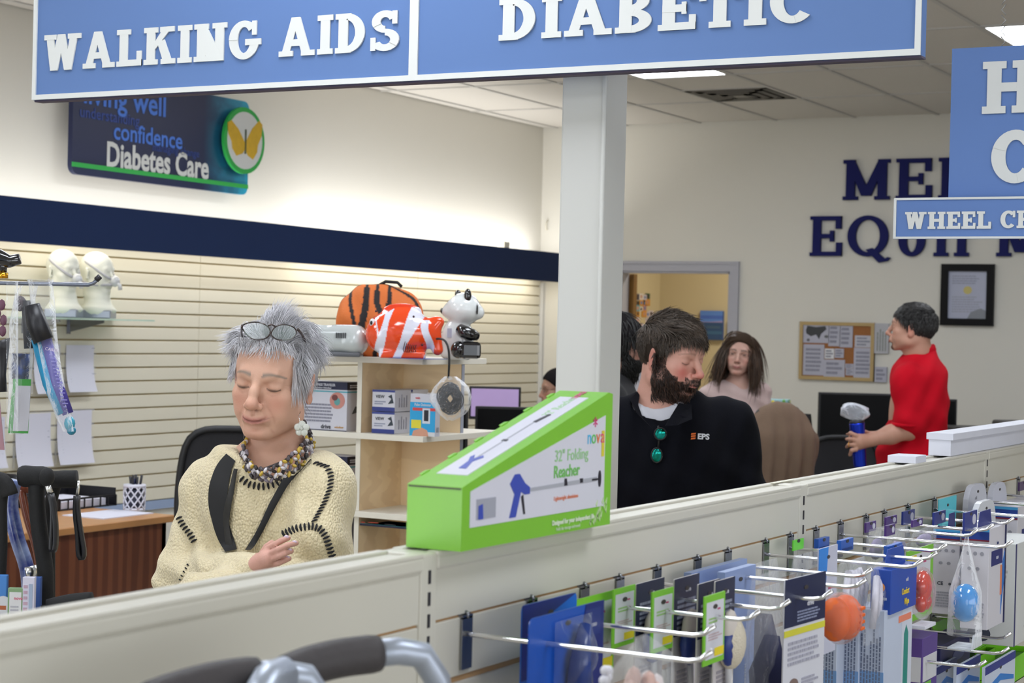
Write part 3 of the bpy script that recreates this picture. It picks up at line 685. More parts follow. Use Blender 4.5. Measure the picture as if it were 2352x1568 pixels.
# wall letters
wlm = mat('navy_letter', rgb(14, 20, 88), .6, spec=.2)
def wall_word(s, p0, p1, hgt, label):
    t = thing('wall_lettering', label, 'lettering', (XB, p0[1], p0[2])); kw = dict(w=.20, h=.11, sl=.09, e=.07)
    _, L_ = lettering(s[0], hgt, wlm, Matrix.Identity(4), gap=.14, **kw); k_ = (p0[1] - p1[1]) / (L_ - .14 * hgt)
    lettering(s[0] + s[1], hgt, wlm, frame((XB - .002, p0[1], p0[2]), (0, -1, 0), (0, 0, 1)), .03, gap=.14, sx=k_, each=lambda c, g: part('letter', g, t, True), **kw)
p0 = at(1938, 460, x=XB); p1 = at(2142, 457, x=XB); wall_word(('ME', 'DICAL'), p0, p1, at(1950, 368, x=XB)[2] - p0[2], 'navy raised wall letters, upper row starting MED')
p0 = at(1862, 588, x=XB); p1 = at(2128, 586, x=XB); wall_word(('EQU', 'IPMENT'), p0, at(2133, 586, x=XB), at(1866, 497, x=XB)[2] - p0[2], 'navy raised wall letters, lower row starting EQU')
# diabetes sign
YD = YW - .10; a_ = at(158, 235, y=YD); b_ = at(153, 400, y=YD); c_ = at(555, 447, y=YD); xl, xr, z0, z1 = a_[0], at(562, 330, y=YD)[0], (b_[2] + c_[2]) / 2, at(430, 190, y=YD)[2] + .02
z1 = 2.95
t = thing('wall_sign', 'dark blue rounded wall sign reading Diabetes Care with a butterfly badge', 'sign', (xl, YD, z0))
rr_ = .05; pl = [];
for cx, cz, a0 in ((xr - rr_, z0 + rr_, -90), (xr - rr_, z1 - rr_, 0), (xl + rr_, z1 - rr_, 90), (xl + rr_, z0 + rr_, 180)):
    for i in range(6): a = math.radians(a0 + i * 18); pl.append((cx + rr_ * math.cos(a), cz + rr_ * math.sin(a)))
FD = frame((0, YD, 0), (1, 0, 0), (0, 0, 1))
dpm = mat('sign_navy_swirl', rgb(18, 30, 72), .4); nt = dpm.node_tree; tcn = nt.nodes.new('ShaderNodeTexCoord'); gr = nt.nodes.new('ShaderNodeSeparateXYZ'); nt.links.new(tcn.outputs['Object'], gr.inputs[0])
mr = nt.nodes.new('ShaderNodeMapRange'); mr.inputs['From Min'].default_value = (xr - xl) * .72; mr.inputs['From Max'].default_value = (xr - xl) * 1.0; nt.links.new(gr.outputs[0], mr.inputs[0])
nz_ = nt.nodes.new('ShaderNodeTexNoise'); nz_.inputs['Scale'].default_value = 3.5; nz_.inputs['Distortion'].default_value = 2.5; nt.links.new(tcn.outputs['Object'], nz_.inputs['Vector'])
mu = nt.nodes.new('ShaderNodeMath'); mu.operation = 'MULTIPLY'; nt.links.new(mr.outputs[0], mu.inputs[0]); nt.links.new(nz_.outputs['Fac'], mu.inputs[1])
mxn = nt.nodes.new('ShaderNodeMix'); mxn.data_type = 'RGBA'; mxn.inputs[6].default_value = (*rgb(16, 27, 68), 1); mxn.inputs[7].default_value = (*rgb(40, 190, 230), 1); nt.links.new(mu.outputs[0], mxn.inputs[0]); nt.links.new(mxn.outputs[2], nt.nodes['Principled BSDF'].inputs['Base Color'])
b = MB(); b.prism([(p[0] , p[1]) for p in pl], .03, None, FD); b.mats = [dpm]; bd = part('board', b, t, True)
Fr = lambda u, v: frame(at(u, v, y=YD - .032), (1, 0, 0), (0, 0, 1))
def dtext(s, u, v, size, M, **k): g = MB(); text(g, s, size, M, Fr(u, v), **k); place('lettering', g.mesh('lettering'), bd, True)
lb = mat('sign_text_blue', rgb(70, 120, 215), .5); lb2 = mat('sign_text_dim', rgb(40, 66, 140), .5)
dtext('living well', 290, 230, .175, lb, bold=.003, depth=.001); dtext('understanding', 253, 268, .085, lb2, bold=.001, depth=.001); dtext('confidence', 342, 314, .135, lb, bold=.002, depth=.001)
dtext('managing change', 405, 346, .062, lb2, depth=.001); dtext('Diabetes Care', 366, 373, .185, signw, bold=.005, sx=.82, depth=.001)
b = MB(); zg = at(155, 375, y=YD - .032)[2]; b.box((xl, YD - .034, zg - .012), (xr, YD - .030, zg + .012), mat('sign_green', rgb(40, 165, 70), .5)); place('green_line', b.mesh('green_line'), bd, True)
cb = at(556, 323, y=YD - .06); rx_ = (at(603, 323, y=YD - .06)[0] - at(510, 323, y=YD - .06)[0]) / 2; rz_ = (at(556, 247, y=YD - .06)[2] - at(556, 400, y=YD - .06)[2]) / 2
FB = frame(cb, (1, 0, 0), (0, 0, 1)); el = lambda k_: [(rx_ * k_ * math.cos(a), rz_ * k_ * math.sin(a)) for a in np.linspace(0, 2 * PI, 36, endpoint=False)]
b = MB(); b.prism(el(1), .02, mat('sign_green'), FB); bg = part('badge', b, t, True); b = MB(); b.prism(el(.86), .003, signw, FB @ Matrix.Translation((0, 0, .02))); place('badge_face', b.mesh('badge_face'), bg, True)
wing = mat('butterfly_yellow', rgb(205, 165, 30), .6, var=.2, vscale=30); b = MB(); FB2 = FB @ Matrix.Translation((0, 0, .0235)); W1 = [(0, -.02), (.10, .12), (.20, .20), (.25, .17), (.24, .06), (.19, -.02), (.18, -.09), (.12, -.16), (.04, -.13), (0, -.08)]; sc_ = rz_ / .30
b.prism([(x * sc_, y * sc_) for x, y in W1], .002, wing, FB2); b.prism([(-x * sc_ * 1.05, (y * .86 - .01) * sc_) for x, y in W1][::-1], .002, wing, FB2); b.tube([FB2 @ Vector((0, y * sc_, .003)) for y in (-.12, 0, .10)], .005, mat('butterfly_body', rgb(60, 70, 40), .6), 6)
place('butterfly', b.mesh('butterfly'), bg, True)
# ------------------------------------------------------------------ display run in the foreground
YF = 1.095; YBK = 1.151; ZT = 1.372
rackm = mat('rack_cream', rgb(203, 200, 188), .42, var=.015, vscale=2); groove = mat('groove_board', rgb(176, 140, 98), .7, var=.08, vscale=30); slotm = mat('slot_dark', rgb(40, 38, 45), .7)
rack = thing('display_rack', 'cream slatted display rack running across the foreground', 'display rack', (3, 1.12, 0)); rack['label'] = 'long cream slatted display rack crossing the foreground with pegs of products'
UPX = [.565, 1.815, 3.070, 4.325, 5.580, 6.835]
for i in range(5):
    x0, x1 = UPX[i] + .019, UPX[i + 1] - .019
    b = MB(); b.box((x0, YF + .0025, .12), (x1, YBK - .0025, ZT - .030), groove); part('core_board', b, rack, True)
    sl = MB(); sl.box((0, 0, 0), (x1 - x0, .011, .0692), rackm, .0015); sl = sl.mesh('slat')
    for k in range(16):
        z = 1.2915 - (k + 1) * .0762 + .0035
        if z < .1: break
        for y, sy in ((YF, 1), (YBK, -1)):
            o = place('slat', sl, rack); o.location = (x0 - 3, y - 1.12, z); o.scale = (1, sy, 1)
    b = MB(); b.box((x0, YF, 1.2915), (x1, YBK, 1.352), rackm); part('top_slat', b, rack, True)
    b = MB(); b.box((x0 - .004, YF - .004, 1.350), (x1 + .004, YBK + .003, ZT - .004), rackm, .004); b.box((x0 - .004, YF - .004, ZT - .006), (x1 + .004, YF + .012, ZT), rackm, .002); b.box((x0 - .004, YBK - .012, ZT - .006), (x1 + .004, YBK + .003, ZT), rackm, .002); part('top_rail', b, rack, True)
for i, x in enumerate(UPX):
    b = MB(); b.box((x - .019, YF - .002, .02), (x + .019, YBK + .002, ZT - .001), rackm, .003); up_ = part('upright', b, rack, True)
    if 0 < i < 5:
        sb = MB(); sb.box((-.0022, -.0008, 0), (.0022, .001, .0155), slotm); sb = sb.mesh('slot')
        for k in range(12):
            o = place('slot', sb, up_); o.location = (x - 3, YF - .0025 - 1.12, 1.336 - k * .0252)
b = MB(); b.box((UPX[0], YF - .06, 0), (UPX[-1], YBK + .06, .12), rackm, .004); b.box((UPX[0], YF - .07, .12), (UPX[-1], YBK + .07, .14), rackm, .004); part('base_deck', b, rack, True)

chrome = mat('chrome', (.82, .82, .84), .16, 1.); plate = mat('hook_plate', rgb(150, 152, 158), .25, .9)
def hook(x, zg, L, label, double=False, group='chrome display pegs on the rack'):
    t = thing('display_peg', label, 'peg', (x, YF, zg), group=group)
    b = MB(); b.box((-.012, -.0035, -.066), (.012, -.0012, -.004), plate); b.tube([(0, -.0024, -.006), (0, -.004, -.001), (0, -.001, .0015), (0, .006, .001)], .0022, plate, 6); b.box((-.012, -.0035, -.006), (.012, .007, -.0015), plate); b.box((-.014, .001, -.002), (.014, .006, .0045), plate)
    me = b.mesh('back_plate'); place('back_plate', me, t)
    b = MB(); zr = -.024; b.tube([(0, -.003, zr), (0, -.012, zr - .001), (0, -L + .012, zr - .002), (0, -L - .002, zr + .001), (0, -L - .016, zr + .012)], .0030, chrome, 8); place('rod', b.mesh('rod'), t)
    return t
HK = [(1069, 1407, .30), (1219, 1375, .235), (1340, 1348, .235), (1421, 1330, .235), (1507, 1312, .25), (1600, 1290, .25), (1670, 1272, .22), (1757, 1245, .25), (1814, 1232, .24), (1873, 1217, .22), (1929, 1203, .30), (1988, 1188, .20), (2030, 1176, .20), (2084, 1163, .20), (2145, 1146, .20), (2224, 1124, .20), (2281, 1108, .20), (2338, 1095, .20)]
WH = ['first chrome peg from the left, nothing on its near half', 'second chrome peg from the left, above the blue pack', 'third chrome peg from the left, by a lime-edged card', 'fourth chrome peg from the left', 'fifth chrome peg from the left, carrying brush packs', 'sixth chrome peg from the left', 'seventh chrome peg from the left', 'chrome peg carrying clear bags left of the rack post', 'chrome peg just left of the second rack post', 'chrome peg just right of the second rack post', 'long chrome peg holding the clear bag with the blue ball', 'chrome peg with small purple tags', 'chrome peg behind the purple tags', 'chrome peg with navy hang tabs and white cartons', 'chrome peg beside the turquoise card', 'chrome peg by the rounded white and navy packs', 'chrome peg just right of the third rack post', 'chrome peg furthest right in the upper row']
PX = []
for (u, v, L), lb_ in zip(HK, WH):
    p = at(u, v, y=YF); PX.append(p[0]); hook(float(p[0]), 1.2915, L, lb_, group=None)
for i, (x, zg, L) in enumerate(((1.62, 1.2153, .30), (3.35, 1.063, .24), (3.52, 1.063, .24), (3.70, 1.063, .20), (3.90, 1.063, .20), (4.12, 1.063, .20))):
    hook(x, zg, L, 'chrome peg in a lower row of the rack, number %d' % i if False else ['chrome peg lowest at the left, crossing the bottom edge of the picture', 'lower-row chrome peg under the purple packs', 'lower-row chrome peg left of the lime boxes', 'lower-row chrome peg through the lime boxes', 'lower-row chrome peg over the blue and white pouches', 'lower-row chrome peg furthest right'][i], group=None)

# ---- packed goods
def rectw(u0, v0, u1, v1, y):
    um, vm = (u0 + u1) / 2, (v0 + v1) / 2
    return at(u0, vm, y=y)[0], at(u1, vm, y=y)[0], at(um, v1, y=y)[2], at(um, v0, y=y)[2]
PM = {}
def pm_(c, r=.45): return flat(*c, rough=r)
def deco(b, X, W, H, items, z=.0006):
    """flat print on a face: X = frame with origin at the lower left corner"""
    for n, it in enumerate(items):
        zz = z + n * .00012
        if it[0] == 'r': _, x0, y0, x1, y1, c = it; b.prism([(x0 * W, y0 * H), (x1 * W, y0 * H), (x1 * W, y1 * H), (x0 * W, y1 * H)], zz, pm_(c), X)
        elif it[0] == 'p': b.prism([(x * W, y * H) for x, y in it[1]], zz, pm_(it[2]), X)
        elif it[0] == 'e': _, x, y, rx, ry, c = it; b.prism([(x * W + rx * W * math.cos(a), y * H + ry * H * math.sin(a)) for a in np.linspace(0, 2 * PI, 20, endpoint=False)], zz, pm_(c), X)
        elif it[0] == 't': _, s, x, y, sz, c = it[:6]; text(b, s, sz * H, pm_(c), X @ Matrix.Translation((x * W, y * H, zz)), depth=.0004, bold=sz * H * .02, sx=it[6] if len(it) > 6 else 1., align=it[7] if len(it) > 7 else 'CENTER')
        elif it[0] == 'l':   # lines of small print
            _, x0, x1, y0, y1, n_, c = it; R_ = random.Random(n_)
            for k in range(n_):
                yy = y0 + (y1 - y0) * (k + .5) / n_; hh_ = abs(y1 - y0) / n_ * .28; x = x0; xe = x0 + (x1 - x0) * R_.uniform(.7, 1)
                while x < xe:
                    w_ = R_.uniform(.04, .13) * (x1 - x0); b.prism([(x * W, (yy - hh_) * H), (min(x + w_, xe) * W, (yy - hh_) * H), (min(x + w_, xe) * W, (yy + hh_) * H), (x * W, (yy + hh_) * H)], zz, pm_(c), X); x += w_ + .015 * (x1 - x0)
        elif it[0] == 'v':   # upright lines of print
            _, x0, x1, y0, y1, n_, c = it; R_ = random.Random(n_ + 3)
            for k in range(n_):
                xx = x0 + (x1 - x0) * (k + .5) / n_; hw = abs(x1 - x0) / n_ * .24; y = y0; ye = y0 + (y1 - y0) * R_.uniform(.6, 1)
                while y < ye:
                    l_ = R_.uniform(.02, .06) * (y1 - y0); b.prism([((xx - hw) * W, y * H), ((xx + hw) * W, y * H), ((xx + hw) * W, (y + l_) * H), ((xx - hw) * W, (y + l_) * H)], zz, pm_(c), X); y += l_ + .008
def card(name, label, cat, r, y, col, items, group=None, th=.002, round_=0., rough=.35, tilt=0.):
    """a flat card hanging square to its peg; its printed face looks along -y"""
    x0, x1, z0, z1 = r; W, H = x1 - x0, z1 - z0; t = thing(name, label, cat, (x0, y, z0), tilt, group); b = MB(); X = frame((0, 0, 0), (1, 0, 0), (0, 0, 1))
    if round_:
        q = min(W, H) * round_; pl = []
        for cx, cz, a0 in ((W - q, q, -90), (W - q, H - q, 0), (q, H - q, 90), (q, q, 180)):
            for i in range(5): a = math.radians(a0 + i * 22.5); pl.append((cx + q * math.cos(a), cz + q * math.sin(a)))
    else: pl = [(0, 0), (W, 0), (W, H), (0, H)]
    b.prism(pl, th, pm_(col, rough), X @ Matrix.Translation((0, 0, -th))); part('card', b, t)
    b = MB(); deco(b, X, W, H, items + [('e', .5, 1 - .016 / H if H > .05 else .85, .007 / W, .003 / H, (60, 55, 55))])
    part('print', b, t); return t, W, H
def carton(name, label, cat, r, y, depth, col, front, side, group=None, top=None, hang=None, cat2=None):
    """carton: front (-y) W x H, side face looking along -x is `depth` wide"""
    x0, x1, z0, z1 = r; W, H = x1 - x0, z1 - z0; t = thing(name, label, cat, (x0, y, z0), 0, group); b = MB(); b.box((0, 0, 0), (W, depth, H), pm_(col), .0012); part('box', b, t)
    b = MB(); deco(b, frame((0, 0, 0), (1, 0, 0), (0, 0, 1)), W, H, front); deco(b, frame((0, depth, 0), (0, -1, 0), (0, 0, 1)), depth, H, side)
    if top: deco(b, frame((0, 0, H), (1, 0, 0), (0, 1, 0)), W, depth, top)
    part('print', b, t)
    if hang:
        b = MB(); b.prism([(W * .1, 0), (W * .9, 0), (W * .8, hang), (W * .2, hang)], .0012, pm_(cat2 or col), frame((0, depth * .5, H), (1, 0, 0), (0, 0, 1))); part('hang_tab', b, t)
    return t
def bag(name, label, cat, r, y, thick=.02, film_=None, group=None, inner=None, seed=1, top=.25):
    """clear bag: crumpled pillow hanging from a peg"""
    x0, x1, z0, z1 = r; W, H = x1 - x0, z1 - z0; t = thing(name, label, cat, (x0, y, z0), 0, group); R_ = np.random.default_rng(seed); nU, nV = 14, 22; ph = R_.uniform(0, 6, 8)
    for s, nm in ((-1, 'film_front'), (1, 'film_back')):
        G_ = []
        for i in range(nV + 1):
            v = i / nV; row = []; w_ = 1 - top * max(0, (v - .72) / .28)
            for j in range(nU + 1):
                u = j / nU; bul = math.sin(PI * u) * min(1, (1 - v) * 3) * (0.55 + .45 * math.sin(PI * min(1, v + .1)))
                cr = .10 * math.sin(9 * u + 7 * v + ph[0]) + .08 * math.sin(17 * u - 11 * v + ph[1]) + .05 * math.sin(29 * v + 13 * u + ph[2])
                row.append((W * (.5 + (u - .5) * w_ + .012 * math.sin(14 * v + ph[3])), s * thick * (bul * (.5 + cr) + .03), H * v))
            G_.append(row)
        b = MB(); b.grid(G_, film_ or film()); part(nm, b, t)
    if inner: inner(t, W, H)
    return t
GRN, WHT, NVY = (120, 190, 50), (205, 206, 216), (24, 34, 72); RED, YEL, GRY = (190, 50, 60), (220, 200, 50), (150, 150, 160)
novacard = lambda k=1.: [('r', .09, .08, .92, .90, WHT), ('t', 'nova', .68, .78, .055, (200, 60, 120)), ('l', .2, .75, .68, .58, 2, (150, 190, 120)), ('l', .2, .85, .45, .34, 3, (190, 170, 175)), ('r', .5, .10, .95, .22, (225, 205, 40))]
# blue cold pack on the second peg
r = rectw(1198, 1376, 1322, 1600, 1.045)
t, W, H = card('retail_pack', 'big blue retail pack hanging at the left end of the stocked pegs', 'retail pack', r, 1.045, (22, 100, 200), [('p', [(0, 1), (0, .25), (.16, .25), (.25, .62), (.5, .85), (.98, 1)], (25, 40, 120)), ('t', 'CARE', .19, .80, .085, WHT), ('e', .19, .70, .10, .025, (200, 60, 50))], round_=.06)
r = rectw(1215, 1400, 1384, 1600, .985)
t, W, H = card('retail_pack', 'blue blister pack with a clear moulded front, front of the first two', 'retail pack', r, .985, (20, 78, 175), [('p', [(1, 1), (1, 0), (.45, 0), (.62, .3), (.74, 1)], (22, 34, 110)), ('r', .74, .62, .95, .93, (36, 50, 120)), ('t', 'COLD', .86, .74, .05, WHT)], round_=.10)
b = MB(); G_ = [[(W * (.30 + .5 * u), -.003 - .030 * math.sin(PI * u) * math.sin(PI * v), H * (.05 + .85 * v)) for u in np.linspace(0, 1, 12)] for v in np.linspace(0, 1, 14)]; b.grid(G_, film('blister_film', (.85, .92, 1), .03)); part('blister', b, t)
b = MB(); b.tube([(W * .55, -.012, H * .1), (W * .50, -.018, H * .45), (W * .62, -.012, H * .8)], [.018, .013, .008], pm_((35, 60, 130), .2), 12); part('gel_pack', b, t)
# lime cards
for i, (q, y, lb_) in enumerate((((1323, 1366, 1410, 1560), 1.050, 'large white card with lime edges behind the blue packs'), ((1408, 1348, 1458, 1482), 1.03, 'small lime-edged card to the right of the large lime one'), ((1497, 1354, 1546, 1494), .975, 'small lime-edged card in front of the brush packs'), ((1617, 1364, 1664, 1522), .905, 'curled lime-edged card nearest the camera by the sponge'))):
    t, W, H = card('product_card', lb_, 'product card', rectw(*q, y), y, GRN, novacard())
# long handled packs
for i, (q, y, lb_) in enumerate((((1459, 1334, 1522, 1600), 1.035, 'long navy and white sponge pack, furthest left of the four'), ((1546, 1324, 1602, 1620), .995, 'long navy and white sponge pack in the middle of the group'), ((1601, 1336, 1650, 1620), .955, 'long navy and white sponge pack partly behind the curled lime card'), ((1640, 1330, 1684, 1620), .93, 'long navy pack beside the pale round sponge'))):
    t, W, H = card('sponge_pack', lb_, 'sponge pack', rectw(*q, y), y, (196, 190, 192), [('r', 0, .56, 1, 1, (30, 38, 66)), ('t', 'drive', .55, .90, .05, WHT), ('l', .12, .9, .84, .60, 6, (140, 145, 165)), ('l', .15, .8, .30, .12, 5, (160, 155, 165))], round_=.03)
    b = MB(); b.ball((W * .38, -.012, H * .60), (W * .30, .010, .030), pm_((196, 188, 182), .8), 12); part('sponge_head', b, t)
    b = MB(); b.ball((W * .36, -.012, H * .50), (W * .31, .011, .030), pm_((28, 50, 120), .35), 12); part('blue_grip', b, t)
    b = MB(); b.tube([(W * .45, -.008, H * .5), (W * .55, -.008, H * .05)], .005, pm_((200, 200, 205), .4), 8); part('handle', b, t)
p = at(1680, 1475, y=.92); t = thing('bath_sponge', 'pale cream round sponge on a white stick among the hanging packs', 'sponge', p); b = MB(); b.ball((0, 0, 0), (.030, .018, .036), mat('sponge', rgb(205, 196, 178), .95, bump=.6, bscale=300), 18); part('sponge_head', b, t); b = MB(); b.tube([(0, 0, -.03), (-.004, 0, -.14)], .0035, pm_((205, 200, 195)), 8); part('stick', b, t)
# pale blue cards
for i, (q, y, lb_) in enumerate((((1585, 1300, 1712, 1600), 1.055, 'large pale blue card against the rack, behind the sponge packs'), ((1662, 1306, 1732, 1620), 1.015, 'tall pale blue box in front of the large pale blue card'))):
    card('product_card', lb_, 'product card', rectw(*q, y), y, (140, 160, 205), [('r', 0, 0, .22, .86, (28, 80, 175)), ('r', .25, .55, .48, .66, (175, 180, 205)), ('v', .66, .76, .05, .4, 1, (190, 200, 220))], th=.012)
# clear bags with navy braces
def brace(t, W, H):
    b = MB(); b.tube([(W * .5, -.002, H * .04), (W * .46, -.004, H * .3), (W * .56, -.002, H * .55)], [.026, .030, .012], mat('navy_foam', rgb(24, 28, 66), .8), 12, flatz=.5); part('brace', b, t)
bag('bagged_brace', 'clear bag holding a navy brace, left of the tall white and navy card', 'bagged item', rectw(1712, 1315, 1812, 1640, .96), .96, .03, film('clear_film'), inner=brace, seed=3)
bag('bagged_brace', 'clear bag holding a navy brace, nearer the rack panel', 'bagged item', rectw(1705, 1290, 1790, 1560, 1.03), 1.03, .025, film('clear_film'), inner=brace, seed=4)
bag('empty_looking_bag', 'clear bag hanging below the rack post with a lime tab behind', 'bagged item', rectw(1812, 1270, 1885, 1420, .99), .99, .02, film('clear_film'), seed=6)
t, W, H = card('product_card', 'tall white card with a navy head and a yellow stripe, beside the orange jar opener', 'product card', rectw(1800, 1322, 1876, 1640, .885), .885, WHT, [('r', 0, .66, 1, 1, (26, 34, 70)), ('r', 0, .595, 1, .64, (205, 200, 60)), ('t', 'drive', .62, .80, .055, WHT), ('l', .3, .95, .765, .68, 4, (130, 138, 165)), ('l', .1, .9, .56, .38, 5, (165, 165, 180)), ('e', .25, .24, .11, .05, (120, 100, 95)), ('l', .45, .85, .28, .20, 3, (165, 165, 180))], round_=.05, tilt=-.08)
# orange jar opener
p = at(1929, 1418, y=.885); t = thing('jar_opener', 'orange rubber jar opener in a clear blister', 'jar opener', p); om = mat('orange_rubber', rgb(222, 98, 22), .55, var=.05)
b = MB(); b.ball((-.022, 0, 0), (.020, .024, .033), om, 20); part('left_lobe', b, t); b = MB(); b.ball((.010, -.006, 0), (.022, .026, .034), om, 20)
for k in range(4): b.box((.002, -.0335, -.017 + k * .010), (.019, -.020, -.012 + k * .010), om, .0015)
part('right_lobe', b, t); b = MB(); b.ball((-.004, -.003, 0), (.040, .032, .039), film('blister_film', (.9, .93, 1), .03), 20); part('blister', b, t)
# mixed small goods
card('product_card', 'narrow light blue and red printed pack hanging behind the orange jar opener', 'product card', rectw(1878, 1256, 1921, 1500, .955), .955, (190, 192, 210), [('p', [(0, 1), (0, .3), (.35, .5), (.5, 1)], (50, 130, 215)), ('t', 'NEW', .66, .62, .06, (205, 60, 110)), ('e', .5, .42, .4, .05, (190, 150, 130))])
card('product_card', 'lime green twisted card tab just in front of the second rack post', 'product card', rectw(1822, 1238, 1846, 1262, 1.06), 1.06, (110, 215, 60), [])
def tubes(t, W, H):
    for k in range(5):
        b = MB(); b.tube([(W * (.2 + .14 * k), -.004, H * .2), (W * (.15 + .15 * k), -.010, H * .55), (W * (.35 + .08 * k), -.002, H * .82)], .006, pm_((205, 203, 215), .4), 8); part('white_strap', b, t)
bag('bagged_straps', 'clear bag of white straps, left one of two behind the blue box', 'bagged item', rectw(1918, 1285, 1992, 1430, .955), .955, .03, film('clear_film'), inner=tubes, seed=8)
bag('bagged_straps', 'clear bag of white straps, right one with a paper label', 'bagged item', rectw(1986, 1290, 2052, 1468, .925), .925, .03, film('clear_film'), inner=lambda t, W, H: (tubes(t, W, H), part('paper_label', MB().box((W * .5, -.014, H * .1), (W * .95, -.013, H * .6), pm_((212, 212, 208))), t)), seed=9)
for i, (q, y) in enumerate((((1922, 1395, 1968, 1640), .97), ((1972, 1395, 2022, 1640), .945), ((2030, 1392, 2092, 1640), .905))):
    carton('wipe_carton', ['tall blue and white printed carton, left one of three below the strap bags', 'tall blue and white printed carton, middle one of three', 'tall blue and white carton with a teal stripe, right one of three'][i], 'carton', rectw(*q, y), y, .045, (185, 195, 215),
           [('r', .62, 0, 1, 1, (200, 205, 218)), ('p', [(.68, 0), (.86, 0), (.86, .72), (.78, .80), (.70, .72)], (20, 130, 120)), ('r', .5, .84, .95, .90, (225, 130, 100))], [('r', 0, 0, 1, .45, (110, 150, 200)), ('v', .1, .9, .05, .92, 7, (100, 110, 135))])
q = rectw(2047, 1300, 2105, 1400, .90); carton('wipe_box', 'small royal blue box with yellow lettering and a hang tab', 'carton', q, .90, .035, (30, 72, 165), [('t', 'Comfort', .55, .42, .20, (235, 205, 60), .8), ('t', 'Wipe', .6, .18, .20, (235, 205, 60), .8), ('t', 'soft', .6, .68, .12, WHT)], [('e', .5, .6, .2, .1, (230, 150, 60)), ('l', .2, .8, .5, .2, 3, (180, 190, 215))], hang=.03)
for i, (q, y) in enumerate((((1880, 1235, 1905, 1262), 1.05), ((1932, 1238, 1960, 1265), 1.01), ((2040, 1250, 2072, 1285), .925))):
    card('hang_tag', ['small blue folded tag on the peg right of the rack post, furthest left', 'small blue folded tag, middle one on the same peg', 'small blue folded tag above the royal blue box'][i], 'tag', rectw(*q, y), y, (40, 95, 190), [('r', .1, .1, .9, .3, (20, 60, 140))], th=.008)
# red moulded item and lime card
card('product_card', 'white card with lime edges and a yellow sticker, behind the red rubber item', 'product card', rectw(2082, 1258, 2142, 1420, .945), .945, GRN, [('r', .0, .10, .88, .93, (206, 206, 214)), ('r', .0, .80, .34, .92, YEL), ('t', 'nova', .66, .80, .07, (200, 60, 120)), ('l', .1, .6, .68, .6, 1, (150, 190, 120))])
p = at(2119, 1362, y=.90); t = thing('rubber_star', 'glossy red moulded rubber item in a clear bag', 'rubber item', p); b = MB(); rm = mat('red_gloss', rgb(205, 62, 40), .18, coat=.8); b.ball((0, 0, .01), (.022, .016, .030), rm, 16)
for a in (-.6, .5, 2.6, 3.8): b.ball((math.cos(a) * .017, -.002, math.sin(a) * .026), (.013, .011, .016), rm, 12)
part('moulded_body', b, t); b = MB(); b.ball((0, 0, 0), (.034, .022, .046), film('blister_film'), 16); part('film', b, t); b = MB(); b.box((-.03, -.015, -.058), (.035, .012, -.052), pm_((215, 215, 225)), .001); part('white_base', b, t)
# white cartons
icons = lambda: [('e', .25, .75, .07, .02, GRY), ('e', .5, .75, .07, .02, GRY), ('e', .75, .75, .07, .02, GRY), ('e', .3, .60, .07, .018, GRY), ('e', .6, .60, .07, .018, GRY), ('t', 'CE', .3, .36, .06, (70, 72, 85)), ('e', .66, .36, .05, .015, (90, 92, 100)), ('l', .15, .9, .27, .08, 6, (165, 165, 176)), ('r', .0, .89, 1, .97, (30, 60, 140)), ('r', .0, .97, 1, .995, (70, 165, 220)), ('r', .0, .875, 1, .89, (120, 30, 50)), ('t', 'MIS', .5, .84, .035, (90, 90, 100))]
def ctn(u0, v0, u1, v1, usplit, y, lb_, **k):
    """tall white carton seen on its corner: side face u0..usplit, front usplit..u1"""
    vm = (v0 + v1) / 2; a = at(usplit, vm, y=y); x0 = a[0]; x1 = at(u1, vm, y=y)[0]; dep = max(.02, at(u0, vm, x=x0)[1] - y); z0 = at(usplit, v1, y=y)[2]; z1 = at(usplit, v0, y=y)[2]
    return carton('white_carton', lb_, 'carton', (x0, x1, z0, z1), y, dep, (206, 204, 212), [('t', 'inno', .5, .84, .05, (60, 70, 120), .8), ('r', .15, .62, .8, .77, (32, 40, 110)), ('t', '00:00', .48, .69, .04, WHT), ('p', [(.75, .1), (.95, .5), (.95, .75), (.80, .6)], (40, 110, 190)), ('r', .70, .3, .78, .6, (215, 130, 90)), ('r', .93, 0, 1, 1, (24, 30, 80))], icons(), **k)
ctn(2142, 1218, 2222, 1412, 2203, .965, 'tall white medical carton, left one of the pair with navy tabs', hang=.03, cat2=(35, 45, 120))
ctn(2207, 1216, 2308, 1446, 2270, .90, 'tall white medical carton with a coloured front, right one of the pair', hang=.03, cat2=(35, 45, 120))
q = at(2300, 1240, y=.93); t = carton('white_carton', 'large cream-white carton with slanted black script at the right edge', 'carton', (q[0], q[0] + .22, 1.005, 1.215), .90, .11, (205, 207, 205), [('r', 0, 0, .04, 1, (60, 62, 110))], [('t', 'Air Sync', .62, .45, .09, (60, 62, 60), .7), ('e', .35, .10, .22, .08, (60, 66, 80)), ('l', .6, .9, .8, .6, 4, (170, 172, 172)), ('p', [(.02, .3), (.08, .3), (.30, .85), (.26, .85)], (35, 40, 75))])
ctn(2268, 1165, 2400, 1400, 2335, .985, 'large plain white carton behind the scripted one at the right edge')
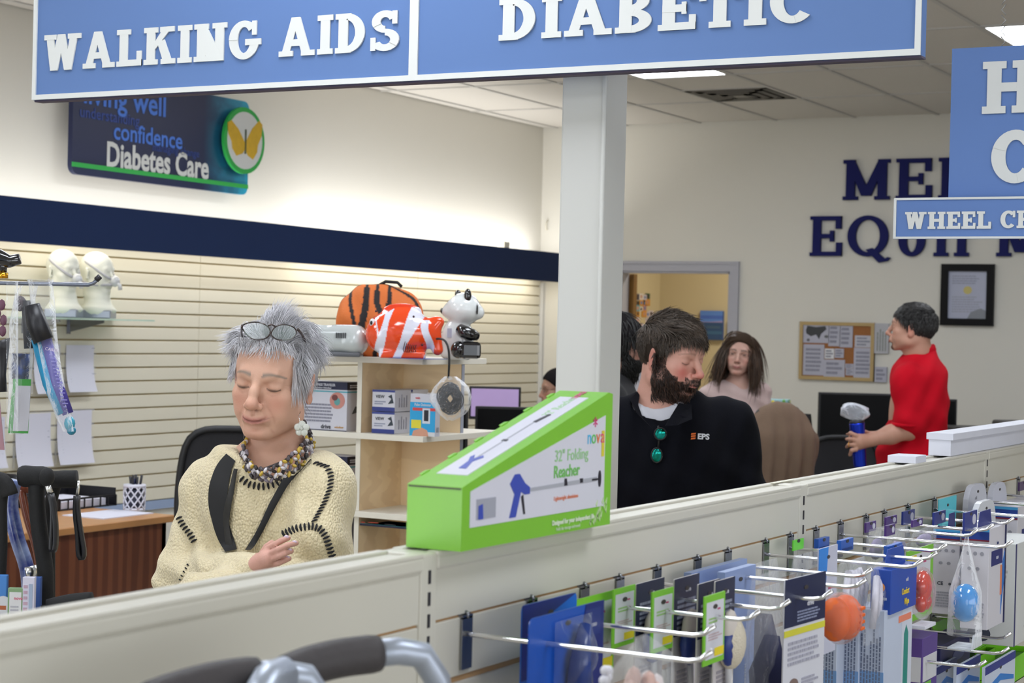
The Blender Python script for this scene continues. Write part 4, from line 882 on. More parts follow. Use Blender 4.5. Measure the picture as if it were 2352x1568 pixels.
# rounded packs, turquoise card
for q, y, c, items, lb_ in (((2223, 1112, 2266, 1250), 1.05, (198, 200, 212), [('r', 0, 0, 1, .38, (40, 48, 115)), ('t', 'soft', .4, .78, .08, GRY)], 'rounded white and navy pack just left of the third rack post'), ((2278, 1108, 2312, 1240), 1.05, (198, 200, 212), [('r', 0, 0, 1, .38, (40, 48, 115))], 'rounded white and navy pack just right of the third rack post'), ((2242, 1150, 2286, 1290), 1.00, (206, 208, 214), [('r', .65, 0, 1, .5, (40, 48, 115)), ('t', 'soft', .4, .75, .08, GRY)], 'rounded white pack in front of the third rack post')):
    card('rounded_pack', lb_, 'retail pack', rectw(*q, y), y, c, items, th=.012, round_=.35)
card('product_card', 'turquoise card hanging on the right part of the rack', 'product card', rectw(2156, 1142, 2196, 1230, 1.05), 1.05, (80, 190, 205), [('l', .2, .8, .5, .3, 2, (120, 210, 220))])
for i, (u, v, w_, h_, y, c) in enumerate(((1990, 1198, 22, 22, 1.04, (78, 48, 120)), (2036, 1185, 24, 20, 1.04, (78, 48, 120)), (2036, 1205, 20, 24, .98, (78, 48, 120)), (2097, 1192, 22, 16, .99, (78, 48, 120)), (2075, 1172, 26, 30, 1.05, (36, 50, 130)), (2146, 1174, 26, 28, .985, (36, 50, 130)), (2216, 1174, 28, 40, .925, (36, 50, 130)), (2342, 1105, 20, 20, 1.04, (70, 45, 90)))):
    card('hang_tag', ['small purple hang tag furthest left', 'small purple hang tag with a white curl, rear one', 'small purple hang tag with a white curl, front one', 'small purple hang tag furthest right of the purple ones', 'navy hang tab with a white curl by the rack panel', 'navy hang tab with a white curl in the middle of its peg', 'navy hang tab with a white curl above the coloured carton', 'dark purple tag at the right edge of the rack'][i], 'tag', rectw(u, v, u + w_, v + h_, y), y, c, [('e', .75, .5, .14, .3, (200, 200, 215))], th=.004)
for i, (q, y, s) in enumerate((((1990, 1212, 2035, 1300), 1.02, 21), ((2036, 1212, 2090, 1300), 1.0, 22), ((2092, 1212, 2150, 1262), .97, 23))):
    bag('small_bag', ['small clear bag under the furthest left purple tag', 'small clear bag under the middle purple tags', 'small clear bag under the right purple tag'][i], 'bagged item', rectw(*q, y), y, .02, film('clear_film'), inner=lambda t, W, H: part('contents', MB().ball((W / 2, 0, H * .45), (W * .28, .008, H * .28), pm_((150, 140, 175), .5), 12), t), seed=s)
# blue ball in a clear pyramid bag
p = at(2217, 1384, y=.84); t = thing('therapy_ball', 'bright blue therapy ball in a clear hanging bag', 'ball', p); b = MB(); b.ball((0, 0, 0), (.0255, .0255, .0335), mat('blue_gel', rgb(24, 140, 215), .12, coat=1., sss=.2), 24); part('ball', b, t)
b = MB(); ring = lambda z, rx, ry: [(rx * math.cos(a), ry * math.sin(a), z) for a in np.linspace(0, 2 * PI, 17)]; b.grid([ring(.115, .006, .003), ring(.10, .008, .005), ring(.06, .016, .016), ring(.02, .028, .028), ring(-.02, .029, .029), ring(-.055, .034, .030)], film('clear_film')); part('bag_film', b, t)
b = MB(); b.prism([(-.034, -.075), (.034, -.075), (.022, -.052), (-.022, -.052)], .003, film('clear_film_base', (.9, .95, 1), .5), frame((0, -.02, 0), (1, 0, 0), (0, 0, 1))); b.box((-.034, -.02, -.077), (.034, .02, -.074), film('clear_film_base')); part('folded_base', b, t)
# near bag with pale putty pieces
def bits(t, W, H):
    R_ = random.Random(3)
    for k in range(14):
        c = (W * R_.uniform(.2, .8), -R_.uniform(0, .012), H * R_.uniform(.1, .62)); b = MB(); b.ball(c, (.011, .008, .014), pm_(R_.choice([(205, 170, 160), (190, 160, 150), (215, 205, 205)]), .4), 8); part('foam_piece', b, t)
r = rectw(1392, 1460, 1545, 1700, .80); bag('bagged_foam', 'clear bag with pinkish foam pieces at the bottom edge, nearest the camera', 'bagged item', r, .80, .03, film('clear_film'), inner=bits, seed=12, top=.9)
p = at(1383, 1562, y=.84); b = MB()
for dx, dz in ((0, 0), (.008, .002), (.003, .010), (.010, .009)): b.ball(p + np.array((dx, -.002, dz)), .0058, pm_((225, 225, 235), .2), 10)
solo('ear_plug_cluster', b, 'cluster of small glossy white beads at the bottom edge by the clear bag', 'bead cluster', p)
# lower row
for i, (q, y, c, it) in enumerate((((2092, 1455, 2122, 1600), .98, (90, 60, 140), [('r', .05, .35, .95, .72, (200, 200, 210)), ('r', 0, .0, 1, .30, (110, 185, 60))]), ((2118, 1460, 2152, 1600), .95, (85, 60, 135), [('r', .05, .3, .95, .7, (205, 205, 210)), ('r', 0, .0, .6, .28, (105, 180, 60))]), ((2160, 1466, 2228, 1530), .99, (28, 30, 78), [('e', .6, .4, .2, .2, (60, 70, 120))]))):
    carton('small_box', ['purple and white box in the lower row, furthest left', 'purple and white box in the lower row beside the navy box', 'dark navy box in the lower row'][i], 'box', rectw(*q, y), y, .05, c, it, it)
for i, (u0, v0, u1, v1, y) in enumerate(((2230, 1478, 2286, 1560, .99), (2306, 1482, 2372, 1562, .95))):
    r = rectw(u0, v0, u1, v1, y); t = thing('lime_box', ['lime green open-topped box, left one of two', 'lime green open-topped box at the right edge'][i], 'box', (r[0], y, r[2])); W, H = r[1] - r[0], r[3] - r[2]; lm_ = pm_((120, 205, 30), .4)
    b = MB(); b.box((0, 0, 0), (W, .002, H * .7), lm_); b.box((0, .06, 0), (W, .062, H), lm_); b.box((0, 0, 0), (.002, .062, H * .7), lm_); b.box((W - .002, 0, 0), (W, .062, H * .7), lm_); b.box((0, 0, 0), (W, .062, .002), lm_); part('tray', b, t)
    b = MB(); b.prism([(0, 0), (W, 0), (W * .92, .05), (W * .08, .05)], .0015, lm_, frame((0, .062, H), (1, 0, 0), (0, .55, .8))); part('back_flap', b, t); b = MB(); b.box((.004, .004, .004), (W - .004, .056, H * .55), pm_((60, 120, 20), .6)); part('contents', b, t)
for i, (u0, u1, y) in enumerate(((2150, 2196, .98), (2196, 2250, .93), (2262, 2330, .88))):
    card('pouch', ['blue and white pouch along the bottom edge, left of three', 'blue and white pouch along the bottom edge, middle of three', 'blue and white pouch along the bottom edge, right of three'][i], 'pouch', rectw(u0, 1522 - i * 4, u1, 1640, y), y, (195, 205, 225), [('r', 0, .86, 1, 1, (36, 50, 130)), ('p', [(.1, .5), (.5, .62), (.95, .5), (.95, .58), (.5, .74), (.1, .62)], (40, 120, 200))], th=.006)

# ---- things on top of the rack
ztop = ZT + .0005
bx0, by0 = 1.839, 1.066; L_, Wd, h0, h1 = .395, .074, .074, .174
t = thing('reacher_box', 'lime green and white sloping box on top of the rack reading Folding Reacher', 'box', (bx0, by0, ztop)); lime = pm_((126, 192, 58), .28)
b = MB(); prof = [(0, 0), (L_, 0), (L_, h1), (L_ - .012, h1 + .002), (0, h0)]; X = frame((0, Wd, 0), (1, 0, 0), (0, 0, 1)); b.prism(prof, Wd, lime, X); part('box', b, t)
b = MB(); F_ = frame((0, 0, 0), (1, 0, 0), (0, 0, 1)); wp = pm_((212, 212, 224), .3)
b.prism([(.018, .026), (L_ - .022, .026), (L_ - .022, h1 - .028), (.018, h0 - .006)], .0008, wp, F_)
T = lambda x, z: F_ @ Matrix.Translation((x, z, .0012))
text(b, '32" Folding', .021, pm_((150, 200, 140)), T(.275, .098)); text(b, 'Reacher', .022, pm_((110, 185, 90)), T(.262, .078), bold=.0003)
for k, (c, ch_) in enumerate((((70, 180, 225), 'n'), ((90, 190, 90), 'o'), ((225, 120, 60), 'v'), ((215, 60, 120), 'a'))): text(b, ch_, .026, pm_(c), T(.325 + k * .013, .118))
text(b, '*', .03, pm_((215, 50, 130)), T(.342, .132)); b.prism([(.362, .092), (.370, .092), (.370, .126), (.362, .126)], .0014, pm_((215, 200, 60)), F_); text(b, 'Lightweight aluminium', .0075, pm_((225, 140, 110)), T(.262, .045)); text(b, 'Designed for your independent life', .0085, pm_((225, 235, 215)), T(.285, .0145), bold=.0002); text(b, 'Folds for storage and travel', .006, pm_((210, 225, 200)), T(.27, .006))
rb = pm_((60, 78, 175), .4); gy = pm_((170, 172, 182), .4); bk = pm_((35, 32, 45), .4)
b.prism([(.112, .071), (.124, .082), (.136, .082), (.150, .070), (.163, .064), (.163, .056), (.150, .056), (.140, .060), (.128, .030), (.112, .030), (.124, .058)][::-1], .0016, rb, F_); b.prism([(.160, .0585), (.350, .0605), (.350, .0660), (.160, .0630)], .0014, gy, F_); b.prism([(.141, .054), (.148, .032), (.152, .032), (.146, .056)], .0016, bk, F_)
b.prism([(.255, .060), (.264, .060), (.262, .069), (.257, .069)], .0018, bk, F_); b.prism([(.300, .061), (.308, .061), (.308, .0665), (.300, .0665)], .0018, bk, F_); b.prism([(.335, .0615), (.352, .0615), (.352, .064), (.335, .064)], .0018, bk, F_); b.prism([(.358 + .004 * math.cos(a), .063 + .011 * math.sin(a)) for a in np.linspace(0, 2 * PI, 14, endpoint=False)], .0018, bk, F_)
b.prism([(.032, .034), (.078, .034), (.078, .058), (.032, .058)], .0014, pm_((160, 162, 175)), F_); b.prism([(.036, .034), (.048, .034), (.046, .052), (.036, .050)], .0018, rb, F_)
R_ = random.Random(2)
for k in range(16):
    x, z = .345 + R_.uniform(-.015, .035), .010 + R_.uniform(-.004, .022); b.prism([(x, z), (x + .003, z - .004), (x + .005, z + .006)], .0014, pm_((190, 215, 160)), F_)
b2 = part('side_print', b, t)
sl = math.atan2(h1 + .002 - h0, L_ - .012); FT = frame((0, 0, h0), (math.cos(sl), 0, math.sin(sl)), (0, 1, 0)); Ls = (L_ - .012) / math.cos(sl); b = MB()
b.prism([(.040, .016), (Ls - .03, .016), (Ls - .03, Wd - .016), (.040, Wd - .016)], .0008, wp, FT)
b.prism([(.062, .030), (.088, .036), (.105, .030), (.112, .034), (.098, .040), (.112, .046), (.104, .048), (.088, .042), (.062, .040)], .0014, rb, FT); b.prism([(.1, .0375), (.27, .036), (.27, .038), (.1, .0395)], .0014, gy, FT); b.prism([(.17, .034), (.176, .034), (.176, .041), (.17, .041)], .0016, bk, FT); b.prism([(.25, .034), (.285, .030), (.286, .034), (.252, .039)], .0016, bk, FT)
text(b, '32" Reacher', .017, pm_((170, 205, 165)), FT @ Matrix.Translation((.322, .036, .001))); text(b, 'nova', .018, pm_((210, 90, 140)), FT @ Matrix.Translation((.375, .036, .001)))
part('top_print', b, t)
b = MB(); b.box((-.0015, .002, h0 - .0028), (.0005, Wd - .002, h0 - .0012), pm_((60, 55, 40))); part('lid_seam', b, t)
b = MB()
for k in range(6): x = .03 + k * .066; b.prism([(x, Wd - .001), (x + .02, Wd - .001), (x + .017, Wd + .0035), (x + .003, Wd + .0035)], .0012, lime, FT)
part('tear_tabs', b, t, kind='stuff')
# white boxes further along
wb = pm_((214, 216, 228), .5)
def topbox(q0, q1, v_top, depth, label):
    a = at(*q0, y=YBK - .001); c = at(*q1, y=YBK - .05); a[1] = YBK - .050; t = thing('white_box', label, 'box', (a[0], a[1], ztop)); b = MB(); h = at(q0[0], v_top, x=a[0])[2] - ztop; w_ = c[0] - a[0]
    b.box((0, 0, 0), (w_, depth, h), wb, .001); part('box', b, t); b = MB(); b.box((-.004, -.006, h - .012), (w_ + .004, depth + .004, h + .003), wb, .001); part('lid', b, t)
topbox((2133, 1040), (2400, 984), 996, .05, 'flat white box standing on the far end of the rack'); topbox((2045, 1058), (2120, 1042), 1048, .05, 'low white box on the rack in front of the man in red')
b = MB(); p = at(1775, 1110, z=ztop); b.box(p + np.array((0, -.003, 0)), p + np.array((.10, .006, .0012)), pm_((225, 222, 205))); solo('paper_slip', b, 'slip of curled cream paper on the rack top near the second post', 'paper', p)
# walking frame grips in the near foreground
grip = mat('foam_grip', rgb(62, 58, 60), .6, bump=.2, bscale=90); alu = mat('satin_aluminium', rgb(168, 176, 190), .38, .55)
def at_(u, v, d): return at(u, v, d=d)
t = thing('walker', 'folding walking frame with dark foam grips and silver tubing at the bottom', 'walking frame', (1.35, .86, 0))
for nm, dd, pts in (('far', 1.62, [(642, 1538), (700, 1512), (780, 1492), (868, 1482)]), ('near', 1.50, [(330, 1600), (400, 1573), (500, 1546), (590, 1535)])):
    P_ = [at_(u, v + 18, dd + .02 * i) for i, (u, v) in enumerate(pts)]
    b = MB(); q = smooth_path(P_, 14); b.tube(q, [.0165] + [.0175] * 12 + [.0165], grip, 20); part('foam_grip', b, t, True)
    d = q[-1] - q[-2]; d /= np.linalg.norm(d); f0 = q[-1]; hx = np.array((_rt[0], _rt[1], 0)); path = [q[-1] - d * .01, f0 + d * .02, f0 + d * .045 + (0, 0, -.006), f0 + d * .062 + (0, 0, -.03), f0 + d * .070 + (0, 0, -.10), np.array((f0[0] + .08, f0[1] - .02, .45)), np.array((f0[0] + .10, f0[1] - .03, .02))]
    b = MB(); b.tube(np.array(path), .0127, alu, 16); part('frame_tube', b, t, True)
    e = q[0]; d0 = q[0] - q[1]; d0 /= np.linalg.norm(d0); path = [q[0] - d0 * .01, e + d0 * .03, e + d0 * .05 + (0, 0, -.03), e + d0 * .055 + (0, 0, -.10), np.array((e[0] - .06, e[1] - .01, .45)), np.array((e[0] - .08, e[1] - .01, .02))]
    b = MB(); b.tube(np.array(path), .0127, alu, 16); part('frame_tube', b, t, True)
    for pz in (path[-1],): pass
b = MB(); b.tube([at_(655, 1545, 1.56), at_(615, 1562, 1.54), at_(600, 1590, 1.52), at_(590, 1640, 1.51)], .0145, alu, 16); part('cross_brace', b, t, True)
# ------------------------------------------------------------------ shelving tower with the breathing machines
woodm = mat('maple_laminate', rgb(238, 212, 172), .5, col2=rgb(228, 200, 160), vscale=3, wave=2.2, stretch=(1, 1, 6)); edgem = mat('pale_edge', rgb(226, 221, 208), .5)
cS = at(971, 824, d=6.0); XS, YR, Z1 = cS[0], cS[1], cS[2]; YA = at(825.5, 850, x=XS)[1]; YL = YR + .46; DX = at(1118, 824, y=YR)[0] - XS; TH = .019
Z2 = at(960, 1001, x=XS)[2]; Z3 = at(929, 1181, x=XS)[2]
tw = thing('display_shelf_unit', 'maple display tower with pale shelves behind the grey-haired woman', 'shelf unit', (XS, YR, 0))
for z, ex in ((Z1, 0), (Z2, .02), (Z3, .02), (.78, .02), (.50, .02), (.12, .02)):
    b = MB(); b.box((XS - ex, YR - ex, z - TH), (XS + DX + ex * 5, YL + ex, z), edgem, .001); part('shelf', b, tw, True)
zs = [Z1, Z2, Z3, .78, .50, .12]
for i in range(5):
    z0, z1 = zs[i + 1], zs[i] - TH
    for q in ((XS + .004, YA - .009, XS + DX - .01, YA + .009), (XS + .26, YR + .004, XS + .278, YA - .009), (XS + .12, YA + .009, XS + .138, YA + .07)):
        b = MB(); b.box((q[0], q[1], z0), (q[2], q[3], z1), woodm)
        if q[3] - q[1] < .03: b.box((q[0] - .001, q[1], z0), (q[0] + .001, q[3], z1), edgem)
        elif q[1] < YA: b.box((q[0], q[1] - .001, z0), (q[2], q[1] + .001, z1), mat('shaded_edge', rgb(160, 164, 178), .5))  # panel end painted grey to stand for shade on its right-facing side
        part('upright_panel', b, tw, True)
b = MB(); b.box((XS + .02, YR + .02, 0), (XS + DX - .02, YL - .02, .101), edgem); part('plinth', b, tw, True)
# boxes on the shelves
def sbox(name, label, u0, u1, v0, v1, xf, dep, front, side, col=(200, 200, 210), z=None, top=None):
    """box whose face looks along -x"""
    vm = (v0 + v1) / 2; a = at(u0, vm, x=xf); c = at(u1, vm, x=xf); zt_ = at(u0, v0, x=xf)[2]; z = z if z is not None else at(u0, v1, x=xf)[2]; W, H = a[1] - c[1], zt_ - z
    t = thing(name, label, 'box', (xf, c[1], z)); b = MB(); b.box((0, 0, 0), (dep, W, H), pm_(col), .001); part('box', b, t)
    b = MB(); deco(b, frame((0, W, 0), (0, -1, 0), (0, 0, 1)), W, H, front); deco(b, frame((0, 0, 0), (1, 0, 0), (0, 0, 1)), dep, H, side); part('print', b, t); return t
NV = (28, 32, 62); TL = (70, 160, 175)
for k, (z, v0, v1) in enumerate(((Z2, 872, 984), (Z3, 1040, 1150))):
    sbox('nebulizer_box', ['white and navy compressor box, upper one of two on the tower', 'white and navy compressor box, lower one of two, half behind the woman'][k], 660, 797, v0, v1, XS + .01, .10,
         [('r', 0, .84, 1, 1, NV), ('r', 0, .785, 1, .81, TL), ('t', 'COMPASS TRAVELER', .60, .93, .075, WHT, .85), ('t', 'Compressor Nebulizer', .58, .87, .05, WHT), ('l', .30, .78, .56, .16, 6, (130, 130, 145)), ('e', .84, .62, .125, .17, (190, 130, 120)), ('e', .84, .60, .05, .08, (90, 150, 150)), ('e', .80, .68, .05, .06, (110, 60, 60)), ('t', 'drive', .66, .08, .12, (45, 45, 55)), ('t', 'nebulizer', .88, .08, .06, (190, 140, 60)), ('r', 0, 0, 1, .018, NV)],
         [('r', 0, .84, 1, 1, (18, 20, 40)), ('r', 0, .785, 1, .81, TL), ('l', .15, .9, .95, .87, 2, WHT), ('p', [(.3, .35), (.85, .40), (.95, .52), (.5, .5)], (70, 75, 80))], z=z)
for i, (u0, u1, v0, v1, xo) in enumerate(((854, 914, 893, 941, .02), (854, 914, 942, 990, .02), (884, 944, 893, 941, .13), (884, 944, 942, 990, .13))):
    H_ = (at(854, 893, x=XS + .02)[2] - Z2) / 2; zz = Z2 + (H_ if i % 2 == 0 else 0) + .0005
    a = at(855, 930, x=XS + .02)[1]; t = thing('dressing_box', ['small white and navy box, front upper one of four on the tower', 'small white and navy box, front lower one of four', 'small white and navy box, rear upper one of four', 'small white and navy box, rear lower one of four'][i], 'box', (XS + xo, a - .088, zz))
    b = MB(); b.box((0, 0, 0), (.10, .088, H_ - .002), pm_((205, 205, 214)), .001); part('box', b, t); b = MB()
    deco(b, frame((0, .088, 0), (0, -1, 0), (0, 0, 1)), .088, H_ - .002, [('r', 0, 0, 1, .20, (50, 62, 130)), ('r', 0, .9, 1, 1, (60, 72, 140)), ('t', 'VIEW', .35, .68, .20, (40, 40, 50)), ('l', .1, .6, .5, .3, 2, (150, 155, 175)), ('p', [(.7, .35), (.95, .4), (.85, .8), (.7, .7), (.85, .6)], (50, 60, 70))]); deco(b, frame((0, 0, 0), (1, 0, 0), (0, 0, 1)), .10, H_ - .002, [('v', .2, .8, .2, .8, 4, (150, 150, 165))]); part('print', b, t)
t = sbox('oximeter_box', 'white and sky blue carton with a printed hand, right on the tower shelf', 942, 1000, 903, 991, XS + .005, .03, [('r', 0, .0, 1, .80, (40, 160, 215)), ('r', .55, 0, 1, .1, (210, 212, 216)), ('t', 'Pulse Oximeter', .5, .74, .09, WHT, .8), ('r', .1, .60, 1, .67, (210, 70, 70)), ('r', .06, .18, .45, .38, (220, 210, 60)), ('p', [(.5, .3), (.8, .3), (.8, .66), (.5, .66)], (210, 215, 225)), ('p', [(.56, .36), (.74, .36), (.74, .62), (.56, .62)], (30, 30, 45)), ('p', [(.1, .0), (.75, .0), (.7, .14), (.5, .2), (.15, .12)], (205, 150, 125)), ('t', 'walgreens'[:4], .3, .9, .07, (210, 70, 80))], [('v', .2, .8, .1, .25, 6, (60, 60, 70))], z=Z2)
b = MB(); b.prism([(0, 0), (.045, 0), (.045, .022), (0, .022)], .0015, pm_((205, 198, 190)), frame((.03, .05, .119), (0, -1, 0), (0, 0, 1))); part('hang_tab', b, t)
sbox('fish_nebulizer_box', 'navy topped white box reading Fish Pediatric Compressor Nebulizer, low on the tower', 815, 962, 1205, 1330, XS + .01, .18, [('r', 0, .72, 1, 1, NV), ('r', 0, .66, 1, .69, TL), ('t', 'FISH PEDIATRIC', .52, .91, .075, WHT, .9), ('t', 'COMPRESSOR NEBULIZER', .58, .82, .075, WHT, .85), ('e', .12, .50, .035, .09, (185, 70, 50)), ('e', .28, .42, .09, .06, (185, 70, 50)), ('e', .55, .50, .09, .06, (50, 52, 62))], [], z=.99 - .0)
# clownfish machine: sculpted shell, painted bands
def small_person_frame(): pass
class Loc:   # frame at a distance with x picture-right, y away, z up
    def __init__(s, u, v, D): s.D = D; s.g = at(u, v, d=D); s.Rm = rotz(YAW - PI / 2)
    def P(s, u, v, dd=0.): return (at(u, v, d=s.D + dd) - s.g) @ s.Rm
def sculpt(name, vol, M, colf, parent, it=2):
    V, F = vol.mesh(); V = relax(V, F, it); return place(name, np_mesh(name, V, F, M, colf(V) if colf else None), parent)
shell = mat('painted_shell', (.8, .8, .8), .14, attr=True, coat=.8)
L = Loc(925, 815, 5.98); zf = Z1 + .001; L.g[2] = zf; t = thing('fish_machine', 'orange and white striped fish-shaped nebulizer machine on top of the tower', 'nebulizer', L.g, YAW - PI / 2)
v = Vol(*[np.arange(a, b_, .0025, dtype=np.float32) for a, b_ in ((-.16, .17), (-.10, .10), (-.01, .20))]); P = L.P
v.ell((-.012, 0, .082), (.098, .060, .080), .02); v.ell((-.078, 0, .075), (.040, .045, .048), .03); v.ell((.045, 0, .080), (.065, .045, .052), .03); v.cap((.10, 0, .12), (.112, 0, .03), .016, .018, .02); v.cap((.085, 0, .09), (.118, 0, .12), .016, .014, .02); v.ell((-.005, 0, .155), (.062, .010, .022), .015); v.boxr((0, 0, .012), (.075, .045, .012), .006, .012)
def fishcol(V):
    C = np.tile(np.array(rgb(232, 72, 24)), (len(V), 1)); x, y, z = V.T; w = np.array(rgb(222, 222, 236))
    def band(c, hw): C[np.abs(x - c) < hw] = w
    band(-.062 + .25 * (z - .08), .0125 + .003 * np.sin(z * 40)); m_ = np.abs(x - (.018 + .035 * ((z - .08) / .08))) < .013 + .016 * np.clip((z - .05) / .1, 0, 1); C[m_] = w; m_ = (np.abs(x - (.080 + .010 * np.sin(z * 45))) < .012) & (z < .125); C[m_] = w; C[z > .166 - .6 * np.maximum(-.02 - x, 0)] = rgb(225, 62, 30); C[(np.abs(x + .088 - .01 * np.sin(z * 25)) < .0022) & (z > .03) & (z < .13)] = w
    return C
sculpt('shell', v, shell, fishcol, t)
b = MB(); b.ball((-.098, -.030, .112), (.010, .008, .014), pm_((225, 225, 230), .2), 12); b.ball((-.101, -.036, .112), (.005, .004, .007), pm_((15, 15, 20), .2), 10); part('eye', b, t)
b = MB()
for k in range(7): x = .004 + k * .0062; b.tube([(x + .004, -.050 + k * .0012, .020), (x, -.052 + k * .0012, .030), (x + .006, -.055 + k * .0016, .055)], .0013, pm_((70, 20, 12)), 5)
part('vent_slots', b, t, kind='stuff')
for c in ((-.088, -.022, .15), (.064, -.043, .045), (.035, -.052, .135)):
    b = MB(); b.ball(c, (.004, .003, .004), pm_((60, 20, 30), .3), 8); part('screw', b, t)
# cord with bagged tubing
blkc = mat('black_cable', rgb(22, 22, 25), .5); b = MB(); cpts = [L.P(1003, 778, -.03), L.P(1012, 777, -.06), L.P(1024, 782, -.09), L.P(1031, 800, -.10), L.P(1032, 835, -.10), L.P(1030, 868, -.09)]
q = smooth_path(cpts, 20) @ L.Rm.T + L.g; b.tube(q, .0036, blkc, 8); q2 = q[0] ; solo('power_cord', b, 'black cord hanging from the fish machine over the shelf edge', 'cord', q[0])
Lb = Loc(1034, 915, 5.88); t = thing('tubing_bag', 'clear bag with a coiled black cord hanging under the shelf edge', 'bagged cord', Lb.g, YAW - PI / 2)
b = MB(); R_ = np.random.default_rng(6)
for k in range(26):
    a0 = R_.uniform(-1.2, 1.2); rx2, rz2 = R_.uniform(.008, .044), R_.uniform(.015, .055); b.tube([(rx2 * math.cos(a) * math.cos(a0) - rz2 * math.sin(a) * math.sin(a0) * .6 + .0, .012 * math.sin(2 * a + k), rx2 * math.cos(a) * math.sin(a0) + rz2 * math.sin(a) * math.cos(a0)) for a in np.linspace(0, 2 * PI, 24, endpoint=False)], .0022, blkc, 6, closed=True)
part('coiled_cord', b, t)
b = MB(); nU, nV = 16, 14; G_ = []
for i in range(nV):
    tt = i / (nV - 1); row = []
    for j in range(nU + 1): a = 2 * PI * (j % nU) / nU; r_ = .062 * (math.sin(PI * (.06 + .92 * tt)) ** .7) * (1 + .08 * math.sin(5 * a + 9 * tt)); row.append((r_ * math.cos(a) * (1 + .25 * tt * (math.cos(a) > 0)), r_ * math.sin(a) * .5, .070 - .140 * tt))
    G_.append(row)
b.grid(G_, film('clear_film')); part('bag_film', b, t); b = MB(); b.tube([(0, 0, .06), (-.004, -.002, .07)], [.006, .004], film('clear_film'), 8); part('knot', b, t)
# panda machine
L = Loc(1058, 818, 6.18); L.g[2] = Z1 + .001; t = thing('panda_machine', 'white and black panda-shaped nebulizer machine at the right end of the tower', 'nebulizer', L.g, YAW - PI / 2)
v = Vol(*[np.arange(a, b_, .0035, dtype=np.float32) for a, b_ in ((-.10, .10), (-.09, .09), (-.005, .24))])
v.ell((-.012, 0, .065), (.055, .050, .072), .02); v.ell((-.012, 0, .012), (.056, .05, .02), .02); v.ell((.004, 0, .165), (.060, .058, .055), .008); v.ell((-.046, 0, .155), (.022, .026, .018), .015); v.ell((-.034, 0, .200), (.026, .018, .018), .006, op='s'); v.ell((.058, 0, .155), (.018, .02, .022), .01)
sculpt('shell', v, shell, lambda V: np.tile(np.array(rgb(222, 226, 226)), (len(V), 1)), t)
pk = pm_((14, 14, 18), .1, ) if False else mat('gloss_black', rgb(14, 14, 18), .1, coat=1.)
b = MB(); b.ball((.020, -.040, .210), (.0125, .010, .024), pk, 14); part('ear', b, t); b = MB(); b.ball((-.015, .038, .214), (.011, .010, .016), pk, 12); part('ear', b, t)
b = MB(); b.ball((-.066, -.004, .158), (.006, .010, .010), pk, 10); part('nose', b, t); b = MB(); b.ball((.052, -.034, .165), (.004, .008, .018), pk, 10); part('back_patch', b, t)
b = MB(); b.tube([(-.005, -.045, .100), (.010, -.056, .090), (.040, -.050, .080), (.055, -.040, .075)], [.018, .022, .020, .014], pk, 14); part('arm', b, t)
b = MB(); b.box((.000, -.074, .001), (.068, -.020, .058), pk, .012); part('leg_block', b, t); b = MB(); b.ball((-.006, -.055, .030), (.027, .026, .029), pk, 18); part('foot', b, t)
b = MB(); b.box((-.045, -.052, .07), (-.030, -.049, .10), pm_((170, 172, 190), .3)); part('label', b, t)
# orange striped bag behind
L = Loc(868, 818, 6.22); L.g[2] = Z1 + .001; t = thing('striped_bag', 'orange child backpack with black stripes behind the fish machine', 'bag', L.g, YAW - PI / 2)
v = Vol(*[np.arange(a, b_, .005, dtype=np.float32) for a, b_ in ((-.17, .18), (-.12, .12), (-.01, .29))]); v.ell((-.02, -.0, .13), (.118, .055, .115), .04); v.boxr((-.03, 0, .075), (.105, .05, .072), .03, .04); v.ell((.05, .02, .12), (.10, .06, .115), .03); v.boxr((.04, .02, .06), (.09, .05, .058), .03, .03)
v.ripple(lambda X, Y, Z: .003 * np.sin(X * 70 + Z * 40))
def bagcol(V):
    x, y, z = V.T; C = np.tile(np.array(rgb(212, 112, 48)), (len(V), 1)); k = np.array(rgb(24, 20, 24)); fr_ = y < .01
    for x0, sl_, w_ in ((-.095, .25, .006), (-.040, -.15, .012), (-.005, .45, .010), (.036, -.25, .008)): C[fr_ & (np.abs(x - x0 - sl_ * np.maximum(.18 - z, 0) ** 1 * np.sign(.4)) < w_ * (1 - np.clip(z - .2, 0, .04) * 12))] = k
    C[(np.abs(y + .004) < .0045)] = k
    return C
sculpt('bag_body', v, mat('nylon_fabric', (.8, .4, .1), .7, attr=True, bump=.2, bscale=150), bagcol, t)
b = MB(); b.tube([(.00, .0, .240), (.02, 0, .252), (.06, 0, .250), (.075, .0, .236)], .009, mat('black_webbing', rgb(22, 22, 25), .7), 8, flatz=.6); part('carry_handle', b, t)
# pale machine left
L = Loc(775, 818, 6.05); L.g[2] = Z1 + .001; t = thing('grey_machine', 'pale grey rounded nebulizer machine on the tower, left of the fish', 'nebulizer', L.g, YAW - PI / 2); gm = mat('pale_plastic', rgb(186, 192, 192), .22, coat=.5)
v = Vol(*[np.arange(a, b_, .005, dtype=np.float32) for a, b_ in ((-.16, .12), (-.10, .10), (-.01, .13))]); v.boxr((-.02, 0, .058), (.112, .07, .046), .035, .01); v.ell((.06, -.01, .05), (.042, .07, .042), .02); v.ell((-.05, -.01, .10), (.045, .05, .012), .01, op='s')
sculpt('shell', v, gm, None, t)
b = MB()
for k in range(6): b.box((.000 + k * .006, -.0745, .060), (.003 + k * .006, -.068, .078), pm_((40, 42, 48)))
part('vent_slots', b, t, kind='stuff'); b = MB(); b.box((-.11, -.066, .0), (.08, .066, .016), pm_((95, 98, 104), .4), .006); part('base', b, t)
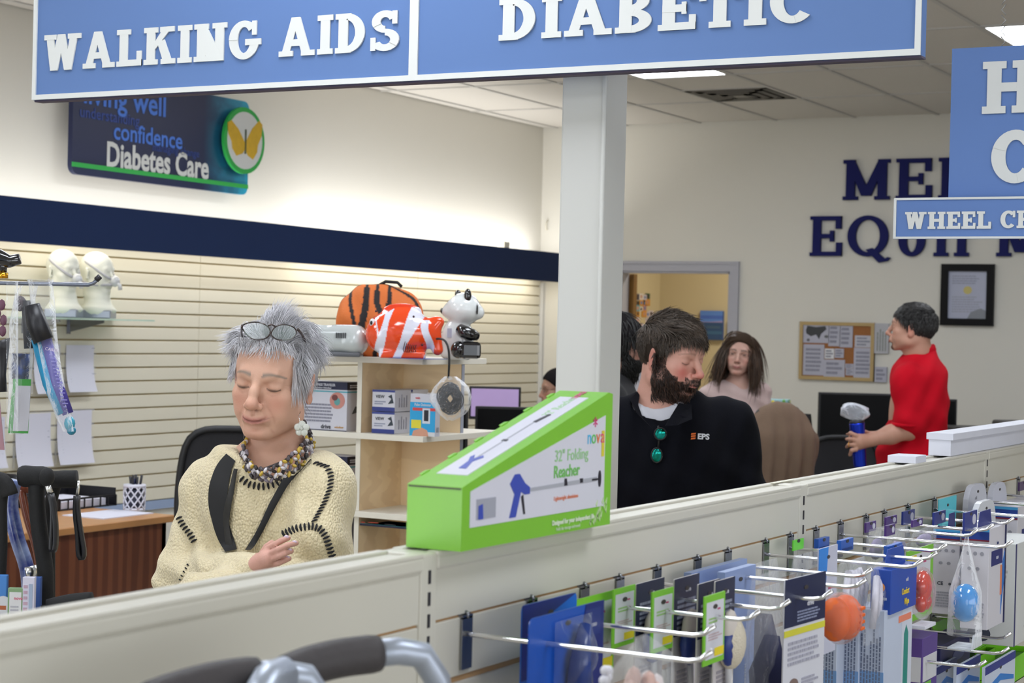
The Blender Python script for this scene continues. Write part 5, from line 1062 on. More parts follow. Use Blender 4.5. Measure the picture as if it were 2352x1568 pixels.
b = MB(); cT = at(905, 822, z=Z1 + .002); b.box(cT + np.array((0, -.12, -.001)), cT + np.array((.14, .02, .0)), pm_((60, 90, 160)), 0); solo('leaflet', b, 'leaflet lying on the tower under the fish machine', 'leaflet', cT)

# ------------------------------------------------------------------ left wall fittings
paper = mat('paper', rgb(212, 212, 226), .8); clear = film('clear_film')
def wallpaper_sheet(u0, v0, u1, v1, label, lines=14):
    a = at(u0, v0, y=YW - .03); c = at(u1, v1, y=YW - .03); W, H = c[0] - a[0], a[2] - c[2]; t = thing('paper_holder', label, 'papers', (a[0], YW - .025, c[2]))
    b = MB(); G_ = [[(W * (u * .93 - .08 * (1 - v) ** 2), -.006 - .05 * (1 - v) ** 3 - .004 * math.sin(3 * u), H * v) for u in np.linspace(0, 1, 6)] for v in np.linspace(0, 1, 12)]; b.grid(G_, paper); part('sheet', b, t)
    b = MB(); R_ = random.Random(int(u0))
    for k in range(lines):
        v = .93 - k * .055; 
        if v < .12: break
        x = .12; xe = R_.uniform(.5, .85)
        while x < xe: w_ = R_.uniform(.05, .15); y = -.0075 - .05 * (1 - v) ** 3; X_ = x - .08 * (1 - v) ** 2; b.quad((W * X_, y, H * (v - .006)), (W * (X_ + w_), y, H * (v - .006)), (W * (X_ + w_), y, H * (v + .008)), (W * X_, y, H * (v + .008)), pm_((160, 162, 182))); x += w_ + .03
    part('print', b, t)
    b = MB(); b.box((-.01, .004, -.01), (W + .012, .0055, H + .008), clear); b.box((-.01, -.01, H * .0), (-.006, .005, H * .4), clear); part('clear_holder', b, t)
wallpaper_sheet(78, 790, 140, 902, 'curling printed sheets on the slat wall, upper row left'); wallpaper_sheet(152, 792, 218, 898, 'curling printed sheets on the slat wall, upper row right')
wallpaper_sheet(36, 951, 120, 1068, 'curling printed sheets on the slat wall, lower row middle'); wallpaper_sheet(132, 944, 214, 1060, 'curling printed sheets on the slat wall, lower row right'); wallpaper_sheet(-62, 960, 14, 1072, 'curling printed sheets on the slat wall at the left edge')
zg = at(200, 731, y=YW - .15)[2]; a = at(60, 731, y=YW - .15)[0]; c = at(300, 728, y=YW - .15)[0]
t = thing('glass_shelf', 'small clear glass shelf on metal brackets on the slat wall', 'shelf', (a, YW - .02, zg)); b = MB(); b.box((0, -.30, -.008), (c - a, .0, 0), mat('glass_green', (.55, .8, .7), .05, alpha=.55, coat=1.)); part('glass_plate', b, t)
for x in (.12, c - a - .35):
    b = MB(); b.prism([(0, -.075), (.012, -.075), (.25, -.022), (.25, -.009), (0, -.009)], .006, mat('hook_plate'), frame((x, 0, 0), (0, -1, 0), (0, 0, 1))); b.box((x - .018, -.006, -.085), (x + .012, 0.0, -.008), mat('hook_plate')); part('bracket', b, t)
foam = mat('white_foam', rgb(226, 226, 214), .8, bump=.1, bscale=300)
for k, (u, tr, lb_) in enumerate(((136, .9, 'white display head wearing a breathing mask, left one'), (214, 1.15, 'white display head wearing a breathing mask, right one'))):
    g = at(u + 10, 726, y=YW - .17); g[2] = zg + .001; t = thing('mannequin', lb_, 'mannequin head', g, YAW - PI / 2); hd = Frame((-.008, 0, .245), rotz(tr) @ np.array([[0, 1, 0], [-1, 0, 0], [0, 0, 1.]]) @ roty(.05), .98)
    v = Vol(*[np.arange(a_, b_, .005, dtype=np.float32) for a_, b_ in ((-.15, .16), (-.15, .15), (.02, .40))]); head_sculpt(v, hd, dict(neck_to=np.array((0, 0, .10)), neck_r=.055)); v.cap((0, 0, .06), (0, 0, .10), .085, .058, .03); v.ell((0, 0, .045), (.10, .08, .02), .02)
    sculpt('head', v, foam, None, t); b = MB(); b.box((-.085, -.075, 0), (.085, .075, .045), mat('base_metal', rgb(140, 146, 158), .3, .4), .006); part('base', b, t)
    st = mat('strap_grey', rgb(176, 176, 182), .6)
    for pts in (((-.09, 0, .055), (-.03, -.078, .06), (.04, -.068, .02), (.085, -.045, -.015), (.112, -.02, -.03)), ((-.09, 0, -.03), (-.04, -.07, -.06), (.03, -.062, -.07), (.09, -.035, -.062), (.118, -.015, -.06)), ((-.09, 0, .055), (-.03, .078, .06), (.04, .068, .02), (.085, .045, -.015), (.112, .02, -.03))):
        b = MB(); b.tube(smooth_path([hd.w(q) for q in pts], 14), .0055, st, 8, flatz=1.4); part('mask_strap', b, t)
    b = MB(); b.ball(hd.w((.122, 0, -.040)), (.028, .026, .030), mat('mask_clear', rgb(200, 202, 205), .15, coat=.6), 14); b.tube([hd.w((.135, 0, -.05)), hd.w((.155, 0, -.06)), hd.w((.160, 0, -.085))], .011, mat('mask_clear'), 10); part('mask_cushion', b, t)
# ------------------------------------------------------------------ desk on the left
cherry = mat('cherry_wood', rgb(118, 68, 44), .35, col2=rgb(96, 50, 32), vscale=2, wave=1.4, stretch=(4, 4, .5)); topw = mat('oak_top', rgb(184, 132, 82), .35, var=.10, vscale=6, stretch=(1, 4, 1))
DZ_ = .85; dr = at(403, 1182, z=DZ_); dl = at(-60, 1254, z=DZ_); t = thing('desk', 'cherry brown desk with an oak coloured top at the left', 'desk', (dl[0], dr[1], 0))
b = MB(); b.box((dl[0], dr[1], DZ_ - .028), (dr[0], dr[1] + .85, DZ_), topw, .004); part('desk_top', b, t, True); b = MB(); b.box((dl[0], dr[1] + .03, .05), (dr[0] - .02, dr[1] + .05, DZ_ - .028), cherry); part('front_panel', b, t, True); b = MB(); b.box((dr[0] - .045, dr[1] + .03, 0), (dr[0] - .02, dr[1] + .80, DZ_ - .028), cherry); part('side_panel', b, t, True)
b = MB(); b.box((dl[0], dr[1] + .05, 0), (dl[0] + .025, dr[1] + .80, DZ_ - .028), cherry); part('side_panel', b, t, True)
p = at(308, 1172, z=DZ_); t = thing('pen_cup', 'white lattice pen cup full of pens on the desk', 'pen cup', (p[0], p[1], DZ_)); wm = pm_((214, 214, 226), .4); b = MB()
Hc, Rc = .108, .043
for s in (-1, 1):
    for k in range(9):
        a0 = 2 * PI * k / 9; b.tube([(Rc * math.cos(a0 + s * f_ * 1.6), Rc * math.sin(a0 + s * f_ * 1.6), .008 + (Hc - .018) * f_) for f_ in np.linspace(0, 1, 8)], .0035, wm, 5)
b.lathe([(Rc - .003, 0), (Rc + .002, 0), (Rc + .002, .012), (Rc - .003, .012)], wm, 24); b.lathe([(Rc - .002, Hc - .012), (Rc + .003, Hc - .012), (Rc + .003, Hc), (Rc - .002, Hc)], wm, 24); part('lattice_cup', b, t); b = MB(); b.lathe([(Rc - .008, .004), (Rc - .008, Hc - .02)], pm_((60, 64, 80)), 20); part('liner', b, t)
R_ = random.Random(4)
for k in range(9):
    a0 = R_.uniform(0, 6.3); r_ = R_.uniform(.005, .026); x, y = r_ * math.cos(a0), r_ * math.sin(a0); b = MB(); c = (30, 45, 120) if k % 3 == 0 else (26, 26, 36); b.tube([(x * .5, y * .5, .02), (x * 1.1, y * 1.1, Hc + .004), (x * 1.3, y * 1.3, Hc + .022 + .008 * (k % 3))], [.0045, .0045, .0052], pm_(c, .3), 8); part('pen', b, t)
p = at(250, 1186, z=DZ_); b = MB(); b.box((p[0] - .10, p[1] - .06, DZ_), (p[0] + .20, p[1] + .15, DZ_ + .004), paper); solo('paper_stack', b, 'white paper sheets lying on the oak desk top beside the pen cup', 'papers', (p[0], p[1], DZ_))
p = at(168, 1164, z=DZ_); t = thing('letter_tray', 'black mesh letter tray with white papers on the desk', 'letter tray', (p[0], p[1] + .05, DZ_)); bm_ = pm_((24, 24, 30), .4); b = MB()
for q in (((-.17, -.13, 0), (.17, .13, .004)), ((-.17, .126, 0), (.17, .13, .075)), ((.166, -.13, 0), (.17, .13, .075)), ((-.17, -.13, 0), (-.166, .13, .05))): b.box(*q, bm_)
for k in range(8): b.box((-.17 + k * .0485, -.132, 0), (-.164 + k * .0485, -.128, .045), bm_)
b.box((-.17, -.133, .040), (.17, -.127, .048), bm_); part('tray', b, t); b = MB(); b.box((-.15, -.12, .005), (.12, .115, .035), paper, .002); part('paper', b, t)
p = at(40, 1170, z=DZ_); t = thing('desk_phone', 'black desk telephone on the desk behind the walking canes', 'telephone', (p[0], p[1] + .1, DZ_)); b = MB(); b.prism([(-.11, 0), (.11, 0), (.11, .03), (-.11, .10)], .20, bm_, frame((0, .1, 0), (0, -1, 0), (0, 0, 1))); part('body', b, t); b = MB(); b.tube([(.03, -.09, .10), (.03, -.05, .125), (.03, .05, .125), (.03, .09, .10)], [.024, .016, .016, .024], bm_, 10); part('handset', b, t)
# ------------------------------------------------------------------ office chairs
def office_chair(u, D, v_top, wid, hgt, label, rz=0., col=(22, 22, 26), name='office_chair', arms=True):
    g = at(u, v_top, d=D); t = thing(name, label, 'chair', (g[0], g[1], 0), YAW - PI / 2 + rz); zt_ = g[2]; m_ = pm_(col, .55); mesh_ = mat('chair_mesh_%d' % col[0], rgb(*[int(c * 1.25 + 6) for c in col]), .8, bump=.4, bscale=400)
    out = [(-wid / 2 * s_, z) for s_, z in ((.80, 0), (1, .12), (1, .5), (.9, .9), (.7, 1.0))]; pl = [(x, zt_ - hgt + hgt * f_) for x, f_ in out] + [(-x, zt_ - hgt + hgt * f_) for x, f_ in out[::-1]]
    ring = smooth_path([(x, .03 * math.cos(x * 6) , z) for x, z in pl] + [(pl[0][0], .03 * math.cos(pl[0][0] * 6), pl[0][1])], 40); b = MB(); b.tube(ring[:-1], .014, m_, 8, closed=True); part('back_frame', b, t)
    b = MB(); c = np.array((0, .035, zt_ - hgt / 2)); G_ = [[c + (q - c) * f_ + np.array((0, .02 * (1 - f_), 0)) for q in ring[:-1]] + [c + (ring[0] - c) * f_ + np.array((0, .02 * (1 - f_), 0))] for f_ in (.05, .5, .98)]; b.grid(G_, mesh_); part('backrest', b, t)
    b = MB(); b.box((-.25, -.50, .44), (.25, -.02, .52), m_, .03); part('seat', b, t); b = MB(); b.tube([(0, .05, zt_ - hgt * .6), (0, .08, .55), (0, -.02, .42), (0, -.25, .42)], .022, m_, 8); b.tube([(0, -.25, .44), (0, -.25, .10)], .028, m_, 12); part('column', b, t)
    for k in range(5): a0 = 2 * PI * k / 5; b = MB(); e = (.29 * math.cos(a0), -.25 + .29 * math.sin(a0), .07); b.tube([(0, -.25, .11), e], [.024, .016], m_, 8); b.ball((e[0], e[1], .030), .030, m_, 10); part('leg', b, t)
    for s in (-1, 1) if arms else (): b = MB(); b.tube([(s * .26, .0, zt_ - hgt * .75), (s * .28, -.05, .70), (s * .28, -.30, .70), (s * .26, -.32, .50), (s * .22, -.30, .46)], .016, m_, 8); part('armrest', b, t)
    return t
office_chair(532, 7.0, 986, .40, .46, 'black mesh office chair behind the older woman', arms=False)
office_chair(1940, 10.2, 1004, .46, .50, 'black mesh office chair by the dark screen, next to the man in red', .3)
tb = office_chair(1796, 8.9, 934, .34, .55, 'office chair draped with a brown blanket', .5)
L = Loc(1796, 936, 8.9); t = thing('brown_blanket', 'brown ribbed blanket draped over an office chair back', 'blanket', (L.g[0], L.g[1], L.g[2]), YAW - PI / 2 + .5); v = Vol(*[np.arange(a_, b_, .010, dtype=np.float32) for a_, b_ in ((-.28, .28), (-.16, .20), (-.66, .08))])
v.ell((0, .02, -.16), (.20, .075, .19), .05); v.boxr((0, .025, -.36), (.21, .07, .26), .06, .06); v.ripple(lambda X, Y, Z: .010 * np.sin(X * 75) * np.clip(-Z * 6, .2, 1)); sculpt('blanket_cloth', v, mat('brown_fleece', rgb(112, 92, 76), .95, var=.12, vscale=20, bump=.3, bscale=120), None, t)
t = office_chair(1452, 7.6, 832, .36, .50, 'pale grey high-backed chair in the doorway, behind the bearded man', 0, (142, 140, 146), 'grey_chair')

# ------------------------------------------------------------------ desks and screens at the back
darkd = mat('dark_desk', rgb(52, 48, 50), .5)
def bdesk(x0, y0, x1, y1, z, label):
    t = thing('desk', label, 'desk', (x0, y0, 0)); b = MB(); b.box((x0, y0, z - .03), (x1, y1, z), darkd, .003); part('desk_top', b, t, True)
    for x in (x0 + .02, x1 - .04): b = MB(); b.box((x, y0 + .02, 0), (x + .025, y1 - .02, z - .03), darkd); part('side_panel', b, t, True)
def screen(label, u0, v0, u1, v1, D, zdesk, face, turn=0., name='monitor'):
    a = at(u0, v0, d=D); c = at(u1, v0, d=D); e = at(u0, v1, d=D); W = np.linalg.norm((c - a)[:2]); H = a[2] - e[2]; m_ = (a + c) / 2; t = thing(name, label, 'monitor', (m_[0], m_[1], zdesk), YAW - PI / 2 + turn); z0 = e[2] - zdesk; bk_ = pm_((16, 16, 20), .4)
    b = MB(); b.box((-W / 2, -.012, z0), (W / 2, .018, z0 + H), bk_, .004); part('housing', b, t); b = MB(); b.box((-W / 2 + .012, -.0135, z0 + .016), (W / 2 - .012, -.012, z0 + H - .012), face); part('screen', b, t)
    b = MB(); b.box((-.03, .018, 0.01), (.03, .04, z0 + H * .5), bk_); b.box((-.12, -.06, 0), (.12, .12, .012), bk_, .004); part('stand', b, t); return t
scr = mat('lit_screen', rgb(150, 130, 168), .3, emit=rgb(150, 128, 170), estr=.55, var=.15, vscale=6); blk_s = mat('dark_screen', rgb(7, 7, 9), .4, spec=.12)
g = at(1140, 985, d=9.3); bdesk(g[0] - .3, g[1] - .7, g[0] + .5, g[1] + .9, .98 if False else .90, 'dark desk carrying two screens behind the display tower')
screen('lit screen with a lilac picture behind the black screen, right of the tower', 1078, 886, 1197, 962, 9.75, .90, scr); screen('black screen right of the display tower, in front of the lilac one', 1092, 932, 1240, 1002, 9.2, .90, blk_s)
screen('black screen at the tower edge under the bagged cord', 1000, 940, 1076, 1040, 9.0, .90, blk_s)
g0 = at(1830, 1010, d=11.8); bdesk(g0[0] - .15, 1.9, g0[0] + .6, g0[1] + .25, .88, 'long dark desk under the notice board')
screen('very large black screen behind the man in red', 1880, 900, 2172, 1010, 11.7, .88, blk_s); screen('black screen just right of the man in red', 2120, 915, 2198, 1000, 11.75, .88, blk_s)
for k, (u0, v0, u1, D, lb_) in enumerate(((2176, 978, 2300, 11.0, 'low black printer right of the man in red'), (2296, 966, 2400, 10.6, 'black printer at the right edge behind the white box'))):
    a = at(u0, v0, d=D); c = at(u1, v0, d=D); W = np.linalg.norm((c - a)[:2]); m_ = (a + c) / 2; t = thing('printer', lb_, 'printer', (m_[0], m_[1], .88 - .0), YAW - PI / 2); H = a[2] - .88; b = MB(); b.box((-W / 2, -.18, 0), (W / 2, .18, H), pm_((26, 26, 30), .35), .015); part('body', b, t); b = MB(); b.box((-W / 2 + .03, -.185, H * .35), (W / 2 - .03, -.175, H * .55), pm_((12, 12, 14), .5)); part('paper_slot', b, t)
bdesk(at(2240, 1000, d=10.8)[0] - .45, at(2240, 1000, d=10.8)[1] - 1.0, at(2240, 1000, d=10.8)[0] + .26, at(2240, 1000, d=10.8)[1] + .55, .88, 'dark desk carrying the printers')
p = at(1847, 1020, d=11.6); t = thing('desk_lamp', 'small lamp with a black shade on the back desk', 'lamp', (p[0], p[1], .88)); zt_ = at(1847, 950, d=11.6)[2] - .88; b = MB(); b.lathe([(.035, zt_ - .115), (.052, zt_ - .11), (.038, zt_), (.033, zt_)], pm_((14, 12, 14), .7), 24); part('lamp_shade', b, t); b = MB(); b.lathe([(.045, 0), (.045, .012), (.012, .03), (.022, .07), (.009, .10), (.009, zt_ - .08)], mat('lamp_base', rgb(120, 105, 85), .4, .3), 16); part('base', b, t)
p = at(1789, 938, d=10.8); t = thing('flower_box', 'small box with a pastel flower pattern behind the brown blanket', 'box', (p[0], p[1], .88), .2); Hb = p[2] - .88 + .055; b = MB(); b.box((-.06, -.06, 0), (.06, .06, Hb), pm_((150, 190, 195)), .006); part('box', b, t)
R_ = random.Random(5)
for k in range(14): b = MB(); c = R_.choice([(210, 70, 110), (225, 205, 80), (235, 235, 235), (120, 180, 90)]); x = R_.uniform(-.05, .05); z = Hb - R_.uniform(.008, .09); b.ball((-.061, x, z), (.002, .010, .010), pm_(c), 8); b.ball((x, -.061, z), (.010, .002, .010), pm_(c), 8); part('flower_print', b, t)
bdesk(p[0] - .3, p[1] - .45, p[0] + .35, p[1] + .35, .88, 'small dark desk behind the woman in pink')
# notice board and framed certificate on the back wall
def wp_(u, v): q = at(u, v, x=XB - .02); return q[1], q[2]
y0, z1 = wp_(1838, 738); y1, z0 = wp_(2006, 876); t = thing('notice_board', 'cork notice board with printed papers on the back wall', 'notice board', (XB - .02, y1, z0)); frw = mat('light_oak', rgb(176, 150, 100), .5)
b = MB(); b.box((XB - .018, y1, z0), (XB, y0, z1), mat('cork', rgb(150, 98, 56), .9, var=.2, vscale=120)); part('cork_sheet', b, t, True); b = MB()
for q in ((y1, z0, y0, z0 + .025), (y1, z1 - .025, y0, z1), (y1, z0 + .025, y1 + .025, z1 - .025), (y0 - .025, z0 + .025, y0, z1 - .025)): b.box((XB - .03, q[0], q[1]), (XB - .001, q[2], q[3]), frw)
part('frame', b, t, True)
def sheet(u0, v0, u1, v1, lab, parent=None, c=(176, 176, 190), extra=None):
    ya, za = wp_(u0, v0); yb, zb_ = wp_(u1, v1); W, H = ya - yb, za - zb_; b = MB(); b.box((XB - .0235, yb, zb_), (XB - .0185 if parent else XB - .001, ya, za), pm_(c, .8)); deco(b, frame((XB - .0237, ya, zb_), (0, -1, 0), (0, 0, 1)), W, H, extra if extra is not None else [('l', .12, .88, .9, .1, max(3, int(H / .035)), (130, 130, 145))])
    if parent: part('paper', b, parent, True)
    else: solo('paper_sheet', b, lab, 'paper', (XB - .02, ya, zb_))
for q in ((1846, 790, 1892, 862), (1904, 742, 1930, 795), (1930, 745, 1958, 798), (1893, 825, 1940, 866), (1918, 800, 1938, 822), (1962, 798, 2003, 868), (1942, 835, 1960, 846), (1943, 846, 1960, 862)): sheet(*q, '', t)
sheet(1846, 744, 1904, 788, '', t, extra=[('p', [(.10, .70), (.16, .92), (.5, .85), (.85, .92), (.9, .75), (.7, .5), (.62, .2), (.5, .45), (.3, .35), (.12, .5)], (50, 52, 56)), ('e', .9, .35, .08, .08, (90, 90, 95)), ('e', .2, .15, .06, .08, (90, 90, 95))]); sheet(1895, 800, 1916, 824, '', t, (215, 216, 220)); sheet(1964, 770, 2003, 798, '', t, (186, 186, 196))
sheet(2009, 742, 2040, 812, 'tall printed sheet taped to the wall right of the notice board', None, (180, 180, 186), [('v', .15, .9, .08, .92, 4, (120, 125, 115))]); sheet(2010, 842, 2036, 878, 'small printed sheet taped to the wall below the tall one')
y0, z1 = wp_(2163, 606); y1, z0 = wp_(2281, 749); t = thing('framed_certificate', 'certificate with a gold seal in a wide black frame on the back wall', 'picture frame', (XB - .02, y1, z0)); b = MB(); fm_ = mat('black_frame', rgb(14, 13, 15), .5, spec=.15)
for q in ((y1, z0, y0, z0 + .05), (y1, z1 - .05, y0, z1), (y1, z0 + .05, y1 + .05, z1 - .05), (y0 - .05, z0 + .05, y0, z1 - .05)): b.box((XB - .035, q[0], q[1]), (XB - .001, q[2], q[3]), fm_)
part('frame', b, t, True); b = MB(); b.box((XB - .012, y1 + .04, z0 + .04), (XB - .004, y0 - .04, z1 - .04), pm_((176, 180, 200), .5)); W, H = y0 - y1 - .1, z1 - z0 - .1
deco(b, frame((XB - .0125, y0 - .05, z0 + .05), (0, -1, 0), (0, 0, 1)), W, H, [('l', .1, .9, .92, .72, 4, (150, 152, 172)), ('e', .5, .60, .11, .085, (196, 182, 110)), ('l', .1, .9, .48, .12, 7, (160, 162, 178)), ('p', [(.5, 0), (.98, 0), (.98, .17), (.85, .22), (.6, .14)], (130, 134, 142))]); part('certificate', b, t, True)
# inside the office
def opic(u0, v0, u1, v1): 
    a = at(u0, v0, x=15.58); c = at(u1, v1, x=15.58); return a[1], c[1], c[2], a[2]
ya, yb, z0, z1 = opic(1610, 713, 1660, 781); t = thing('seascape_canvas', 'small canvas of blue sea and sky in the office beyond the doorway', 'picture', (15.58, yb, z0)); b = MB(); b.box((15.565, yb, z0), (15.6, ya, z1), pm_((50, 80, 140)))
deco(b, frame((15.5645, ya, z0), (0, -1, 0), (0, 0, 1)), ya - yb, z1 - z0, [('r', 0, .62, 1, 1, (88, 130, 205)), ('r', 0, .72, 1, .84, (72, 105, 190)), ('p', [(0, .58), (1, .58), (1, .66), (.4, .62), (0, .62)], (150, 140, 190)), ('r', 0, 0, 1, .60, (48, 78, 120)), ('r', 0, .2, 1, .3, (60, 100, 135)), ('r', .3, .4, .9, .48, (66, 92, 120))]); part('canvas', b, t, True)
ya, yb, z0, z1 = opic(1673, 735, 1680, 792); b = MB(); b.box((15.57, yb, z0), (15.6, ya, z1), pm_((50, 60, 50))); solo('dark_frame', b, 'thin dark picture edge beside the door frame in the office', 'picture', (15.58, yb, z0))
YO = 6.99; t = thing('photo_collage', 'collage of colourful photographs on the office wall behind the bearded men', 'photo collage', (14.6, YO, 1.6)); R_ = random.Random(9)
def oat(u, v): q = at(u, v, y=YO - .004); return q
for i, u in enumerate(range(1436, 1494, 8)):
    for j, v in enumerate(range(676, 772, 13)):
        if R_.random() < .12: continue
        a = oat(u + R_.uniform(-2, 2), v + R_.uniform(-3, 3)); c = oat(u + 9, v + 13); b = MB(); col_ = R_.choice([(200, 190, 200), (60, 60, 90), (200, 140, 50), (70, 90, 170), (90, 150, 165), (130, 60, 60), (50, 80, 60), (210, 205, 200), (40, 35, 40), (190, 130, 110)])
        b.box((min(a[0], c[0]), YO - .003 - .0012 * ((i + j) % 3), c[2]), (max(a[0], c[0]), YO - .001, a[2]), pm_(col_)); deco(b, frame((min(a[0], c[0]), YO - .0031 - .0012 * ((i + j) % 3), c[2]), (1, 0, 0), (0, 0, 1)), abs(c[0] - a[0]), a[2] - c[2], [('e', .5, .5, .25, .3, R_.choice([(190, 140, 120), (60, 50, 50), (90, 120, 170)]))]); part('photo', b, t, True)
a = oat(1458, 762); c = oat(1477, 838); b = MB(); b.box((a[0], YO - .004, c[2]), (c[0], YO - .001, a[2]), pm_((190, 190, 205))); solo('paper_sheet', b, 'tall white sheet on the office wall under the photo collage', 'paper', (a[0], YO, c[2]))
area('added_office_light', (14.4, 5.0, 3.1), (0, 0, -1), .6, 1.2, 52, (1, .93, .8))  # unseen area light added to brighten the office, no fixture built
# ------------------------------------------------------------------ canes hanging and standing at the left
D_ = 3.9; L = Loc(40, 648, D_); t = thing('cane_stand', 'metal display stand with a long arm at the left edge holding packed canes', 'display stand', (at(-70, 648, d=D_)[0], at(-70, 648, d=D_)[1], 0))
pA = at(-70, 650, d=D_); arm = [pA, at(0, 650, d=D_), at(120, 652, d=D_), at(203, 654, d=D_), at(215, 650, d=D_), at(228, 637, d=D_)]
b = MB(); b.tube([np.array((pA[0], pA[1], .02)), np.array((pA[0], pA[1], 1.85))], .018, plate, 12); part('post', b, t, True); b = MB(); b.tube(arm, .0042, mat('steel_wire', rgb(120, 126, 140), .3, .8), 8); part('arm', b, t, True); b = MB(); b.tube([at(221, 643, d=D_), at(230, 634, d=D_)], .0062, bm_, 8); part('arm_tip', b, t, True); b = MB(); b.box((pA[0] - .25, pA[1] - .25, 0), (pA[0] + .25, pA[1] + .25, .02), plate, .004); part('foot_plate', b, t, True)
t = thing('packed_cane', 'tilted folded cane with a blue label in a clear sleeve', 'cane', at(90, 655, d=D_), YAW - PI / 2); o_ = at(90, 655, d=D_); Q = lambda u, v, dd=0.: (at(u, v, d=D_ + dd) - o_) @ L.Rm
for k, (c, dx) in enumerate((((30, 140, 185), -10), ((70, 62, 150), 8))):
    b = MB(); b.tube([Q(96 + dx, 778), Q(122 + dx, 880), Q(150 + dx * .8, 950)], [.0135, .0135, .012], pm_(c, .35), 12); part('label_tube', b, t)
b = MB(); b.tube([Q(74, 700, -.01), Q(84, 740, -.01), Q(100, 782, -.01)], [.016, .022, .022], bm_, 12); b.box(Q(98, 742, -.015), Q(120, 770, .01), pm_((60, 52, 70), .5), .004); part('grip', b, t)
b = MB(); b.ball(Q(160, 972), (.012, .012, .016), pm_((60, 150, 175), .2), 12); b.ball(Q(164, 988), (.010, .010, .010), pm_((40, 125, 155), .2), 12); part('rubber_tip', b, t)
b = MB(); G_ = []
for (ul, ur, v) in ((62, 122, 642), (66, 122, 660), (72, 126, 700), (76, 130, 760), (92, 138, 830), (108, 150, 900), (132, 168, 965), (146, 172, 990)):
    row = []
    for j in range(15): a = 2 * PI * (j % 14) / 14; c = Q((ul + ur) / 2 + (ur - ul) / 2 * math.cos(a) * (1 + .05 * math.sin(5 * a + v)), v); row.append(c + np.array((0, .02 * math.sin(a), 0)))
    G_.append(row)
b.grid(G_, film('clear_film')); part('clear_sleeve', b, t)
b = MB(); text(b, 'CAREX', .009, pm_((205, 190, 210)), frame(Q(119, 803, -.0175), (math.cos(-.15), 0, math.sin(-.15)), (0, 0, 1)), depth=.0005); 
for k in range(16): c = Q(113 + k * 2.15, 815 + k * 8, -.0165); b.box(c, c + np.array((.012 if k % 3 else .007, .0005, .002)), pm_((130, 125, 190)))
part('label_print', b, t)
o_ = at(45, 655, d=D_ + .04); t = thing('packed_cane', 'folded cane with a green label in a clear sleeve', 'cane', o_, YAW - PI / 2); Q = lambda u, v, dd=0.: (at(u, v, d=D_ + .04 + dd) - o_) @ L.Rm
b = MB(); b.ball(Q(46, 697), (.014, .014, .017), mat('brown_grip', rgb(58, 44, 52), .5), 12); b.tube([Q(62, 690), Q(64, 740), Q(68, 800)], .012, bm_, 10); part('grip', b, t); b = MB(); b.box(Q(22, 770, -.018), Q(66, 812, .018), pm_((42, 38, 38), .6), .006); part('strap_band', b, t)
for k, dx in enumerate((-8, 6)): b = MB(); b.tube([Q(50 + dx, 812), Q(46 + dx, 870)], .013, mat('dark_blue_pattern', rgb(18, 26, 56), .3, col2=rgb(30, 70, 150), vscale=60), 12); part('folded_section', b, t)
b = MB(); b.prism([(-.022, -.115), (.020, -.115), (.024, 0), (-.014, 0)], .003, pm_((64, 150, 66)), frame(Q(46, 870, -.018), (1, 0, 0), (0, 0, 1))); b.prism([(-.012, -.11), (.020, -.11), (.024, -.014), (-.008, -.014)], .0036, pm_((188, 188, 196)), frame(Q(46, 870, -.018), (1, 0, 0), (0, 0, 1))); part('label_card', b, t)
b = MB(); G_ = []
for (ul, ur, v) in ((50, 88, 650), (34, 82, 680), (22, 78, 740), (20, 76, 820), (20, 70, 900), (16, 64, 970), (22, 54, 996)):
    G_.append([Q((ul + ur) / 2 + (ur - ul) / 2 * math.cos(2 * PI * (j % 14) / 14), v) + np.array((0, .024 * math.sin(2 * PI * (j % 14) / 14), 0)) for j in range(15)])
b.grid(G_, film('clear_film')); part('clear_sleeve', b, t)
o_ = at(5, 640, d=D_ - .05); t = thing('packed_cane', 'cane with a black derby handle and a gold collar on a mint card', 'cane', o_, YAW - PI / 2); Q = lambda u, v, dd=0.: (at(u, v, d=D_ - .05 + dd) - o_) @ L.Rm
b = MB(); b.tube([Q(-30, 592), Q(0, 594), Q(24, 600), Q(46, 594)], [.016, .018, .012, .010], mat('gloss_black'), 12, flatz=1.1); b.tube([Q(2, 600), Q(6, 626)], [.014, .009], mat('gloss_black'), 12); part('derby_handle', b, t); b = MB(); b.box(Q(-30, 582, -.02), Q(25, 600, .015), pm_((96, 98, 108), .3), .006); part('handle_cap', b, t)
b = MB(); b.tube([Q(6, 626), Q(6, 639)], .0115, mat('gold', rgb(220, 160, 50), .2, 1.), 14); part('gold_collar', b, t); b = MB(); b.box(Q(-30, 640, .0), Q(16, 782, .004), pm_((110, 180, 150)), 0); part('mint_card', b, t)
b = MB()
for (u, v) in ((4, 700), (8, 735), (6, 760), (-6, 720)): b.ball(Q(u, v, -.004), (.008, .002, .012), pm_((90, 50, 70)), 8)
part('card_print', b, t); b = MB(); b.tube([Q(0, 784), Q(6, 800), Q(4, 860), Q(6, 900)], [.022, .014, .009, .010], bm_, 10); part('lower_shaft', b, t); b = MB(); b.prism([(-.02, -.12), (.014, -.12), (-.0, 0), (-.02, 0)], .004, pm_((150, 110, 120)), frame(Q(-2, 900), (1, 0, 0), (0, 0, 1))); part('leaflet', b, t)
b = MB(); b.grid([[Q(u, v, dd) for u, dd in ((14, -.02), (30, -.024), (42, .0))] for v in (645, 700, 800, 900, 990)], film('clear_film')); part('clear_sleeve', b, t)
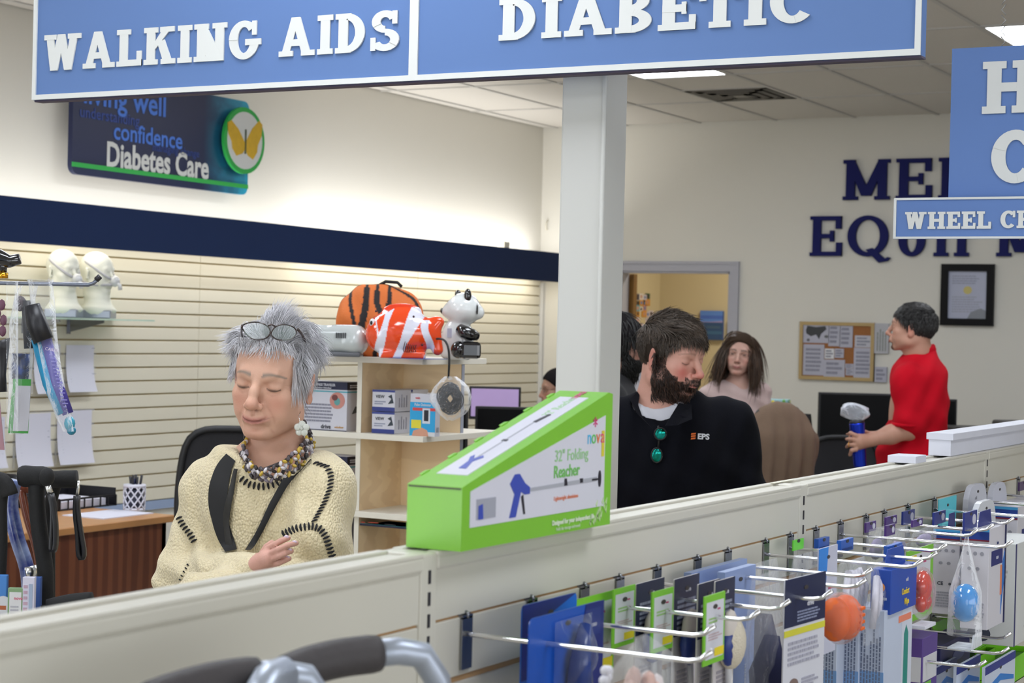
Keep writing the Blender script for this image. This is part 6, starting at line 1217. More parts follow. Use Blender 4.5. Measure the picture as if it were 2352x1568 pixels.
# standing canes
Dc = 3.3; Lc = Loc(90, 1100, Dc)
def cane(label, pts, r, M, parts_, name='walking_cane'):
    g = at(*pts[-1][:2], d=Dc + (pts[-1][2] if len(pts[-1]) > 2 else 0)); t = thing(name, label, 'cane', (g[0], g[1], 0), 0); P_ = [at(p[0], p[1], d=Dc + (p[2] if len(p) > 2 else 0)) for p in pts]; P_.append(np.array((g[0], g[1], .03)))
    b = MB(); q = np.vstack([smooth_path(P_[:-1], 24), P_[-1][None]]); b.tube(q, r, M, 14); part('shaft', b, t, True); b = MB(); b.lathe([(.019, 0), (.020, .012), (.015, .05)], bm_, 14, (g[0], g[1], 0)); part('rubber_tip', b, t, True)
    for nm, f_ in parts_: b = MB(); f_(b); part(nm, b, t, True)
    return t
C_ = lambda u, v, dd=0.: at(u, v, d=Dc + dd)
foamb = mat('black_foam', rgb(16, 16, 18), .8, bump=.2, bscale=200); metal = mat('silver', (.8, .8, .8), .25, 1.)
def wrist(pts): return lambda b: b.tube(smooth_path([C_(*p) for p in pts], 26), .0045, bm_, 6, flatz=2.2)
cane('black offset cane with a foam grip and wrist strap, front one at the left', [(84, 1112), (84, 1160), (92, 1230), (104, 1300), (106, 1400)], .0145, foamb, [('foam_grip', lambda b: b.tube(smooth_path([C_(44, 1094), C_(60, 1093), C_(90, 1094), C_(112, 1097)], 10), [.016, .019, .0195, .019, .0185, .0185, .019, .0195, .0185, .015], foamb, 16)), ('end_cap', lambda b: b.ball(C_(108, 1095, -.02), (.016, .012, .017), foamb, 14)), ('strap_clip', lambda b: b.tube([C_(108, 1112, -.02), C_(115, 1132, -.02)], .006, metal, 8)), ('wrist_strap', wrist([(116, 1134, -.02), (124, 1160, -.02), (122, 1230, -.02), (118, 1275, -.02), (128, 1268, -.02), (128, 1200, -.02), (118, 1136, -.02)]))])
cane('black offset cane behind, its foam grip pointing right with a hanging loop', [(132, 1102, .10), (120, 1130, .12), (112, 1200, .14), (112, 1400, .14)], .012, foamb, [('foam_grip', lambda b: b.tube([C_(122, 1101, .10), C_(150, 1100, .10), C_(176, 1100, .10)], [.016, .0165, .0165], foamb, 16)), ('strap_clip', lambda b: b.tube([C_(179, 1104, .09), C_(180, 1120, .09), C_(177, 1138, .09)], .003, metal, 6)), ('wrist_strap', wrist([(177, 1138, .09), (174, 1180, .09), (182, 1230, .09), (181, 1280, .09), (190, 1294, .09), (197, 1278, .09), (189, 1240, .09), (179, 1180, .09), (177, 1140, .09)]))])
cane('blue and white patterned cane at the left', [(34, 1102, .03), (24, 1135, .03), (24, 1170, .03), (40, 1240, .03), (62, 1300, .03), (68, 1350, .03), (60, 1412, .03)], .0135, mat('blue_swirl', rgb(50, 62, 140), .25, col2=rgb(150, 168, 215), vscale=26, coat=.5), [('collar', lambda b: b.tube([C_(66, 1300, .03), C_(70, 1325, .03)], .0145, metal, 12))])
cane('brown wooden cane crossing behind the patterned one', [(48, 1120, .08), (62, 1190, .08), (82, 1250, .08), (92, 1300, .08), (94, 1410, .08)], .0075, mat('brown_wood', rgb(110, 52, 30), .3), [('handle', lambda b: b.tube([C_(30, 1118, .08), C_(50, 1116, .08), C_(70, 1122, .08)], .010, mat('brown_wood'), 10))])
cane('black cane with a curved grip at the very left edge', [(6, 1110, -.02), (0, 1160, -.02), (2, 1250, -.02), (-6, 1400, -.02)], .012, foamb, [('curved_grip', lambda b: b.tube(smooth_path([C_(-30, 1110, -.02), C_(-5, 1098, -.02), (C_(14, 1112, -.02)), C_(22, 1138, -.02)], 10), .016, foamb, 12))])
cane('black cane lying lowest, its grip just above the rack edge', [(112, 1392, -.06), (108, 1420, -.06), (108, 1500, -.06)], .013, foamb, [('foam_grip', lambda b: b.tube(smooth_path([C_(112, 1396, -.06), C_(150, 1386, -.06), C_(190, 1380, -.06), C_(212, 1380, -.06)], 8), .016, foamb, 14))])
def hangcard(label, u0, v0, u1, v1, dd, col, items):
    a = C_(u0, v0, dd); c = C_(u1, v1, dd); t = thing('sales_card', label, 'card', (a[0], a[1], c[2]), YAW - PI / 2); W = np.linalg.norm((c - a)[:2]); H = a[2] - c[2]; b = MB(); b.box((0, 0, 0), (W, .012, H), pm_(col), .001); part('card', b, t); b = MB(); deco(b, frame((0, 0, 0), (1, 0, 0), (0, 0, 1)), W, H, items); part('print', b, t)
hangcard('green and white sales card on the canes by the rack edge', 18, 1350, 50, 1480, -.10, (120, 150, 110), [('r', .12, .2, .9, .93, (205, 205, 208)), ('t', 'nova', .7, .82, .08, (200, 90, 120)), ('l', .2, .8, .7, .4, 5, (170, 170, 180))]); hangcard('white and pink sales card on the patterned cane', 52, 1325, 76, 1480, -.10, (200, 198, 216), [('r', .55, .35, .85, .9, (150, 165, 190)), ('l', .1, .45, .9, .4, 6, (190, 160, 180))])
hangcard('blue sales card beside the black cane', 76, 1325, 90, 1480, -.04, (52, 84, 150), []); hangcard('blue and white round-cornered card at the left edge', -20, 1320, 14, 1400, -.08, (60, 120, 190), [('e', .8, .1, .6, .3, (205, 205, 212)), ('r', 0, 0, 1, .12, (170, 90, 50))])
b = MB(); g = C_(70, 1500, .02); b.box((g[0] - .18, g[1] - .22, 0), (g[0] + .22, g[1] + .20, .03), plate, .005)
for dx in (-.16, .20):
    for dy in (-.20, .18): b.tube([(g[0] + dx, g[1] + dy, .02), (g[0] + dx, g[1] + dy, .55)], .006, plate, 8)
b.tube([(g[0] - .16, g[1] - .20, .55), (g[0] + .20, g[1] - .20, .55), (g[0] + .20, g[1] + .18, .55), (g[0] - .16, g[1] + .18, .55)], .006, plate, 8, closed=True); solo('cane_rack', b, 'wire floor rack that holds the standing canes behind the cream rack', 'rack', (g[0], g[1], 0))
# ------------------------------------------------------------------ people
from mathutils.bvhtree import BVHTree
class Pers:
    def __init__(s, name, label, D, u0, group=None):
        s.D = D; g = at(u0, 784, d=D); s.g = np.array([g[0], g[1], 0.]); s.rz = YAW - PI / 2
        s.root = thing(name, label, 'person', s.g, s.rz, group); s.Rm = rotz(s.rz)
    def P(s, u, v, dd=0.):
        """point of the figure seen at u,v, dd metres beyond its own distance; in the figure's frame (x picture-right, y away, z up)"""
        return (at(u, v, d=s.D + dd) - s.g) @ s.Rm
    def w(s, p): return s.Rm @ np.array(p) + s.g
    def head(s, o, turn, pitch=0., roll=0., k=1.):
        """turn > 0 looks to the picture's right"""
        R = rotz(turn) @ np.array([[0, 1, 0], [-1, 0, 0], [0, 0, 1.]]) @ roty(pitch) @ rotx(roll)
        return Frame(o, R, k)
    def surf(s, V, F): s.bvh = BVHTree.FromPolygons([tuple(p) for p in V], [tuple(map(int, f)) for f in F]); return s
    def hit(s, u, v, off=0.):
        o = (_C - s.g) @ s.Rm; d = (at(u, v, d=1.) - _C) @ s.Rm; r = s.bvh.ray_cast(Vector(o), Vector(d).normalized())
        if r[0] is None:
            r = s.bvh.find_nearest(Vector(s.P(u, v, -.1))); 
            return np.array(r[0]) + np.array(r[1]) * off, np.array(r[1])
        n = np.array(r[1]); 
        if n @ d > 0: n = -n
        return np.array(r[0]) + n * off, n
SKIN = mat('skin', (.6, .4, .3), .48, attr=True, bump=.12, bscale=350, spec=.35, sss=.06)
HAIRB = mat('hair_base', (.5, .5, .5), .9, attr=True, spec=.1)
HAIRM = mat('hair', (.5, .5, .5), .42, attr=True, spec=.45)
def hair_shell(fr, parent, colr, th=.010, line=(.075, .075, 1.0), skull=None, step=.004, back=-.075, extra=None, name='hair'):
    c, r = skull; r = np.array(r) + th; R_ = (max(r) + .03) * fr.k
    if extra is not None: R_ = extra
    ax = [np.arange(fr.o[i] - R_, fr.o[i] + R_, step, dtype=np.float32) for i in range(3)]
    v = Vol(*ax); v.ell(c, r, 0, fr); sl = (slice(None),) * 3; x, y, z = v.local(sl, fr)
    cutp = (line[0] + (x - line[1]) * line[2]) - z
    cutp = np.minimum(cutp, np.maximum(x + .02, 0) * 0 + cutp); cutp = np.maximum(cutp, back - z)
    v.F = np.maximum(v.F, cutp.astype(np.float32) * .7)
    V, F = v.mesh(); V = relax(V, F, 2)
    nz = rng.normal(0, .06, len(V)); col = np.clip(np.array(colr) * (1 + nz[:, None]), 0, 1)
    return place(name, np_mesh(name, V, F, HAIRB, col), parent)
def legs(v, hipL, hipR, fr=ID, rt=.085, rc=.055, spread=.02):
    for h, s in ((hipL, -1), (hipR, 1)):
        k = (h[0] + s * spread, h[1] - .01, .50); a = (h[0] + s * spread * 1.3, h[1] + .01, .09)
        v.cap(h, k, rt, rc * 1.15, .03).cap(k, a, rc * 1.1, rc * .72, .02)
        v.cap((a[0], a[1] + .01, .045), (a[0] + s * .012, a[1] - .15, .035), .042, .036, .02)
SHOE = mat('shoe_leather', rgb(30, 28, 28), .5)
def lower_clothes(p, hipL, hipR, M, rt, rc, top, spread=.02, belly=(.17, .13)):
    lo = min(hipL[0], hipR[0]) - .25; hi = max(hipL[0], hipR[0]) + .25; y0 = (hipL[1] + hipR[1]) / 2
    v = Vol(axis_grid(lo, hi, [], 1, .012), axis_grid(y0 - .3, y0 + .3, [], 1, .012), axis_grid(.04, top + .1, [], 1, .012))
    c = ((hipL[0] + hipR[0]) / 2, y0, (hipL[2] + top) / 2)
    v.ell(c, (belly[0], belly[1], (top - hipL[2]) / 2 + .10), .03)
    for h, s in ((hipL, -1), (hipR, 1)):
        k = (h[0] + s * spread, h[1] - .01, .50); a = (h[0] + s * spread * 1.3, h[1] + .01, .09)
        v.cap(h, k, rt + .012, rc * 1.15 + .014, .03).cap(k, a, rc * 1.1 + .014, rc * .72 + .022, .02)
    V, F = v.mesh(); V = relax(V, F, 2); place('trousers', np_mesh('trousers', V, F, M), p.root)
    for h, s in ((hipL, -1), (hipR, 1)):
        a = (h[0] + s * spread * 1.3, h[1] + .01); b = MB()
        b.ball((a[0] + s * .006, a[1] - .065, .045), (.052, .145, .045), SHOE, 14); b.box((a[0] - .045, a[1] - .19, 0.), (a[0] + .05, a[1] + .07, .022), SHOE, .008)
        part('shoe', b, p.root)
def finger(v, pts, r, k=.004, fr=ID):
    n = len(pts); rs = np.linspace(r, r * .78, n); v.chainc(pts, list(rs), k, fr)

def dress(p, v, name, M, it=3, col=None):
    V, F = v.mesh(); V = relax(V, F, it); p.surf(V, F)
    return place(name, np_mesh(name, V, F, M, col), p.root)
# body grid helper
def body_vol(xr, yr, zt, fx, fy, fz, step, coarse=.014):
    return Vol(axis_grid(xr[0], xr[1], fx, step, coarse), axis_grid(yr[0], yr[1], fy, step, coarse), axis_grid(0., zt, fz, step, coarse))
def torso(v, neck, shL, shR, hipL, hipR, chest, k=.05, fill=1.):
    c = (np.array(shL) + shR) / 2; h = (np.array(hipL) + hipR) / 2; n = np.array(neck)
    v.cap(shL, shR, .05 * fill, .05 * fill, .04).cap(n - (0, 0, .02), c + (0, 0, -.02), .055, .07, .05)
    v.ell((c * .65 + h * .35), (chest[0], chest[1], .24), k).ell((c * .25 + h * .75), (chest[0] * .92, chest[1] * .92, .24), k)
    v.cap(hipL, hipR, .10 * fill, .10 * fill, .05)

def woman_cream():
    p = Pers('person', 'older woman with short grey hair, arms crossed, in a cream knitted sweater', 3.7, 620)
    P = p.P; hd = p.head(P(629, 872, .0), -math.radians(15), math.radians(6), -math.radians(5), .985)
    neck = P(645, 1060, .04)
    shL = P(478, 1118, .07); shR = P(742, 1112, -.01)           # picture left / right
    elL = P(412, 1318, .02); elR = P(752, 1335, -.05); hipL = P(560, 1640, .06); hipR = P(690, 1640, .03); hipL[2] = hipR[2] = .93
    wrL = P(600, 1290, -.19); wrR = P(452, 1372, -.22)
    pm = dict(fat=.001, nose=.975, tip=1.2, jaw=1.0, blush=.40, smile=.0075, mw=1.28, folds=1.3, age=1., brow=(.22, .18, .15), browa=.9, neck_to=neck, neck_r=.047, red=(.52, .17, .12), lip=(.40, .12, .11), lash=(.05, .03, .028), slit=(.10, .07, .06))
    fx = [(hd.o[0] - .13, hd.o[0] + .13)]; fz = [(hd.o[2] - .135, hd.o[2] + .13), (wrL[2] - .04, wrL[2] + .09)]
    v = body_vol((-.42, .42), (-.38, .30), 1.72, fx, [(hd.o[1] - .135, hd.o[1] + .12), (-.30, -.13)], fz, .0024)
    torso(v, neck, shL, shR, hipL, hipR, (.125, .085))
    v.cap(shL, elL, .045, .037, .03).cap(shR, elR, .045, .037, .03).cap(elL, wrL, .026, .018, .010).cap(elR, wrR, .030, .024, .015); legs(v, hipL, hipR)
    head_sculpt(v, hd, pm)
    # her right hand on the other sleeve: palm and five fingers
    pa = [P(590, 1296, -.205), P(612, 1283, -.222)]
    v.cap(pa[0], pa[1], .017, .018, .010)
    kn = [P(614, 1260, -.216), P(617, 1272, -.226), P(621, 1284, -.226), P(622, 1297, -.218)]
    tips = [[P(632, 1249, -.230), P(647, 1241, -.232), P(662, 1235, -.226)], [P(638, 1262, -.242), P(660, 1252, -.244), P(680, 1247, -.234)],
            [P(640, 1277, -.242), P(655, 1270, -.242), P(669, 1265, -.234)], [P(640, 1292, -.228), P(654, 1286, -.230), P(664, 1282, -.224)]]
    for a, t in zip(kn, tips): finger(v, [pa[1], a] + t, .0068, .0015)
    finger(v, [P(594, 1290, -.205), P(602, 1272, -.200), P(612, 1256, -.200), P(624, 1246, -.200)], .0075, .002)
    v.cap(P(470, 1378, -.235), P(440, 1382, -.235), .025, .022, .01)
    for i in range(4): finger(v, [P(448, 1374 + i * 12, -.235), P(424, 1376 + i * 12, -.215), P(408, 1382 + i * 12, -.19)], .008, .004)
    finger(v, [P(470, 1366, -.24), P(452, 1352, -.235), P(436, 1350, -.22)], .0085, .004)
    V, F = v.mesh(); V = relax(V, F, 1, .4)
    Q = hd.inv(V); C = face_colour(Q, V, (.62, .365, .265), pm)
    hm = (V[:, 2] < 1.3); C[hm] = np.array((.60, .33, .27))
    body = place('body', np_mesh('body', V, F, SKIN, C), p.root); p.surf(V, F)
    # nails
    nail = mat('nail_polish', rgb(205, 185, 205), .25, coat=.6)
    nb = MB()
    for t in tips: nb.ball(t[-1] + np.array((-.003, -.0042, .0022)), (.0050, .0024, .0036), nail, 10)
    part('nail', nb, p.root)
    # hair
    skull = (np.array((-.010, 0, .030)), (.100, .0775, .088))
    hr = hair_shell(hd, p.root, (.36, .35, .37), .006, (.086, .070, 1.15), skull, back=-.055)
    mask = lambda Q: (Q[:, 2] > .080 + (Q[:, 0] - .070) * 1.12) & (Q[:, 2] > -.062)
    roots = scatter_scalp(11000, mask, skull, 3); c0 = np.array((.082, .012, .058))
    def flow(Q):
        d = Q - c0; d /= np.linalg.norm(d, axis=1)[:, None] + 1e-6; side = np.clip((np.abs(Q[:, 1]) - .052) / .02, 0, 1) * (Q[:, 0] < .062)
        back = np.clip((-Q[:, 0] - .03) / .04, 0, 1); w = np.clip(side + back, 0, 1)[:, None]
        return d * (1 - w) + np.array((.12, 0, -1.)) * w + np.array((0, .0, .18)) * (1 - w)
    lift = lambda Q: .10 + .85 * np.clip((Q[:, 2] - .035) / .07, 0, 1)
    L = rng.uniform(.034, .060, len(roots)) * (1 + .25 * (roots[:, 2] > .08)) * np.where((roots[:, 2] < .035) & (roots[:, 0] > -.045) , .45, 1.)
    path = grow(roots, None, flow, hd, skull, 8, L, .09, lift, .10, lo=.02, clump=.38)
    bad = lambda pa: ((pa[..., 0] < .021) & (pa[..., 0] > -.040) & (np.abs(pa[..., 1]) > .060) & (pa[..., 2] < .026) & (pa[..., 2] > -.05)).any(1)
    kp = ~bad(path); path = path[kp]; roots = roots[kp]
    # darker roots just above the forehead, silver elsewhere
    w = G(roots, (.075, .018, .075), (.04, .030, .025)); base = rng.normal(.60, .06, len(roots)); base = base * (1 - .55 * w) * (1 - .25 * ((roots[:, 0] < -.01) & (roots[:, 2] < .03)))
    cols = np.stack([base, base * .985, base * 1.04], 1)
    W = lambda pp: (pp.reshape(-1, 3) * hd.k) @ hd.R.T + hd.o
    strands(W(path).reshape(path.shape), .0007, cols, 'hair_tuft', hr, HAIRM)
    # fringe
    n = 300; yy = rng.uniform(-.055, .062, n); fr_ = np.stack([.080 - 4.5 * yy ** 2, yy, .084 + rng.normal(0, .004, n)], 1)
    fl = lambda Q: np.stack([np.full(len(Q), .25), -.35 + Q[:, 1] * 14, np.full(len(Q), -1.)], 1)
    pf = grow(fr_, None, fl, hd, (np.array((.0, 0, .02)), (.100, .074, .095)), 7, rng.uniform(.015, .040, n), .10, .22, .2, lo=.0, clump=.5)
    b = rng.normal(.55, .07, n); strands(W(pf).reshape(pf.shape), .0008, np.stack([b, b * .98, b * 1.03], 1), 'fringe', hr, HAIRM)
    # side locks in front of the ears
    n = 700; sg = np.sign(rng.uniform(-1, 1.3, n)); xx = rng.uniform(.020, .054, n)
    Lf = np.where(sg > 0, 1, .55); rt_ = np.stack([xx, sg * (.078 - 6 * np.maximum(xx, 0) ** 2), rng.uniform(.02, .055, n)], 1)
    fs = lambda Q: np.stack([np.full(len(Q), .12), Q[:, 1] * 0, np.full(len(Q), -1.)], 1)
    ps = grow(rt_, None, fs, hd, (np.array((-.005, 0, -.01)), (.088, .076, .12)), 7, rng.uniform(.035, .070, n) * Lf, .07, .12, .3, lo=.03, clump=.25); kp = ~bad(ps); ps = ps[kp]; n = len(ps)
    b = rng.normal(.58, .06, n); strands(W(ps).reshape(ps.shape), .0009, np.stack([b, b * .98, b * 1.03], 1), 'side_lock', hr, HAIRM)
    # sweater
    knit = mat('cream_knit', rgb(222, 208, 172), .95, var=.10, vscale=60, sheen=.25)
    nt = knit.node_tree
    tc = nt.nodes.new('ShaderNodeTexCoord'); mp = nt.nodes.new('ShaderNodeMapping'); mp.inputs['Scale'].default_value = (1, 1, .75); nt.links.new(tc.outputs['Object'], mp.inputs[0])
    wv = nt.nodes.new('ShaderNodeTexVoronoi'); wv.inputs['Scale'].default_value = 235; nt.links.new(mp.outputs[0], wv.inputs['Vector'])
    bp = nt.nodes.new('ShaderNodeBump'); bp.inputs['Strength'].default_value = .75; bp.inputs['Distance'].default_value = .004; bp.invert = True
    nt.links.new(wv.outputs['Distance'], bp.inputs['Height']); nt.links.new(bp.outputs[0], nt.nodes['Principled BSDF'].inputs['Normal'])
    st = .0055
    v = Vol(*[np.arange(a, b, st, dtype=np.float32) for a, b in ((-.30, .30), (-.36, .28), (.95, 1.50))])
    ch = P(612, 1215, .03); v.ell(ch, (.150, .110, .24), .05); v.ell(P(610, 1420, .04), (.155, .12, .2), .05)
    v.cap(shL + (.012, 0, -.012), shR + (-.0, 0, -.012), .062, .068, .05)
    v.cap(P(580, 1112, .05), P(700, 1098, .03), .046, .050, .04)
    v.ell(P(728, 1108, .02), (.05, .07, .035), .04); v.ell(P(488, 1108, .07), (.05, .07, .035), .04)
    v.cap(shL + (.01, 0, -.03), elL + (.012, 0, .0), .060, .058, .03); v.cap(shR + (-.012, 0, -.03), elR + (-.016, 0, 0), .064, .070, .035)
    v.cap(elL + (.008, -.01, -.012), wrL + (-.008, .006, -.016), .056, .034, .018)
    v.cap(elR, wrR, .060, .046, .018)
    v.cap(P(728, 1150, -.03), P(724, 1238, -.070), .058, .062, .012)        # wide drop sleeve over the arm
    # folds pulled towards the crossed arms
    def folds(X, Y, Z):
        w1 = .0045 * np.sin((X * 1.0 + Z * .75) * 95 + 3 * np.sin(Z * 17)) * np.exp(-((X - .10) / .07) ** 2) * np.exp(-((Z - 1.24) / .10) ** 2)
        w2 = .0055 * np.sin(X * 115 + Z * 22 + 2 * np.sin(Z * 21)) * np.exp(-((X + .12) / .06) ** 2) * np.exp(-((Z - 1.22) / .11) ** 2)
        w3 = .004 * np.sin(Z * 120 + X * 40) * np.exp(-((Z - 1.10) / .05) ** 2)
        return w1 + w2 + w3 + .0015 * np.sin(X * 60 + Z * 80)
    v.ripple(folds)
    nk = P(632, 1030, -.01); v.ell(nk, (.070, .095, .068), .008, op='s', R=rotx(-.30)); v.cap(nk, nk + np.array((.005, .02, .25)), .060, .1, .008, op='s'); v.ell(P(640, 972, .03), (.19, .22, .055), .02, op='s')
    sw = dress(p, v, 'sweater', knit, 2); sweater_bvh = p.bvh
    # blanket stitches
    yarn = mat('dark_yarn', rgb(28, 28, 34), .9)
    def stitches(pts, n, ln, w=.0022, horiz=None):
        q = resample(pts, n); b = MB()
        for i in range(n):
            t = q[min(i + 1, n - 1)] - q[max(i - 1, 0)]; nn = np.array((-t[1], t[0])); nn = nn / (np.linalg.norm(nn) + 1e-6) * ln
            if horiz is not None: nn = np.array(horiz) * ln
            a, _ = p.hit(*(q[i] - nn * .5), .0012); c, _ = p.hit(*(q[i] + nn * .5), .0012)
            if np.linalg.norm(a - c) > .05: continue
            m_, _ = p.hit(*q[i], .0032); b.tube([a, (a + m_) / 2, m_, (c + m_) / 2, c], [w * .5, w, w * 1.1, w, w * .5], yarn, 6)
        part('stitching', b, sw)
    stitches([(556, 1100), (572, 1112), (600, 1118), (630, 1112), (655, 1095), (690, 1062), (720, 1040)], 19, 17)
    stitches([(726, 1064), (750, 1072), (760, 1090), (758, 1118), (745, 1155), (722, 1196)], 20, 15, .0018, (.94, -.30))
    stitches([(652, 1226), (680, 1213), (715, 1208), (735, 1214), (748, 1232), (762, 1275)], 19, 17)
    stitches([(408, 1182), (420, 1205), (436, 1225), (446, 1242)], 9, 15, .002)
    stitches([(415, 1330), (424, 1312), (432, 1298)], 5, 5, .0014)
    # shoulder bag strap and lanyard
    strapm = mat('black_webbing', rgb(22, 22, 25), .7, bump=.3, bscale=300)
    def ribbon(pts, w, n=26, off=.004, name='bag_strap', M=strapm):
        q = smooth_path(pts, n); A = []; B_ = []
        ww = np.interp(np.linspace(0, 1, n), np.linspace(0, 1, len(w)), w) if not np.isscalar(w) else np.full(n, w)
        for i in range(n):
            t = q[min(i + 1, n - 1)] - q[max(i - 1, 0)]; nn = np.array((-t[1], t[0])); nn /= np.linalg.norm(nn) + 1e-6
            a, _ = p.hit(*(q[i] - nn * ww[i] / 2), off); c, _ = p.hit(*(q[i] + nn * ww[i] / 2), off); A.append(a); B_.append(c)
        A = np.array(A); B_ = np.array(B_)
        for _ in range(2):
            for Z_ in (A, B_): Z_[1:-1] = (Z_[:-2] + 2 * Z_[1:-1] + Z_[2:]) / 4
        mid = (A + B_) / 2; mid[:, 1] -= .003; b = MB(); b.grid(np.stack([A, mid, B_], 1), M); b.grid(np.stack([B_ + (0, .003, 0), A + (0, .003, 0)], 1), M)
        part(name, b, sw)
    ribbon([(532, 1052), (518, 1068), (505, 1110), (500, 1160), (512, 1215), (526, 1250), (532, 1266)], [26, 38, 44, 42, 38, 34, 30])
    ribbon([(708, 1052), (680, 1080), (655, 1110), (625, 1160), (600, 1215), (580, 1250), (570, 1266)], [22, 20, 18, 16, 14, 13, 14], off=.006)
    ribbon([(546, 1078), (540, 1104), (530, 1150), (524, 1200), (527, 1240), (534, 1264)], [8, 10, 12, 14, 16, 20], off=.009, name='lanyard', M=mat('patterned_webbing', rgb(34, 32, 30), .6, var=.5, vscale=90))
    # braided collar necklace
    for bv in (body,):
        vb = [tuple(x.co) for x in body.data.vertices]; fb = [tuple(f.vertices) for f in body.data.polygons]
    cols_ = [mat('bead_%d' % i, c, .35) for i, c in enumerate([rgb(70, 62, 66), rgb(205, 200, 205), rgb(190, 160, 60), rgb(120, 110, 120), rgb(38, 32, 34)])]
    wc = thing('braid_tmp', '', 'x'); bpy.data.objects.remove(wc)
    b = MB(); n = 46; R2 = np.random.default_rng(5)
    path = [P(*q) for q in ((700, 975, .06), (716, 1006, .02), (706, 1034, -.03), (676, 1062, -.085), (640, 1086, -.115), (603, 1094, -.125), (578, 1080, -.10), (564, 1062, -.06), (558, 1030, -.02), (566, 1005, .03))]
    q = smooth_path(path, n); wid = np.interp(np.linspace(0, 1, n), [0, .2, .4, .55, .7, 1], [.012, .017, .015, .011, .010, .009])
    cen = np.array(P(640, 1030, .02))
    for i in range(n):
        t = q[min(i + 1, n - 1)] - q[max(i - 1, 0)]; t /= np.linalg.norm(t); o = q[i] - cen; o -= t * (o @ t); o /= np.linalg.norm(o); u_ = np.cross(t, o)
        for j in range(4):
            a = (j - 1.5) / 1.5; cc = q[i] + u_ * a * wid[i] * 1.0 + o * (.003 * math.cos(i * 1.3 + j * 2)) 
            X = frame(cc, t * (1 if (i + j) % 2 else .6) + u_ * (.8 if (i + j) % 2 else -.9), u_)
            b.ball((0, 0, 0), (.0068, .0036, .0040), cols_[R2.choice(5, p=[.28, .27, .17, .16, .12])], 8, X)
    part('braided_necklace', b, p.root)
    b = MB(); b.tube([P(*q) for q in ((700, 1010, .02), (680, 1040, -.045), (648, 1060, -.075), (612, 1074, -.088), (585, 1082, -.085), (570, 1075, -.06))], .0022, mat('dark_cord', rgb(62, 54, 56), .6), 8); part('thin_necklace', b, p.root)
    # earring
    pearl = mat('shell_pearl', rgb(205, 208, 200), .2, coat=.7, var=.15, vscale=60); er = MB(); e0 = P(693, 984, -.055)
    er.tube([P(690, 945, -.035), P(686, 956, -.045), P(690, 972, -.052)], .0007, mat('silver', (.8, .8, .8), .25, 1.), 6)
    for i in range(5):
        a = i * 2 * PI / 5 + .3; er.ball(e0 + np.array((math.cos(a) * .0085, .002 * (i % 2), math.sin(a) * .0085)), (.0075, .003, .0075), pearl, 12)
    er.ball(e0 + np.array((0, -.003, 0)), .0035, pearl, 8); part('earring', er, p.root)
    # spectacles pushed up into the hair
    sp = thing('spectacles', 'tortoiseshell spectacles pushed up onto the grey hair', 'spectacles', p.w(P(640, 745, -.1)), p.rz)
    tort = mat('tortoiseshell', rgb(58, 34, 28), .25, col2=rgb(22, 16, 18), vscale=120, coat=.5); o_ = P(640, 745, -.1)
    def loc(q): return np.array(q) - o_
    def rim(pts): b = MB(); b.tube(smooth_path([loc(P(*q)) for q in pts], 24), .0014, tort, 8); part('rim', b, sp)
    rim([(556, 748, -.085), (566, 741, -.10), (590, 738, -.11), (606, 742, -.115), (618, 750, -.117), (624, 763, -.105), (614, 778, -.09), (585, 782, -.085), (563, 768, -.08), (555, 750, -.085)])
    rim([(622, 766, -.13), (626, 753, -.132), (642, 744, -.128), (662, 745, -.12), (680, 753, -.105), (684, 765, -.10), (672, 778, -.108), (645, 782, -.12), (628, 778, -.128), (621, 766, -.13)])
    b = MB(); b.tube([loc(P(616, 748, -.134)), loc(P(624, 745, -.136)), loc(P(632, 749, -.134))], .0018, tort, 8); part('bridge', b, sp)
    for pts in (((556, 748, -.10), (554, 762, -.07), (560, 790, .0)), ((684, 756, -.10), (690, 760, -.085), (700, 780, -.045), (714, 808, .0), (722, 830, .035))):
        b = MB(); b.tube(smooth_path([loc(P(*q)) for q in pts], 12), [.0022] * 12, tort, 8, flatz=1.5); part('temple', b, sp)
    gl = mat('lens_glass', (.75, .95, .9), .05, spec=.8, alpha=.14, coat=1.); b = MB()
    for c, rr in (((590, 760, -.118), 30), ((652, 764, -.12), 28)):
        k = 20; pts = [loc(P(c[0] + math.cos(2 * PI * i / k) * rr, c[1] + math.sin(2 * PI * i / k) * 18, c[2])) for i in range(k)]
        b.raw(pts, [tuple(range(k))], gl)
    part('lens', b, sp)
    lower_clothes(p, hipL, hipR, mat('grey_denim', rgb(70, 74, 88), .8), .085, .055, 1.0)

